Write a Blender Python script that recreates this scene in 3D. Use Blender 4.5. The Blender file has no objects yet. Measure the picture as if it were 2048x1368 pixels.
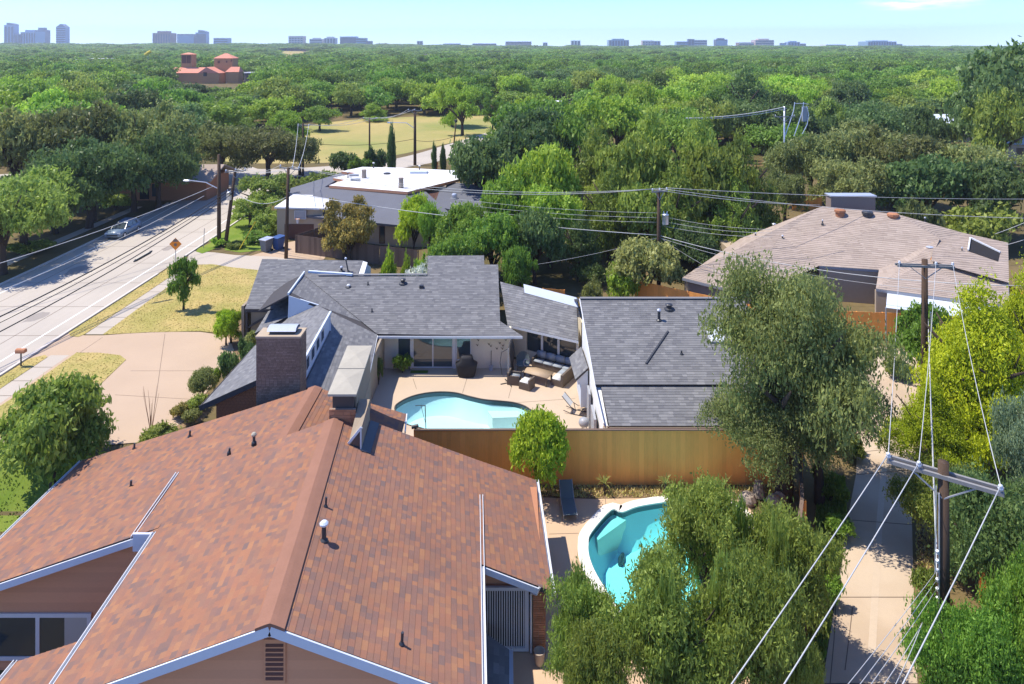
import bpy, bmesh, math, random
import numpy as np
from mathutils import Vector, Matrix
from mathutils.geometry import delaunay_2d_cdt
random.seed(7)
V = Vector
sc = bpy.context.scene
col = sc.collection

# ------------------------------------------------------------------ camera, sky, sun, exposure
H, F = 22.5, 1400.0            # camera height (m), focal length in photo pixels
cam = bpy.data.cameras.new('camera'); co = bpy.data.objects.new('camera', cam); col.objects.link(co)
co.location = (0, 0, H); co.rotation_euler = (math.radians(90), 0, 0)
cam.sensor_width = 36; cam.lens = 36 * F / 2048; cam.shift_y = -592 / 2048
cam.clip_start = .5; cam.clip_end = 12000
sc.camera = co
SUN = V((-.5, .11, 1)).normalized()       # towards the sun
w = bpy.data.worlds.new('World'); sc.world = w; w.use_nodes = True
nt = w.node_tree; bg = nt.nodes['Background']
sky = nt.nodes.new('ShaderNodeTexSky'); sky.sky_type = 'NISHITA'; sky.sun_disc = False
sky.sun_elevation = math.asin(SUN.z); sky.sun_rotation = math.atan2(SUN.x, SUN.y)
sky.altitude = 1500; sky.air_density = .8; sky.dust_density = 0.0; sky.ozone_density = 1.6
tint = nt.nodes.new('ShaderNodeMix'); tint.data_type = 'RGBA'; tint.blend_type = 'MULTIPLY'
tint.inputs[0].default_value = 1; tint.inputs[7].default_value = (.54, .685, 1.0, 1)
nt.links.new(sky.outputs[0], tint.inputs[6])
tc = nt.nodes.new('ShaderNodeTexCoord')          # one thin fair weather cloud high on the right
cd = V((.583, 1, .062)).normalized()
def wn(t, **k):
    n = nt.nodes.new(t)
    for a, b in k.items(): setattr(n, a, b)
    return n
s1 = wn('ShaderNodeVectorMath', operation='SUBTRACT'); s1.inputs[1].default_value = cd; nt.links.new(tc.outputs['Generated'], s1.inputs[0])
s2 = wn('ShaderNodeVectorMath', operation='MULTIPLY'); s2.inputs[1].default_value = (14, 14, 95); nt.links.new(s1.outputs[0], s2.inputs[0])
s3 = wn('ShaderNodeVectorMath', operation='LENGTH'); nt.links.new(s2.outputs[0], s3.inputs[0])
s4 = wn('ShaderNodeMapRange'); s4.inputs[1].default_value = 1.05; s4.inputs[2].default_value = .2; nt.links.new(s3.outputs['Value'], s4.inputs[0])
s5 = wn('ShaderNodeTexNoise'); s5.inputs['Scale'].default_value = 2.2; s5.inputs['Detail'].default_value = 6; nt.links.new(s2.outputs[0], s5.inputs['Vector'])
s6 = wn('ShaderNodeMapRange'); s6.inputs[1].default_value = .38; s6.inputs[2].default_value = .72; nt.links.new(s5.outputs[0], s6.inputs[0])
s7 = wn('ShaderNodeMath', operation='MULTIPLY'); nt.links.new(s4.outputs[0], s7.inputs[0]); nt.links.new(s6.outputs[0], s7.inputs[1])
s8 = wn('ShaderNodeMix', data_type='RGBA'); s8.inputs[7].default_value = (6.2, 6.0, 6.1, 1); nt.links.new(s7.outputs[0], s8.inputs[0]); nt.links.new(tint.outputs[2], s8.inputs[6])
nt.links.new(s8.outputs[2], bg.inputs[0])
bg.inputs[1].default_value = .15
sl = bpy.data.lights.new('sun', 'SUN'); sl.energy = 3.15; sl.angle = math.radians(.5); sl.color = (1, .93, .82)
so = bpy.data.objects.new('sun', sl); col.objects.link(so)
so.rotation_euler = (-SUN).to_track_quat('-Z', 'Y').to_euler()
so.location = (0, 0, 300)
vs = sc.view_settings; vs.view_transform = 'Standard'; vs.look = 'None'; vs.exposure = 1.12; vs.gamma = 1
vs.use_curve_mapping = False
sc.cycles.use_denoising = True
sc.cycles.max_bounces = 6; sc.cycles.transparent_max_bounces = 10
sc.cycles.volume_bounces = 0; sc.cycles.caustics_reflective = False; sc.cycles.caustics_refractive = False

def G(px, py, z=0):            # point at height z seen at photo pixel
    D = (H - z) * F / (py - 92); return V(((px - 1024) * D / F, D, z))
def A(px, py, D):              # point at distance D seen at photo pixel
    return V(((px - 1024) * D / F, D, H - (py - 92) * D / F))

# ------------------------------------------------------------------ materials
def nd(m, t): return m.node_tree.nodes.new(t)
def lk(m, a, b): m.node_tree.links.new(a, b)
def mat(name, c, rough=.8, spec=.3, nz=None, bump=None, c2=None, metal=0, obj=0, isl=None, stretch=None, big=None):
    """nz=(scale, amount) colour noise; bump=(scale, strength); obj = brightness spread per object; isl = list of colours per island"""
    m = bpy.data.materials.new(name); m.use_nodes = True
    b = m.node_tree.nodes['Principled BSDF']
    b.inputs['Roughness'].default_value = rough; b.inputs['Specular IOR Level'].default_value = spec
    b.inputs['Metallic'].default_value = metal
    geo = nd(m, 'ShaderNodeNewGeometry'); pos = geo.outputs['Position']
    if stretch:
        mp = nd(m, 'ShaderNodeMapping'); mp.inputs['Scale'].default_value = stretch; lk(m, pos, mp.inputs[0]); pos = mp.outputs[0]
    cur = None
    if isl:
        oi = nd(m, 'ShaderNodeObjectInfo'); ad = nd(m, 'ShaderNodeMath'); ad.operation = 'ADD'
        lk(m, geo.outputs['Random Per Island'], ad.inputs[0]); lk(m, oi.outputs['Random'], ad.inputs[1])
        fr = nd(m, 'ShaderNodeMath'); fr.operation = 'FRACT'; lk(m, ad.outputs[0], fr.inputs[0])
        rp = nd(m, 'ShaderNodeValToRGB'); rp.color_ramp.interpolation = 'LINEAR'
        e = rp.color_ramp.elements
        while len(e) < len(isl): e.new(.5)
        for i, cc in enumerate(isl): e[i].position = i / (len(isl) - 1); e[i].color = (*cc, 1)
        lk(m, fr.outputs[0], rp.inputs[0]); cur = rp.outputs[0]
    if cur is None:
        rgb = nd(m, 'ShaderNodeRGB'); rgb.outputs[0].default_value = (*c, 1); cur = rgb.outputs[0]
    def mul(cur, fac_out, lo, hi):
        mr = nd(m, 'ShaderNodeMapRange'); mr.inputs[3].default_value = lo; mr.inputs[4].default_value = hi
        lk(m, fac_out, mr.inputs[0])
        mx = nd(m, 'ShaderNodeVectorMath'); mx.operation = 'SCALE'; lk(m, cur, mx.inputs[0]); lk(m, mr.outputs[0], mx.inputs['Scale'])
        return mx.outputs[0]
    if c2 is not None:
        n = nd(m, 'ShaderNodeTexNoise'); n.inputs['Scale'].default_value = big or .35; n.inputs['Detail'].default_value = 5
        lk(m, geo.outputs['Position'], n.inputs['Vector'])
        mr = nd(m, 'ShaderNodeMapRange'); mr.inputs[1].default_value = .38; mr.inputs[2].default_value = .62; lk(m, n.outputs[0], mr.inputs[0])
        mx = nd(m, 'ShaderNodeMix'); mx.data_type = 'RGBA'; mx.inputs[7].default_value = (*c2, 1)
        lk(m, mr.outputs[0], mx.inputs[0]); lk(m, cur, mx.inputs[6]); cur = mx.outputs[2]
    if nz:
        n = nd(m, 'ShaderNodeTexNoise'); n.inputs['Scale'].default_value = nz[0]; n.inputs['Detail'].default_value = 6; n.inputs['Roughness'].default_value = .65
        lk(m, pos, n.inputs['Vector']); cur = mul(cur, n.outputs[0], 1 - nz[1], 1 + nz[1])
        if len(nz) > 2:
            n = nd(m, 'ShaderNodeTexNoise'); n.inputs['Scale'].default_value = nz[2]; n.inputs['Detail'].default_value = 4
            lk(m, pos, n.inputs['Vector']); cur = mul(cur, n.outputs[0], 1 - nz[3], 1 + nz[3])
    if obj:
        oi = nd(m, 'ShaderNodeObjectInfo'); cur = mul(cur, oi.outputs['Random'], 1 - obj, 1 + obj)
    lk(m, cur, b.inputs['Base Color'])
    if bump:
        n = nd(m, 'ShaderNodeTexNoise'); n.inputs['Scale'].default_value = bump[0]; n.inputs['Detail'].default_value = 4; lk(m, pos, n.inputs['Vector'])
        bp = nd(m, 'ShaderNodeBump'); bp.inputs['Strength'].default_value = bump[1]; bp.inputs['Distance'].default_value = .02
        lk(m, n.outputs[0], bp.inputs['Height']); lk(m, bp.outputs[0], b.inputs['Normal'])
    return m

def leafmat(name, dark, light, trans=.45):
    m = bpy.data.materials.new(name); m.use_nodes = True; b = m.node_tree.nodes['Principled BSDF']
    b.inputs['Roughness'].default_value = .5; b.inputs['Specular IOR Level'].default_value = .3
    geo = nd(m, 'ShaderNodeNewGeometry'); at = nd(m, 'ShaderNodeAttribute'); at.attribute_name = 'tone'
    oi = nd(m, 'ShaderNodeObjectInfo')
    a1 = nd(m, 'ShaderNodeMath'); a1.operation = 'MULTIPLY'; a1.inputs[1].default_value = .5; lk(m, geo.outputs['Random Per Island'], a1.inputs[0])
    a2 = nd(m, 'ShaderNodeMath'); a2.operation = 'MULTIPLY_ADD'; a2.inputs[1].default_value = .5; lk(m, at.outputs['Fac'], a2.inputs[0]); lk(m, a1.outputs[0], a2.inputs[2])
    mx = nd(m, 'ShaderNodeMix'); mx.data_type = 'RGBA'; mx.inputs[6].default_value = (*dark, 1); mx.inputs[7].default_value = (*light, 1)
    lk(m, a2.outputs[0], mx.inputs[0])
    hs = nd(m, 'ShaderNodeHueSaturation')
    h1 = nd(m, 'ShaderNodeMapRange'); h1.inputs[3].default_value = .488; h1.inputs[4].default_value = .512; lk(m, oi.outputs['Random'], h1.inputs[0]); lk(m, h1.outputs[0], hs.inputs['Hue'])
    h2 = nd(m, 'ShaderNodeMath'); h2.operation = 'MULTIPLY'; h2.inputs[1].default_value = 7.31; lk(m, oi.outputs['Random'], h2.inputs[0])
    h3 = nd(m, 'ShaderNodeMath'); h3.operation = 'FRACT'; lk(m, h2.outputs[0], h3.inputs[0])
    h4 = nd(m, 'ShaderNodeMapRange'); h4.inputs[3].default_value = .72; h4.inputs[4].default_value = 1.28; lk(m, h3.outputs[0], h4.inputs[0]); lk(m, h4.outputs[0], hs.inputs['Value'])
    lk(m, mx.outputs[2], hs.inputs['Color']); lk(m, hs.outputs[0], b.inputs['Base Color'])
    tr = nd(m, 'ShaderNodeBsdfTranslucent'); lk(m, hs.outputs[0], tr.inputs[0])
    ms = nd(m, 'ShaderNodeMixShader'); ms.inputs[0].default_value = trans; lk(m, b.outputs[0], ms.inputs[1]); lk(m, tr.outputs[0], ms.inputs[2])
    lk(m, ms.outputs[0], m.node_tree.nodes['Material Output'].inputs[0])
    return m

def watermat(name, c):
    m = bpy.data.materials.new(name); m.use_nodes = True; t = m.node_tree
    t.nodes.remove(t.nodes['Principled BSDF'])
    tr = nd(m, 'ShaderNodeBsdfTransparent'); tr.inputs[0].default_value = (*c, 1)
    gl = nd(m, 'ShaderNodeBsdfGlossy'); gl.inputs['Roughness'].default_value = .02
    fr = nd(m, 'ShaderNodeFresnel'); fr.inputs[0].default_value = 1.33
    n = nd(m, 'ShaderNodeTexNoise'); n.inputs['Scale'].default_value = 2.2; n.inputs['Detail'].default_value = 6; n.inputs['Roughness'].default_value = .7
    geo = nd(m, 'ShaderNodeNewGeometry'); lk(m, geo.outputs['Position'], n.inputs['Vector'])
    bp = nd(m, 'ShaderNodeBump'); bp.inputs['Strength'].default_value = .5; bp.inputs['Distance'].default_value = .06
    lk(m, n.outputs[0], bp.inputs['Height']); lk(m, bp.outputs[0], fr.inputs['Normal']); lk(m, bp.outputs[0], gl.inputs['Normal'])
    ms = nd(m, 'ShaderNodeMixShader'); lk(m, fr.outputs[0], ms.inputs[0]); lk(m, tr.outputs[0], ms.inputs[1]); lk(m, gl.outputs[0], ms.inputs[2])
    lk(m, ms.outputs[0], t.nodes['Material Output'].inputs[0]); return m

M = {}
M['red_shingle'] = mat('red_shingle', (.3, .12, .08), .9, .15, nz=(30, .22, .55, .16), isl=[(0.232,0.124,0.085),(0.290,0.133,0.079),(0.191,0.113,0.092),(0.325,0.159,0.083),(0.238,0.124,0.085),(0.162,0.108,0.094),(0.307,0.144,0.079),(0.261,0.127,0.083),(0.209,0.117,0.089),(0.278,0.138,0.083)])
M['ridge_cap'] = mat('ridge_cap', (.265, .135, .09), .9, .15, nz=(25, .2, 2, .12))
M['grey_shingle'] = mat('grey_shingle', (.15, .155, .175), .9, .2, nz=(25, .2, .7, .10), isl=[(0.125,0.125,0.132),(0.178,0.177,0.179),(0.148,0.149,0.152),(0.219,0.217,0.216),(0.166,0.165,0.168),(0.137,0.137,0.142),(0.196,0.194,0.195)])
M['deck_dark'] = mat('deck_dark', (.06, .055, .055), .9)
M['brown_shingle'] = mat('brown_shingle', (.38, .29, .24), .9, .15, nz=(14, .18, .6, .12), isl=[(.315,.25,.205),(.37,.30,.245),(.335,.27,.22),(.39,.315,.26),(.30,.24,.195)])
M['tan_brick'] = mat('tan_brick', (.25, .195, .165), .9, .1, nz=(12, .25))
M['neighbor_shingle'] = mat('neighbor_shingle', (.13, .135, .155), .9, .2, nz=(12, .25, .5, .12))
M['white_trim'] = mat('white_trim', (.60, .61, .62), .6, .3, nz=(6, .07))
M['fascia'] = mat('fascia', (.60, .64, .70), .6, .3, nz=(5, .08))
M['siding_brown'] = mat('siding_brown', (.66, .31, .165), .75, .25, nz=(8, .12, 60, .08), obj=.07, stretch=(1, 1, 8))
M['brick_orange'] = mat('brick_orange', (.42, .19, .10), .9, .2, nz=(20, .2), obj=.22)
M['mortar'] = mat('mortar', (.30, .22, .17), .95, .1, nz=(30, .15))
M['brick_brown'] = mat('brick_brown', (.2, .14, .115), .9, .15, nz=(10, .2, 1.2, .25), isl=[(.20,.14,.105),(.255,.18,.138),(.225,.158,.12),(.29,.21,.165),(.18,.128,.098)])
M['mortar_dark'] = mat('mortar_dark', (.11, .085, .075), .95, .1)
M['tan_stucco'] = mat('tan_stucco', (.32, .26, .19), .9, .15, nz=(8, .12, .8, .15), bump=(60, .3))
M['cream'] = mat('cream', (.66, .60, .48), .85, .2, nz=(4, .07, .7, .08), bump=(50, .2))
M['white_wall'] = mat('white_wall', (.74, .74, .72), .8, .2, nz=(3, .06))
M['beige'] = mat('beige', (.42, .335, .24), .85, .2, nz=(4, .08))
M['cap_concrete'] = mat('cap_concrete', (.37, .34, .275), .85, .2, nz=(5, .12, .8, .15))
M['metal_light'] = mat('metal_light', (.62, .64, .68), .35, .5, nz=(6, .1), metal=.5)
M['metal_dark'] = mat('metal_dark', (.035, .037, .042), .45, .5)
M['metal_gray'] = mat('metal_gray', (.30, .31, .33), .45, .5, nz=(12, .15))
M['glass'] = mat('glass', (.03, .045, .055), .04, .9)
M['glass_pool'] = mat('glass_pool', (.05, .07, .08), .03, 1.0)
M['curtain'] = mat('curtain', (.42, .40, .36), .8, .2)
M['fence_orange'] = mat('fence_orange', (.95, .40, .10), .75, .25, nz=(3, .16, 22, .10), obj=.08, stretch=(6, 6, .6))
M['fence_grey'] = mat('fence_grey', (.15, .105, .08), .85, .15, nz=(3, .2), obj=.2, stretch=(6, 6, .6))
M['wood_pole'] = mat('wood_pole', (.085, .055, .037), .9, .15, nz=(4, .3, 30, .2), stretch=(6, 6, .7))
M['crossarm'] = mat('crossarm', (.235, .23, .225), .8, .2, nz=(5, .2), stretch=(1, 1, 1))
M['wire_light'] = mat('wire_light', (.50, .50, .49), .5, .4)
M['wire_dark'] = mat('wire_dark', (.02, .02, .022), .6, .3)
M['porcelain'] = mat('porcelain', (.6, .64, .7), .25, .5)
M['concrete_deck'] = mat('concrete_deck', (.49, .385, .28), .9, .15, nz=(40, .10, .45, .09), bump=(90, .25))
M['deck_near'] = mat('deck_near', (.54, .38, .25), .9, .15, nz=(40, .12, .5, .10), bump=(90, .25))
M['coping'] = mat('coping', (.74, .71, .65), .8, .2, nz=(8, .1))
M['tile'] = mat('tile', (.04, .09, .12), .3, .5, nz=(14, .4))
M['plaster'] = mat('plaster', (.74, .88, .90), .8, .2, nz=(1.2, .06))
M['water_far'] = watermat('water_far', (.78, .985, 1.0))
M['water_near'] = watermat('water_near', (.47, .965, .965))
M['road'] = mat('road', (.45, .40, .335), .9, .15, c2=(.41,.365,.305), big=.12, nz=(30, .09, .9, .07), stretch=(3, .4, 1))
M['road_mark'] = mat('road_mark', (.78, .77, .73), .8, nz=(3, .12))
M['road_mark_worn'] = mat('road_mark_worn', (.58, .52, .40), .8, nz=(3, .12))
M['pavement'] = mat('pavement', (.44, .385, .315), .9, .15, nz=(25, .07, .5, .07))
M['driveway'] = mat('driveway', (.45, .335, .235), .92, .12, nz=(60, .13, .35, .08), bump=(120, .3))
M['kerb'] = mat('kerb', (.55, .5, .44), .9, nz=(6, .1))
M['lawn_dry'] = mat('lawn_dry', (.43, .33, .125), .95, .1, nz=(9, .22, 60, .2), c2=(.32, .28, .085), bump=(40, .3))
M['lawn_green'] = mat('lawn_green', (.13, .20, .025), .95, .1, nz=(8, .25, 60, .25), c2=(.19, .24, .04), bump=(40, .6))
M['ground'] = mat('ground', (.10, .085, .035), .95, .1, nz=(1.5, .3, 20, .2), c2=(.17, .125, .06), big=.08)
M['field'] = mat('field', (.40, .315, .125), .95, .1, nz=(.6, .18, 6, .15), c2=(.25, .26, .08), big=.035)
M['soil'] = mat('soil', (.16, .10, .06), .95, .1, nz=(5, .35, 40, .2), c2=(.26, .18, .10))
M['alley'] = mat('alley', (.43, .325, .225), .9, .15, nz=(30, .09, .35, .14), c2=(.50, .40, .295), big=.25)
M['crack'] = mat('crack', (.16, .12, .09), .95, .1)
M['drain'] = mat('drain', (.50, .40, .295), .7, .3, nz=(4, .1))
M['wicker'] = mat('wicker', (.13, .105, .085), .8, .2, nz=(40, .25))
M['cushion'] = mat('cushion', (.30, .33, .36), .9, .1, nz=(20, .08))
M['cushion_light'] = mat('cushion_light', (.62, .62, .60), .9, .1, nz=(20, .06))
M['table_wood'] = mat('table_wood', (.42, .31, .20), .6, .3, nz=(6, .15), stretch=(1, 8, 1))
M['cover_black'] = mat('cover_black', (.022, .022, .026), .75, .3, nz=(6, .25))
M['sling'] = mat('sling', (.12, .15, .16), .8, .2, nz=(30, .15))
M['terracotta'] = mat('terracotta', (.42, .33, .25), .8, .2, nz=(8, .1))
M['white_roof'] = mat('white_roof', (.68, .68, .68), .7, .2, nz=(1.5, .06))
M['church_brick'] = mat('church_brick', (.44, .25, .12), .9, .1, nz=(1, .1))
M['church_dark'] = mat('church_dark', (.16, .075, .055), .9, .1)
M['church_roof'] = mat('church_roof', (.66, .27, .18), .85, .2, nz=(.6, .1))
M['bark'] = mat('bark', (.075, .055, .042), .95, .1, nz=(8, .3))
M['bark_pale'] = mat('bark_pale', (.22, .19, .16), .95, .1, nz=(8, .25))
M['orange_sign'] = mat('orange_sign', (.85, .25, .01), .5, .4)
M['red_cloth'] = mat('red_cloth', (.6, .03, .03), .8)
M['yellow_paint'] = mat('yellow_paint', (.75, .55, .03), .5, .4)
M['car_blue'] = mat('car_blue', (.15, .21, .28), .3, .6)
M['tyre'] = mat('tyre', (.02, .02, .02), .9)
M['bin_grey'] = mat('bin_grey', (.15, .165, .18), .6, .3)
M['bin_blue'] = mat('bin_blue', (.035, .085, .24), .6, .3)
M['dark_interior'] = mat('dark_interior', (.02, .018, .017), .9)
M['garage_door'] = mat('garage_door', (.10, .048, .034), .7, .25)
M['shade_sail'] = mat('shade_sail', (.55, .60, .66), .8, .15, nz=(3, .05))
M['bird_brown'] = mat('bird_brown', (.12, .09, .06), .8)
M['stone'] = mat('stone', (.34, .28, .23), .9, .1, nz=(4, .3))
M['oak'] = leafmat('leaf_oak', (0.138, 0.162, 0.045), (0.330, 0.370, 0.115))
M['olive'] = leafmat('leaf_olive', (.15, .21, .034), (.40, .49, .095))
M['green'] = leafmat('leaf_green', (0.102, 0.198, 0.024), (0.286, 0.449, 0.061))
M['bright'] = leafmat('leaf_bright', (.19, .33, .022), (.48, .64, .085))
M['lime'] = leafmat('leaf_lime', (.26, .36, .010), (.68, .74, .03), 0.45)
M['dark'] = leafmat('leaf_dark', (0.068, 0.125, 0.035), (0.211, 0.310, 0.088))
M['blue'] = leafmat('leaf_blue', (0.116, 0.178, 0.094), (0.328, 0.423, 0.231))
M['feather'] = leafmat('leaf_feather', (.135, .205, .026), (.38, .48, .085))
M['rust'] = leafmat('leaf_rust', (.20, .19, .045), (.55, .43, .11))
M['yellowish'] = leafmat('leaf_yellowish', (.15, .19, .035), (.54, .54, .19))
M['forest'] = leafmat('leaf_forest', (0.068, 0.116, 0.037), (0.184, 0.264, 0.073))
M['forest_green'] = leafmat('leaf_forest_green', (0.089, 0.159, 0.033), (0.245, 0.357, 0.066))
M['magnolia'] = leafmat('leaf_magnolia', (0.083, 0.151, 0.014), (0.462, 0.538, 0.100))
M['limegreen'] = leafmat('leaf_limegreen', (0.187, 0.314, 0.012), (0.550, 0.694, 0.060))
M['silver'] = leafmat('leaf_silver', (0.396, 0.455, 0.359), (0.850, 0.850, 0.797))

# ------------------------------------------------------------------ geometry helpers
class MB:
    def __init__(s): s.v = []; s.f = []
    def add(s, vs, fs):
        n = len(s.v); s.v += [tuple(p) for p in vs]; s.f += [tuple(i + n for i in q) for q in fs]; return s
    def box(s, a, b):
        x0, y0, z0 = a; x1, y1, z1 = b
        return s.add([(x0,y0,z0),(x1,y0,z0),(x1,y1,z0),(x0,y1,z0),(x0,y0,z1),(x1,y0,z1),(x1,y1,z1),(x0,y1,z1)],
                     [(0,3,2,1),(4,5,6,7),(0,1,5,4),(1,2,6,5),(2,3,7,6),(3,0,4,7)])
    def beam(s, p, q, w, h, up=V((0,0,1)), off=(0,0)):
        p, q = V(p), V(q); d = (q - p).normalized(); r = d.cross(up)
        if r.length < 1e-4: r = d.cross(V((0,1,0)))
        r.normalize(); u = r.cross(d).normalized(); c = r*off[0] + u*off[1]
        vs = []
        for e in (p, q):
            for a, b in ((-1,-1),(1,-1),(1,1),(-1,1)): vs.append(e + c + r*(a*w/2) + u*(b*h/2))
        return s.add(vs, [(0,1,2,3),(7,6,5,4),(0,4,5,1),(1,5,6,2),(2,6,7,3),(3,7,4,0)])
    def slab(s, pts, t, d=None):
        pts = [V(p) for p in pts]
        n = V((0,0,0))
        for i in range(len(pts)): n += pts[i].cross(pts[(i+1) % len(pts)])
        n.normalize()
        if d is None:
            d = n if n.z > 0 else -n
            d = -d
        if n.dot(d) > 0: pts.reverse()
        k = len(pts)
        return s.add(pts + [p + d*t for p in pts], [tuple(range(k)), tuple(range(2*k-1, k-1, -1))] + [((i+1) % k, i, i+k, (i+1) % k + k) for i in range(k)])
    def tube(s, pts, r, n=6, cap=True):
        pts = [V(p) for p in pts]; k = len(pts)
        if not hasattr(r, '__len__'): r = [r]*k
        vs = []; pr = None
        for i, p in enumerate(pts):
            d = (pts[min(i+1,k-1)] - pts[max(i-1,0)]).normalized()
            if pr is None:
                a = d.cross(V((0,0,1)));
                if a.length < .05: a = d.cross(V((1,0,0)))
            else:
                a = pr - d*pr.dot(d)
            a.normalize(); pr = a; b = d.cross(a)
            for j in range(n):
                t = 2*math.pi*j/n; vs.append(p + (a*math.cos(t) + b*math.sin(t))*r[i])
        fs = [(i*n+j, i*n+(j+1) % n, (i+1)*n+(j+1) % n, (i+1)*n+j) for i in range(k-1) for j in range(n)]
        if cap: fs += [tuple(range(n-1,-1,-1)), tuple(range((k-1)*n, k*n))]
        return s.add(vs, fs)
    def lathe(s, prof, c=(0,0,0), n=14, sx=1, sy=1):
        vs = []; c = V(c)
        for r, z in prof:
            for j in range(n):
                t = 2*math.pi*j/n; vs.append(c + V((r*sx*math.cos(t), r*sy*math.sin(t), z)))
        k = len(prof)
        return s.add(vs, [(i*n+j, i*n+(j+1) % n, (i+1)*n+(j+1) % n, (i+1)*n+j) for i in range(k-1) for j in range(n)] + [tuple(range(n-1,-1,-1)), tuple(range((k-1)*n, k*n))])

def mesh(name, mb, mats, smooth=False):
    me = bpy.data.meshes.new(name); me.from_pydata(mb.v, [], mb.f)
    for m in (mats if isinstance(mats, (list, tuple)) else [mats]): me.materials.append(m)
    if smooth:
        for p in me.polygons: p.use_smooth = True
    me.update(); return me
def setp(o, label=None, cat=None, group=None, kind=None):
    for k, v in (('label', label), ('category', cat), ('group', group), ('kind', kind)):
        if v: o[k] = v
    return o
def wloc(p):
    l = V((0,0,0))
    while p: l += V(p.location); p = p.parent
    return l
def inst(name, me, parent=None, mtx=None):
    o = bpy.data.objects.new(name, me); col.objects.link(o)
    if mtx is not None: o.matrix_basis = mtx
    if parent: o.parent = parent
    return o
def mk(name, mb, m, parent=None, smooth=False, **kw):
    """mesh given in world coordinates; a child keeps its place under a parent that is moved but not rotated"""
    o = inst(name, mesh(name, mb, m, smooth))
    if parent:
        o.parent = parent; o.location = -wloc(parent)
    return setp(o, **kw)
def thing(name, label, cat, loc=(0,0,0), rz=0, group=None):
    o = bpy.data.objects.new(name, None); col.objects.link(o); o.location = loc; o.rotation_euler.z = rz
    o.empty_display_size = .3
    return setp(o, label, cat, group)
def part(name, mb, m, parent, smooth=False, label=None):       # mesh given in the parent's local coordinates
    o = inst(name, mesh(name, mb, m, smooth), parent)
    if label: o['label'] = label
    return o
def kids(o): return [c for c in o.children]
def copy_tree(o, parent=None):
    c = o.copy(); col.objects.link(c)
    if parent: c.parent = parent
    for ch in kids(o): copy_tree(ch, c)
    return c
def dup(o, loc, rz=None, label=None, scale=None):
    c = copy_tree(o); c.location = loc
    if rz is not None: c.rotation_euler.z = rz
    if scale: c.scale = scale
    if label: c['label'] = label
    return c

def clip(poly, cp):            # convex clip, 2D, cp counter-clockwise
    for i in range(len(cp)):
        ax, ay = cp[i]; bx, by = cp[(i+1) % len(cp)]
        out = []; n = len(poly)
        if n == 0: return []
        for k in range(n):
            p, q = poly[k], poly[(k+1) % n]
            dp = (bx-ax)*(p[1]-ay) - (by-ay)*(p[0]-ax); dq = (bx-ax)*(q[1]-ay) - (by-ay)*(q[0]-ax)
            if dp >= 0: out.append(p)
            if (dp >= 0) != (dq >= 0):
                t = dp/(dp-dq); out.append((p[0]+(q[0]-p[0])*t, p[1]+(q[1]-p[1])*t))
        poly = out
    return poly
def area(p): return .5*sum(p[i][0]*p[(i+1) % len(p)][1] - p[(i+1) % len(p)][0]*p[i][1] for i in range(len(p)))
CAM = V((0, 0, H))
def courses(polys, e, ws, t, N=None, gap=0, t_top=None, stag=True, up=None, lift=0):
    """lay rows of pieces over convex planar polygons; returns pieces (P, A, B, N, rect, poly2d, full, base, top)"""
    res = []
    for pts in polys:
        pts = [V(p) for p in pts]
        n = V((0,0,0))
        for i in range(len(pts)): n += (pts[i]-pts[0]).cross(pts[(i+1) % len(pts)]-pts[0])
        n.normalize()
        ref = N if N is not None else V((0,0,1))
        if n.dot(ref) < 0: n = -n
        a = V((0,0,1)).cross(n) if up is None else up.cross(n)
        a.normalize(); b = n.cross(a)
        if b.z < 0 and up is None: a, b = -a, -b
        P = pts[0]; q = [((p-P).dot(a), (p-P).dot(b)) for p in pts]
        if area(q) < 0: q.reverse()
        b0 = min(p[1] for p in q); b1 = max(p[1] for p in q); a0 = min(p[0] for p in q); a1 = max(p[0] for p in q)
        r = 0
        while b0 + r*e < b1:
            y0 = b0 + r*e; x = a0 - (random.random()*max(ws) if stag else 0)
            while x < a1:
                wd = random.choice(ws)
                rc = [(x+gap/2, y0+gap/2), (x+wd-gap/2, y0+gap/2), (x+wd-gap/2, y0+e-gap/2), (x+gap/2, y0+e-gap/2)]
                pl = clip(rc, q)
                if len(pl) > 2 and abs(area(pl)) > 1e-4:
                    full = abs(abs(area(pl)) - (wd-gap)*(e-gap)) < 1e-6
                    res.append((P + n*lift, a, b, n, (x, y0, wd), pl, full, e, t, t if t_top is None else t_top))
                x += wd
            r += 1
    return res
def piece(mb, pc):
    P, a, b, n, (x, y0, wd), pl, full, e, t, tt = pc
    top = [P + a*u + b*v + n*(t + (tt-t)*(v-y0)/e) for u, v in pl]; bot = [P + a*u + b*v for u, v in pl]; k = len(pl)
    mb.add(top + bot, [tuple(range(k))] + [(i, i+k, (i+1) % k + k, (i+1) % k) for i in range(k)])
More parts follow.
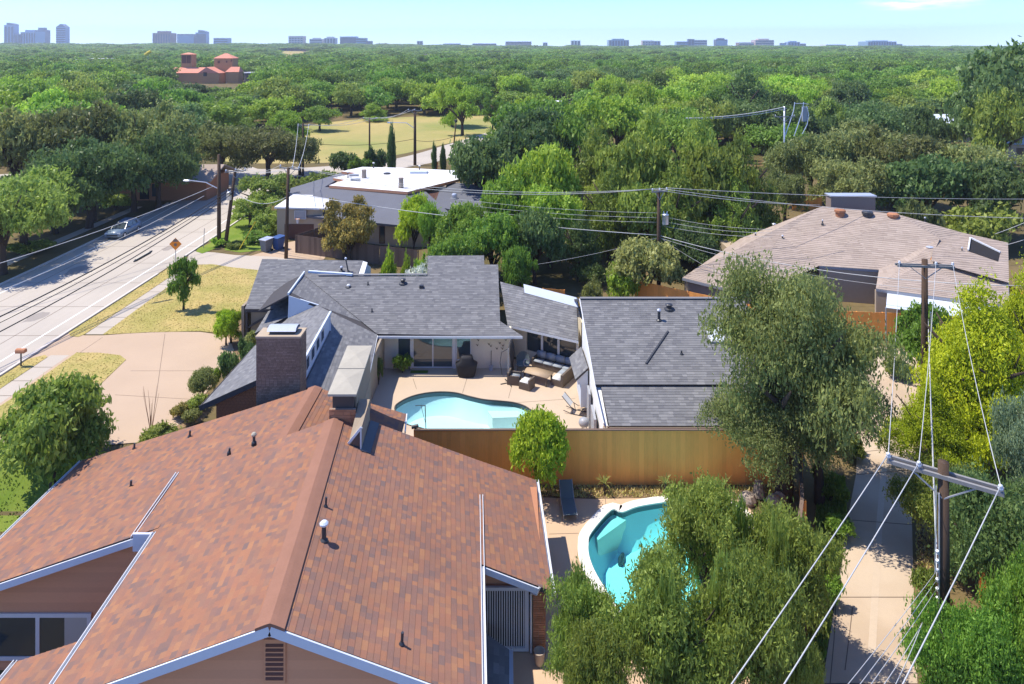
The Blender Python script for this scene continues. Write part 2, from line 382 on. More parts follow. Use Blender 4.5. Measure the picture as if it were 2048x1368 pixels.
def lay(name, pieces, m, parent, nparts=0, rest=None):
    """nearest full pieces become part objects sharing mesh data, everything else one joined part"""
    pcs = pieces
    if nparts:
        full = [p for p in pcs if p[6]]
        full.sort(key=lambda p: (p[0] + p[1]*(p[4][0]+p[4][2]/2) + p[2]*p[4][1] - CAM).length)
        sel = full[:nparts]; ids = set(id(p) for p in sel); pcs = [p for p in pcs if id(p) not in ids]
        cache = {}; off = -wloc(parent)
        for p in sel:
            P, a, b, n, (x, y0, wd), pl, fl, e, t, tt = p
            key = (round(wd, 4), t)
            if key not in cache:
                mb = MB(); xs = pl[0][0] - x; g = abs(pl[0][1]-y0)
                piece(mb, (V((0,0,0)), V((1,0,0)), V((0,1,0)), V((0,0,1)), (0, 0, wd), [(u-x, v-y0) for u, v in pl], True, e, t, tt))
                cache[key] = mesh(name, mb, m)
            mt = Matrix.Identity(4)
            for i, vec in enumerate((a, b, n)):
                for r in range(3): mt[r][i] = vec[r]
            mt.translation = P + a*x + b*y0 + off
            inst(name, cache[key], parent, mt)
    if pcs:
        mb = MB()
        for p in pcs: piece(mb, p)
        o = mk(rest or name + '_field', mb, m, parent); o['kind'] = 'stuff'
def each(name, pieces, m, parent):           # every piece its own part
    for p in pieces:
        mb = MB(); piece(mb, p); mk(name, mb, m, parent)

def cdt(outer, holes=(), extra=(), z=0., zf=None):
    pts = []; edges = []
    for lp in [outer] + list(holes):
        n = len(pts); pts += [V((p[0], p[1])) for p in lp]; edges += [(n+i, n+(i+1) % len(lp)) for i in range(len(lp))]
    pts += [V((p[0], p[1])) for p in extra]
    v, e, f, *_ = delaunay_2d_cdt(pts, edges, [], 0, 1e-5)
    def inside(p, lp):
        c = False; j = len(lp)-1
        for i in range(len(lp)):
            if (lp[i][1] > p[1]) != (lp[j][1] > p[1]) and p[0] < (lp[j][0]-lp[i][0])*(p[1]-lp[i][1])/(lp[j][1]-lp[i][1]) + lp[i][0]: c = not c
            j = i
        return c
    fs = []
    for q in f:
        c = (sum(v[i][0] for i in q)/len(q), sum(v[i][1] for i in q)/len(q))
        if inside(c, outer) and not any(inside(c, h) for h in holes):
            q = list(q)
            if area([(v[i][0], v[i][1]) for i in q]) < 0: q.reverse()
            fs.append(q)
    mb = MB(); mb.add([(p[0], p[1], (zf(p[0], p[1]) if zf else z)) for p in v], fs); return mb
def inpoly(p, lp):
    c = False; j = len(lp)-1
    for i in range(len(lp)):
        if (lp[i][1] > p[1]) != (lp[j][1] > p[1]) and p[0] < (lp[j][0]-lp[i][0])*(p[1]-lp[i][1])/(lp[j][1]-lp[i][1]) + lp[i][0]: c = not c
        j = i
    return c
def flat(name, px, m, z, kind='structure', parent=None, world=False):
    pts = [tuple(p) for p in px] if world else [tuple(G(x, y, z))[:2] for x, y in px]
    o = mk(name, cdt(pts, z=z), m, parent)
    if kind and not parent: o['kind'] = kind
    return o
def smooth_loop(pts, n=6):
    out = []; k = len(pts)
    for i in range(k):
        p0, p1, p2, p3 = [V(pts[(i+j-1) % k]) for j in range(4)]
        for s in range(n):
            t = s/n
            out.append(tuple(.5*((2*p1) + (p2-p0)*t + (2*p0-5*p1+4*p2-p3)*t*t + (3*p1-p0-3*p2+p3)*t**3)))
    return out
def grow(lp, d):
    k = len(lp); s = 1 if area(lp) > 0 else -1; out = []
    for i in range(k):
        a, b = V(lp[i-1]), V(lp[(i+1) % k]); t = (b-a).normalized(); out.append((lp[i][0] + s*t.y*d, lp[i][1] - s*t.x*d))
    return out
# ------------------------------------------------------------------ terrain, roads, yards, pools
def sm(a, b, x):
    t = min(1, max(0, (x-a)/(b-a))); return t*t*(3-2*t)
def hz(x, y):
    z = -2.1 * sm(39.6, 35.0, y) * sm(-6, -9.5, x)
    z -= 1.15 * sm(28.3, 27.4, y) * sm(-21.4, -20.5, x) * sm(-6, -9, x)
    if y > 300: z += (11 + 7*sm(100, -600, x)) * sm(350, 2300, y)
    if y > 2700: z -= 30 * sm(2700, 6000, y)
    return z
pool_far = smooth_loop([tuple(G(x, y))[:2] for x, y in [(790,818),(803,803),(832,791),(870,785),(908,786),(940,794),(968,800),(1002,803),(1032,807),(1056,817),(1070,834),(1066,856),(1040,880),(990,893),(930,893),(885,875),(848,858),(808,846)]], 4)
pool_near = smooth_loop([tuple(G(x, y))[:2] for x, y in [(1222,1021),(1244,1025),(1275,1014),(1330,1005),(1375,1003),(1425,1008),(1470,1020),(1492,1045),(1500,1090),(1490,1150),(1470,1230),(1440,1300),(1400,1335),(1340,1330),(1285,1285),(1230,1210),(1192,1150),(1178,1115),(1176,1090),(1182,1066)]], 4)
yard_far = [(-9.7,35.95),(5.3,35.95),(5.3,50.2),(-9.7,50.4)]
yard_near = [(-1.6,22.6),(7.2,22.6),(11.0,27.6),(12.2,31),(11.4,34.7),(8,34.85),(4,34.75),(1.0,34.9),(.3,33),(-1.6,29.5)]
outer = [(-3300,-140),(3300,-140),(3300,6000),(-3300,6000)]
extra = [(x*1.6, y) for x in range(-30, -2) for y in np.arange(6, 41, 1.1)]
yy = 60.
while yy < 5800:
    n = 26
    for i in range(-n, n+1): extra.append((max(-3200, min(3200, i/n*yy*1.3)) + .37 + .01*i, yy + .11*i))
    yy *= 1.16
mk('ground', cdt(outer, [grow(yard_far, -.04), grow(yard_near, -.04)], extra, zf=hz), M['ground'], kind='structure')

def yard(name, lp, pool, m, copw, cm, wm, depth, label):
    hole = grow(pool, copw)
    mk(name, cdt(lp, [hole], z=.015), m, kind='structure')
    t = thing('swimming_pool', label, 'pool', (*pool[0], 0))
    mb = MB(); k = len(pool); out = grow(pool, copw + .03); inn = grow(pool, -.02)
    vs = [(x, y, .045) for x, y in out] + [(x, y, .045) for x, y in inn] + [(x, y, 0) for x, y in out] + [(x, y, -.02) for x, y in inn]
    fs = []
    for i in range(k):
        j = (i+1) % k
        fs += [(i, j, k+j, k+i), (2*k+i, 2*k+j, j, i), (k+i, k+j, 3*k+j, 3*k+i)]
    mb.add(vs, fs); mk('coping', mb, cm, t)
    mb = MB(); mb.add([(x, y, 0) for x, y in pool] + [(x, y, -.26) for x, y in pool], [(i, (i+1) % k, k+(i+1) % k, k+i) for i in range(k)]); mk('tile_band', mb, M['tile'], t)
    inn2 = grow(pool, -.35); fl = grow(pool, -.7)
    mb = MB(); mb.add([(x, y, -.26) for x, y in pool] + [(x, y, -depth*.75) for x, y in inn2] + [(x, y, -depth) for x, y in fl],
                      [(r*k+i, r*k+(i+1) % k, (r+1)*k+(i+1) % k, (r+1)*k+i) for r in range(2) for i in range(k)]); mk('basin_wall', mb, M['plaster'], t, smooth=True)
    mk('basin_floor', cdt(fl, z=-depth), M['plaster'], t)
    mk('water', cdt(grow(pool, -.01), z=-.13), wm, t)
    return t
pf = yard('patio_deck', yard_far, pool_far, M['concrete_deck'], .02, M['deck_dark'], M['water_far'], 1.15, 'light cyan kidney shaped pool in the patio of the grey roofed house')
pn = yard('pool_deck', yard_near, pool_near, M['deck_near'], .42, M['coping'], M['water_near'], 1.5, 'turquoise pool with white coping partly hidden by bushy trees')
# pool steps (part) and step ledge of the far pool
mb = MB(); a, b_, c, d = G(1184,1060,-.3), G(1240,1032,-.3), G(1252,1040,-.3), G(1196,1080,-.3); mb.slab([a, b_, c, d], 1.1); mk('step', mb, M['coping'], pn)
mb = MB(); mb.tube([G(1240,1130,-1.4), G(1243,1118,-1.4), G(1246,1108,-1.38)], [.1,.16,.08], 8); o = mk('pool_cleaner', mb, M['metal_dark'])
setp(o, 'small dark pool cleaner lying on the floor of the turquoise pool', 'pool cleaner')
# joints in the patio deck
for name, segs in (('patio_joint', [((826,757),(833,778)),((935,753),(925,786)),((1026,763),(1017,796)),((1035,805),(1150,797))]), ('deck_joint', [((1210,992),(1212,1012)),((1098,1068),(1168,1066))])):
    mb = MB()
    for p, q in segs: mb.beam(G(*p, .019), G(*q, .019), .025, .004)
    mk(name, mb, M['crack'], kind='structure')

def ribbon(path, wl, wr, z):
    k = len(path); vs = []
    for i, p in enumerate(path):
        a, b = V(path[max(i-1, 0)]), V(path[min(i+1, k-1)]); t = (b-a).normalized(); n = V((t.y, -t.x))
        for w_ in (wl, wr): q = V(p) + n*w_; vs.append((q.x, q.y, z))
    mb = MB(); mb.add(vs, [(2*i, 2*i+1, 2*i+3, 2*i+2) for i in range(k-1)]); return mb
def bez(pts, n=8):
    P = [pts[0]] + list(pts) + [pts[-1]]; out = []
    for i in range(len(pts)-1):
        p0, p1, p2, p3 = [V(p) for p in P[i:i+4]]
        for s in range(n):
            t = s/n; out.append(tuple(.5*((2*p1) + (p2-p0)*t + (2*p0-5*p1+4*p2-p3)*t*t + (3*p1-p0-3*p2+p3)*t**3)))
    return out + [tuple(pts[-1])]
main = bez([(-41.5,-20),(-41.5,40),(-41.6,80),(-42.5,100),(-46,116),(-55,128)], 6)
cross = bez([(-120,112),(-80,120),(-56,124),(-40,124),(-21,135),(-9,162),(6,205),(22,262),(30,330)], 8)
mk('road', ribbon(main, -6.5, 6.5, .012), M['road'], kind='structure')
mk('cross_road', ribbon(cross, -4.6, 4.6, .020), M['road'], kind='structure')
line = bez([(-41.5,-20),(-41.5,40),(-41.6,80),(-42.5,100)], 6)
mk('road_edge_line', ribbon(line, 4.98, 5.11, .018), M['road_mark'], kind='structure')
mk('road_edge_line', ribbon(line, -5.11, -4.98, .018), M['road_mark'], kind='structure')
mk('road_center_line', ribbon(line, -.2, -.1, .018), M['road_mark_worn'], kind='structure')
kl = [p for p in main if p[1] < 101]
for nm, s in (('kerb', -6.75), ('kerb', 6.5)):
    mb = MB()
    for (p, q) in zip(kl[:-1], kl[1:]):
        if s > 0 and (50.5 < q[1] < 55.5 or 73 < q[1] < 79): continue
        mb.beam((p[0]+s+.12, p[1], .07), (q[0]+s+.12, q[1], .07), .22, .14)
    mk(nm, mb, M['kerb'], kind='structure')
mk('sidewalk', ribbon([(-57.5,10),(-57.5,60),(-57.6,98)], 4.6, 5.9, .010), M['pavement'], kind='structure')
# drive in front of the grey roofed house, its lawns, strips and walk
g = lambda x, y, z=0: tuple(G(x, y, z))[:2]
drive = [(-35,51),(-35,55),(-33.2,54.4)] + [g(*p) for p in [(205,671),(300,664),(400,664),(455,672),(470,700),(452,745),(400,800),(365,845),(330,866),(290,884),(215,890)]] + [(-30,39.7),(-34.9,39.7),(-34.9,47)]
flat('driveway', drive, M['driveway'], .012, world=True)
flat('sidewalk', [(-33.3,54.6),(-31.9,54.6),(-31.9,74),(-33.3,74)], M['pavement'], .016, world=True)
flat('sidewalk', [(-33.55,38),(-32.2,38),(-32.2,50.9),(-33.55,50.9)], M['pavement'], .016, world=True)
def lawn(name, pts, m, z=.035, **k):
    o = flat(name, pts, m, z, **k); return o
lawn('lawn', [g(*p) for p in [(205,670),(396,530),(425,529),(462,535),(520,541),(500,600),(475,640),(455,668),(400,663),(300,665)]], M['lawn_dry'], world=True)
lawn('grass_strip', [(-34.75,54.9),(-34.2,54.2),(-33.5,54.1),(-33.32,54.6),(-33.32,69.5),(-33.9,71.2),(-34.75,71.4)], M['lawn_dry'], world=True)
lawn('grass_strip', [(-34.85,39),(-33.57,39),(-33.57,50.6),(-34,50.9),(-34.85,50.2)], M['lawn_dry'], world=True)
lawn('lawn', [(-32.18,40.2)] + [g(*p) for p in [(20,800),(153,706),(195,706),(240,711),(252,720),(172,797),(110,862)]] + [(-27.3,40.2)], M['lawn_dry'], world=True)
mk('lawn', cdt([(-33.4,26),(-21.7,26),(-21.7,34),(-20.8,38.2),(-26,39.3),(-33.4,39.5)], extra=[(x+.3, y+.2) for x in range(-33, -21) for y in range(27, 39)], zf=lambda x, y: hz(x, y)+.03), M['lawn_green'], kind='structure')
flat('pavement', [(370,528),(381,502),(404,503),(404,503.1),(392,528)][:2]+[(404,503),(430,505),(470,510),(540,513),(600,520),(600,526),(520,541),(462,535),(425,529)], M['pavement'], .021)
flat('neighbor_driveway', [(500,512),(540,500),(565,487),(640,472),(660,500),(640,530),(590,522)], M['driveway'], .012)
lawn('grass_strip', [(392,503),(396,497),(420,486),(432,474),(452,462),(470,440),(480,445),(470,470),(445,490),(425,499),(405,507)], M['lawn_green'], .03)
lawn('grass_verge', [(440,470),(470,430),(520,420),(560,440),(555,480),(530,500),(480,505),(450,500)], M['lawn_green'], .022)
flat('planting_bed', [(455,668),(490,615),(520,640),(512,690),(450,745),(400,800),(420,822),(400,845),(330,866),(365,845),(400,800),(445,745),(468,700)], M['soil'], .02)
# dry grass field far behind
fld = bez([(-64,152),(-60,185),(-50,212),(-20,226),(6,222),(10,196),(-9,172),(-27,140),(-45,134),(-58,138),(-64,152)], 4)[:-1]
o = mk('field', cdt(fld, z=.014), M['field'], kind='structure')
fl_pts = [((px-1024)*D/F, D) for px, D in ((552,900),(612,930),(624,1150),(604,1480),(560,1500),(544,1200))]
mk('far_lawn', cdt(fl_pts, extra=[((px-1024)*D/F, D) for px in (560,585,610) for D in (1000,1150,1300,1420)], zf=lambda x, y: hz(x, y)+.6), M['lawn_dry'], kind='structure')
# alley
aL = [g(*p) for p in [(1645,1368),(1672,1195),(1695,1040),(1712,950),(1715,870),(1700,800),(1690,745)]]
aR = [g(*p) for p in [(1835,1368),(1828,1195),(1824,1050),(1822,940),(1855,840),(1900,765)]]
allp = [(4.5,12.5)] + aL + [(24.0,52.2),(40,52.6),(40,47.6)] + aR[::-1] + [(8.1,12.5)]
flat('alley', allp, M['alley'], .012, world=True)
cl = [((p[0]+q[0])/2, (p[1]+q[1])/2) for p, q in zip(aL, aR)]
mk('alley_drain', ribbon([(6.3,12.5)] + cl[:5], -.13, .13, .017), M['drain'], kind='structure')
mb = MB()
for s in ([(1660,1368),(1668,1280),(1672,1200),(1690,1060)],[(1690,1340),(1700,1260),(1705,1215)],[(1712,905),(1760,900),(1800,910)],[(1700,835),(1745,845),(1790,838)],[(1705,780),(1750,772)]):
    for p, q in zip(s[:-1], s[1:]): mb.beam(G(*p, .017), G(*q, .017), .03, .005)
mk('alley_crack', mb, M['crack'], kind='structure')
flat('alley_verge', [(1850,1368),(1834,1195),(1832,1050),(1860,1040),(1900,1200),(1960,1368)], M['soil'], .008)
flat('alley_verge', [(1640,930),(1712,880),(1700,800),(1660,760),(1600,830)], M['soil'], .008)
flat('weed_strip', [(11.4,34.72),(13.4,34.9),(13.6,35.7),(1.2,35.75),(1.0,34.95),(4,34.8),(8,34.9)], M['soil'], .01, world=True)

# steps and bench in the far pool
mb = MB(); mb.slab([(*g(975,812), -.3), (*g(1035,812), -.3), (*g(1048,824), -.3), (*g(985,826), -.3)], .8); mk('step', mb, M['coping'], pf)
# slab joints of road, walks and drive: narrow recessed looking strips
def joints(name, segs, wd, z, m='crack'):
    mb = MB()
    for p, q in segs: mb.beam((*p, z), (*q, z), wd, .004)
    o = mk(name, mb, M[m], kind='stuff'); return o
joints('road_joint', [((-48, y + .05*i), (-35.1, y + .05*i)) for i, y in enumerate(range(12, 100, 6))] + [((-45.0, 10), (-45.0, 98)), ((-38.6, 10), (-38.6, 98))], .05, .0155)
joints('walk_joint', [((-33.3, y), (-31.92, y)) for y in range(56, 74, 2)] + [((-33.55, y), (-32.2, y)) for y in range(39, 51, 2)], .04, .0245)
joints('drive_joint', [(g(205,675), g(150,712)), (g(262,742), g(440,742)), (g(330,668), g(300,880)), (g(230,790), g(400,800))], .03, .0145)
joints('alley_joint', [((aL[i][0], aL[i][1]), (aR[min(i, 5)][0], aR[min(i, 5)][1])) for i in range(5)], .04, .0155)
rr = random.Random(5)
def blot(name, cx_, cy_, r, z, m):
    n = 14; lp = [(cx_ + r*rr.uniform(.6,1.1)*math.cos(6.283*i/n), cy_ + r*1.7*rr.uniform(.6,1.1)*math.sin(6.283*i/n)) for i in range(n)]
    mk(name, cdt(lp, z=z), M[m], kind='structure')
M['patch'] = mat('patch', (.30, .265, .23), .9, .1, nz=(6, .15))
for cx_, cy_, r in ((-39.5, 58, .8), (-43.6, 70, 1.0), (-38.2, 78, .7), (-44, 55, .5)): blot('road_patch', cx_, cy_, r, .0165, 'patch')
# grass blades on the lawns
def blades(name, polys, n, h0, h1, m, zf=None):
    vs = []; fs = []
    tot = []
    for lp in polys:
        xs = [p[0] for p in lp]; ys = [p[1] for p in lp]; c = 0; a = abs(area(lp))
        k = int(n*a/sum(abs(area(q)) for q in polys))
        while c < k:
            x, y = rr.uniform(min(xs)-.06, max(xs)+.06), rr.uniform(min(ys)-.06, max(ys)+.06)
            if not inpoly((x, y), lp): continue
            c += 1; t = rr.uniform(0, 6.28); w_ = rr.uniform(.03, .06); h_ = rr.uniform(h0, h1); z = .034 if zf is None else zf(x, y)+.028
            b = len(vs); vs += [(x-w_*math.cos(t), y-w_*math.sin(t), z), (x+w_*math.cos(t), y+w_*math.sin(t), z), (x+rr.uniform(-.06,.06), y+rr.uniform(-.06,.06), z+h_)]; fs.append((b, b+1, b+2))
    mb = MB(); mb.v = vs; mb.f = fs; o = mk(name, mb, M[m]); o['kind'] = 'stuff'
L1 = [g(*p) for p in [(205,670),(396,530),(425,529),(462,535),(520,541),(500,600),(475,640),(455,668),(400,663),(300,665)]]
L2 = [(-32.18,40.2)] + [g(*p) for p in [(20,800),(153,706),(195,706),(240,711),(252,720),(172,797),(110,862)]] + [(-27.3,40.2)]
S1 = [(-34.75,54.9),(-34.2,54.2),(-33.5,54.1),(-33.32,54.6),(-33.32,69.5),(-33.9,71.2),(-34.75,71.4)]; S2 = [(-34.85,39),(-33.57,39),(-33.57,50.6),(-34,50.9),(-34.85,50.2)]
M['blade_dry'] = mat('blade_dry', (.36,.29,.1), .9, .1, isl=[(.46,.38,.12),(.58,.46,.18),(.52,.42,.15),(.42,.40,.11),(.62,.50,.22)])
M['blade_green'] = mat('blade_green', (.15,.24,.03), .9, .1, isl=[(.12,.20,.025),(.19,.28,.04),(.15,.23,.03),(.24,.29,.06)])
blades('grass', [L1, L2, S1, S2], 16000, .015, .05, 'blade_dry')
blades('grass', [[(-33.4,26),(-21.7,26),(-21.7,34),(-21.2,38),(-26,39.2),(-33.4,39.3)]], 9000, .05, .13, 'blade_green', hz)

ivy = [g(*q) for q in [(1634,965),(1690,955),(1694,1040),(1670,1195),(1643,1368),(1606,1368),(1628,1150)]]
blades('ground_cover', [ivy], 7000, .05, .22, 'blade_green')
blades('verge_grass', [[g(*q) for q in [(1640,930),(1712,880),(1700,800),(1660,760),(1600,830)]], [g(*q) for q in [(1850,1368),(1834,1195),(1832,1050),(1860,1040),(1900,1200),(1960,1368)]]], 6000, .03, .15, 'blade_dry')
blades('weeds', [[(11.4,34.72),(13.4,34.9),(13.6,35.7),(1.2,35.75),(1.0,34.95),(4,34.8),(8,34.9)]], 2500, .03, .18, 'blade_dry')
# ------------------------------------------------------------------ near house with the red shingle roof
def vent(parent, p, r, h, cap=None, capm=None, name='vent_pipe', m=None, lean=(0,0)):
    mb = MB(); p = V(p); mb.tube([p - V((0,0,.15)), p + V((lean[0], lean[1], h))], r, 10)
    o = mk(name, mb, m or M['metal_dark'], parent)
    if cap:
        mb = MB(); q = p + V((lean[0], lean[1], h)); mb.lathe([(cap*.75,-.02),(cap,.03),(cap,.07),(cap*.6,.13),(.02,.15)], q, 12); c = mk('vent_cap', mb, capm or M['metal_light'], o)
        c.location = (0,0,0)
    mb = MB(); mb.lathe([(r*2.1,-.1),(r*1.9,.04),(r*1.05,.1)], p, 10); c = mk('flashing', mb, M['metal_dark'], o); c.location = (0,0,0)
    return o
rh = thing('red_roof_house', 'near house with mottled red brown shingle roof and brown lap siding', 'house', (-8, 26, 0))
Xr = lambda D: -6.98 - .088*(D-20.2)
zR = lambda x, D: 5.8 - .365*(x - Xr(D))
zL = lambda x, D: 5.8 - .36*(Xr(D) - x)
zRL = lambda x, D: zL(x, D) - .13 if x < -13 else 7.66 + .3*x
R = lambda x, D: (x, D, zR(x, D))
L = lambda x, D: (x, D, zL(x, D))
ridF, ridB = (Xr(20.2), 20.2), (Xr(31.35), 31.35)
R1 = [R(*ridF), R(-.84, 20.2), R(-1.5, 32.2), R(Xr(32.2), 32.2)]
R2 = [R(-1.13, 25.68), R(1.46, 25.6), R(1.1, 32.3), R(-1.5, 32.2)]
L1a = [L(*ridF), L(Xr(27.35), 27.35), L(-13.9, 27.35), L(-13.7, 20.2)]
L1b = [L(Xr(27.35), 27.35), L(*ridB), L(-15.0, 31.5), L(-14.8, 27.35)]
# lower rear gable: ridge at X=-10.4 D 31..36.6
zl2 = lambda x: 4.66 + .305*(x + 10.3)
zr2 = lambda x: 4.66 - .32*(x + 10.3)
RLa = [(-13.9,27.5,zl2(-13.9)), (-22.3,26.9,zl2(-22.3)), (-22.3,36.3,zl2(-22.3)), (-13.9,36.4,zl2(-13.9))]
RLb = [(-13.9,30.8,zl2(-13.9)), (-13.9,36.4,zl2(-13.9)), (-10.3,36.6,zl2(-10.3)), (-10.3,30.8,zl2(-10.3))]
RRc = [(-10.3,30.8,zr2(-10.3)), (-10.3,36.6,zr2(-10.3)), (-5.55,36.8,zr2(-5.55)), (-5.4,31.0,zr2(-5.4))]
faces = [R1, R2, L1a, L1b, RLa, RLb, RRc]
mb = MB()
for p in faces: mb.slab(p, .16)
roof = mk('roof', mb, M['deck_dark'], rh)
pcs = courses(faces, .2, [.17, .25, .33], .014, t_top=.004, lift=.004)
lay('shingle', pcs, M['red_shingle'], roof, nparts=300)
# ridge caps
def ridge(p, q, w_, rise, sl, m, parent):
    p, q = V(p), V(q); d = (q-p).normalized(); s = V((1,0,0)); mb = MB(); hw = w_/2
    prof = [(-hw, -hw*sl), (-hw*.35, -hw*sl*.25), (0, .01), (hw*.35, -hw*sl*.25), (hw, -hw*sl)]
    vs = [e + s*x + V((0,0,z+rise)) for e in (p, q) for x, z in prof] + [e + s*x + V((0,0,z-.05)) for e in (p, q) for x, z in (prof[0], prof[-1])]
    mb.add(vs, [(i, i+1, i+6, i+5) for i in range(4)] + [(0,5,12,10),(4,11,13,9),(0,10,11,4,3,2,1)])
    return mk('ridge_cap', mb, m, parent)
ridge((Xr(20.15), 20.15, 5.8), (Xr(31.3), 31.3, 5.8), .86, .07, .34, M['ridge_cap'], roof)
ridge((-10.3, 31.0, 4.66), (-10.3, 36.65, 4.66), .74, .06, .31, M['ridge_cap'], roof)
# fascias, gutters
mb = MB()
off = V((0, -.03, -.15))
for p, q in ((R(-.84,20.2), R(*ridF)), (L(*ridF), L(-13.7,20.2))): mb.beam(V(p)+off, V(q)+off, .05, .27)
mk('fascia', mb, M['fascia'], rh)
mb = MB(); mb.beam(V(R(-1.1,25.66))+off, V(R(.95,25.6))+off, .05, .22); mk('fascia', mb, M['fascia'], rh)
mb = MB(); mb.beam(V(RLa[0])+V((.1,-.03,-.17)), V(RLa[1])+V((0,-.03,-.17)), .05, .26); mk('fascia', mb, M['fascia'], rh)
mb = MB(); mb.beam(V(RRc[3])+V((.02,4.2,-.06)), V(RRc[2])+V((.02,0,-.06)), .05, .2); mk('fascia', mb, M['white_trim'], rh)
def gutter(p, q, parent, name='gutter'):
    p, q = V(p), V(q); mb = MB(); mb.beam(p, q, .025, .12, off=(.06,0)); mb.beam(p, q, .025, .12, off=(-.06,0)); mb.beam(p, q, .12, .025, off=(0,-.06))
    mk(name, mb, M['white_trim'], parent)
gutter(V(R(-.84,20.15))+V((.06,0,-.03)), V(R(-1.36,29.7))+V((.06,0,-.03)), rh)
gutter(V(R(1.46,25.55))+V((.06,0,-.06)), V(R(1.1,32.35))+V((.06,0,-.06)), rh)
gutter(V(L(-13.7,20.15))+V((-.06,0,-.03)), V(L(-13.9,27.3))+V((-.06,0,-.03)), rh)
gutter(V(L(-14.8,27.4))+V((-.06,0,.04)), V(L(-15.0,31.5))+V((-.06,0,-.0)), rh)
gutter(V(RLa[1])+V((-.06,0,-.04)), V(RLa[2])+V((-.06,0,-.04)), rh)
mb = MB(); mb.box((-14.75,27.22,zL(-14.3,27.3)-.55), (-13.98,27.32,zL(-13.9,27.3)-.02)); o = mk('fascia', mb, M['fascia'], rh)
mb = MB(); mb.box((-14.25,27.2,zL(-14.3,27.3)-.42), (-14.05,27.215,zL(-14.3,27.3)-.1)); c = mk('vent', mb, M['metal_dark'], o); c.location = (0,0,0)
# front gable wall with lap siding
def siding(poly, N, parent, e=.19, m='siding_brown', back=.12, name='siding_board'):
    mb = MB(); mb.slab(poly, back, -V(N)); wl = mk('wall', mb, M['deck_dark'], parent)
    pcs = courses([poly], e, [60], .032, N=V(N), t_top=.006, stag=False, lift=.003, gap=.014)
    for p in pcs:
        mb = MB(); piece(mb, p); o = mk(name, mb, M[m], wl); o.location = (0,0,0)
    return wl
siding([(-1.3,20.65,-1), (-1.3,20.65,zR(-1.3,20.65)-.14), (Xr(20.65),20.65,5.62), (-13.3,20.65,zL(-13.3,20.65)-.14), (-13.3,20.65,-1)], (0,-1,0), rh, .27)
mb = MB(); mb.box((-7.3,20.58,3.75), (-6.66,20.615,5.05)); lv = mk('louvre_vent', mb, M['siding_brown'], rh)
for i in range(8):
    mb = MB(); z = 3.85 + i*.14; mb.add([(-7.24,20.575,z),(-6.72,20.575,z),(-6.72,20.545,z+.05),(-7.24,20.545,z+.05),(-6.72,20.575,z+.1),(-7.24,20.575,z+.1)], [(0,1,2,3),(3,2,4,5)])
    c = mk('louvre', mb, M['church_dark'], lv); c.location = (0,0,0)
# left rear wing front wall, window
siding([(-21.4,27.95,-3.1), (-13.95,27.95,-3.1), (-13.95,27.95,zl2(-13.95)-.2), (-21.4,27.95,zl2(-21.4)-.2)], (0,-1,0), rh, .2)
def window(p0, x1, z0, z1, y, parent, panes=2, fm='white_trim', gm='glass', fw=.09, curtain=0):
    x0 = p0; mb = MB(); yb = y - .06
    mb.box((x0,yb,z0), (x1,y,z0+fw)); mb.box((x0,yb,z1-fw), (x1,y,z1))
    for i in range(panes+1):
        xc = x0 + (x1-x0)*i/panes; a = max(x0, xc-fw/2) if 0 < i < panes else (x0 if i == 0 else x1-fw)
        mb.box((a, yb-.003, z0+fw*.9), (a+fw, y-.003, z1-fw*.9))
    wn = mk('window', mb, M[fm], parent)
    for i in range(panes):
        a = x0 + (x1-x0)*i/panes + fw/2; b = x0 + (x1-x0)*(i+1)/panes - fw/2
        mb = MB(); mb.box((a, y-.035, z0+fw/2), (b, y-.025, z1-fw/2)); c = mk('pane', mb, M[gm], wn); c.location = (0,0,0)
        if curtain and i >= panes - curtain:
            mb = MB(); mb.box((a+(b-a)*.5, y-.042, z0+fw), (b, y-.036, z1-fw)); c = mk('blind', mb, M['curtain'], wn); c.location = (0,0,0)
    return wn
window(-21.0, -16.75, -1.95, -.08, 27.9, rh, 2, curtain=1, fw=.16)
# porch roof low at the left
pz = lambda x: 2.13 + .33*(x + 14.7)
PR = [(-13.95,24,pz(-13.95)), (-17.0,24,pz(-17.0)), (-17.1,19.8,pz(-17.1)), (-13.9,19.8,pz(-13.9))]
mb = MB(); mb.slab(PR, .14); pr = mk('porch_roof', mb, M['deck_dark'], rh)
lay('shingle', courses([PR], .2, [.22,.3,.42], .022, t_top=.006, lift=.004), M['red_shingle'], pr)
gutter(V(PR[1])+V((-.06,.05,-.02)), V(PR[2])+V((-.06,0,-.02)), rh)
mb = MB(); mb.box((-16.6,20.4,-3.2), (-13.9,23.6,1.25)); mk('porch_wall', mb, M['siding_brown'], rh)
# right front: grille, brick pier, small dark roof
siding([(-1.15,26.2,2.2), (1.0,26.2,2.2), (1.0,26.2,zR(1.0,26.2)-.2), (-1.15,26.2,zR(-1.15,26.2)-.2)], (0,-1,0), rh, .2)
sc_ = thing('slatted_screen', 'white framed screen of vertical slats beside the orange brick pier', 'screen', (-.2,26,0))
x0, x1, zt = -1.25, .62, 2.42
for nm, a, b in (('frame_rail',(x0,25.95,zt-.12),(x1,26.05,zt)), ('frame_rail',(x0,25.95,.05),(x1,26.05,.17)), ('frame_post',(x1-.14,25.948,.172),(x1,26.048,zt-.122)), ('frame_post',(x0,25.948,.172),(x0+.08,26.048,zt-.122))):
    mb = MB(); mb.box(a, b); mk(nm, mb, M['white_trim'], sc_)
mb = MB(); mb.box((0,-.02,.173), (.042,.02,zt-.123)); sm_ = mesh('slat', mb, M['white_trim'])
n = 18
for i in range(n): inst('slat', sm_, sc_, Matrix.Translation(V((x0+.12+(x1-.14-x0-.12)*(i+.3)/n, 26.0, 0)) - V(sc_.location)))
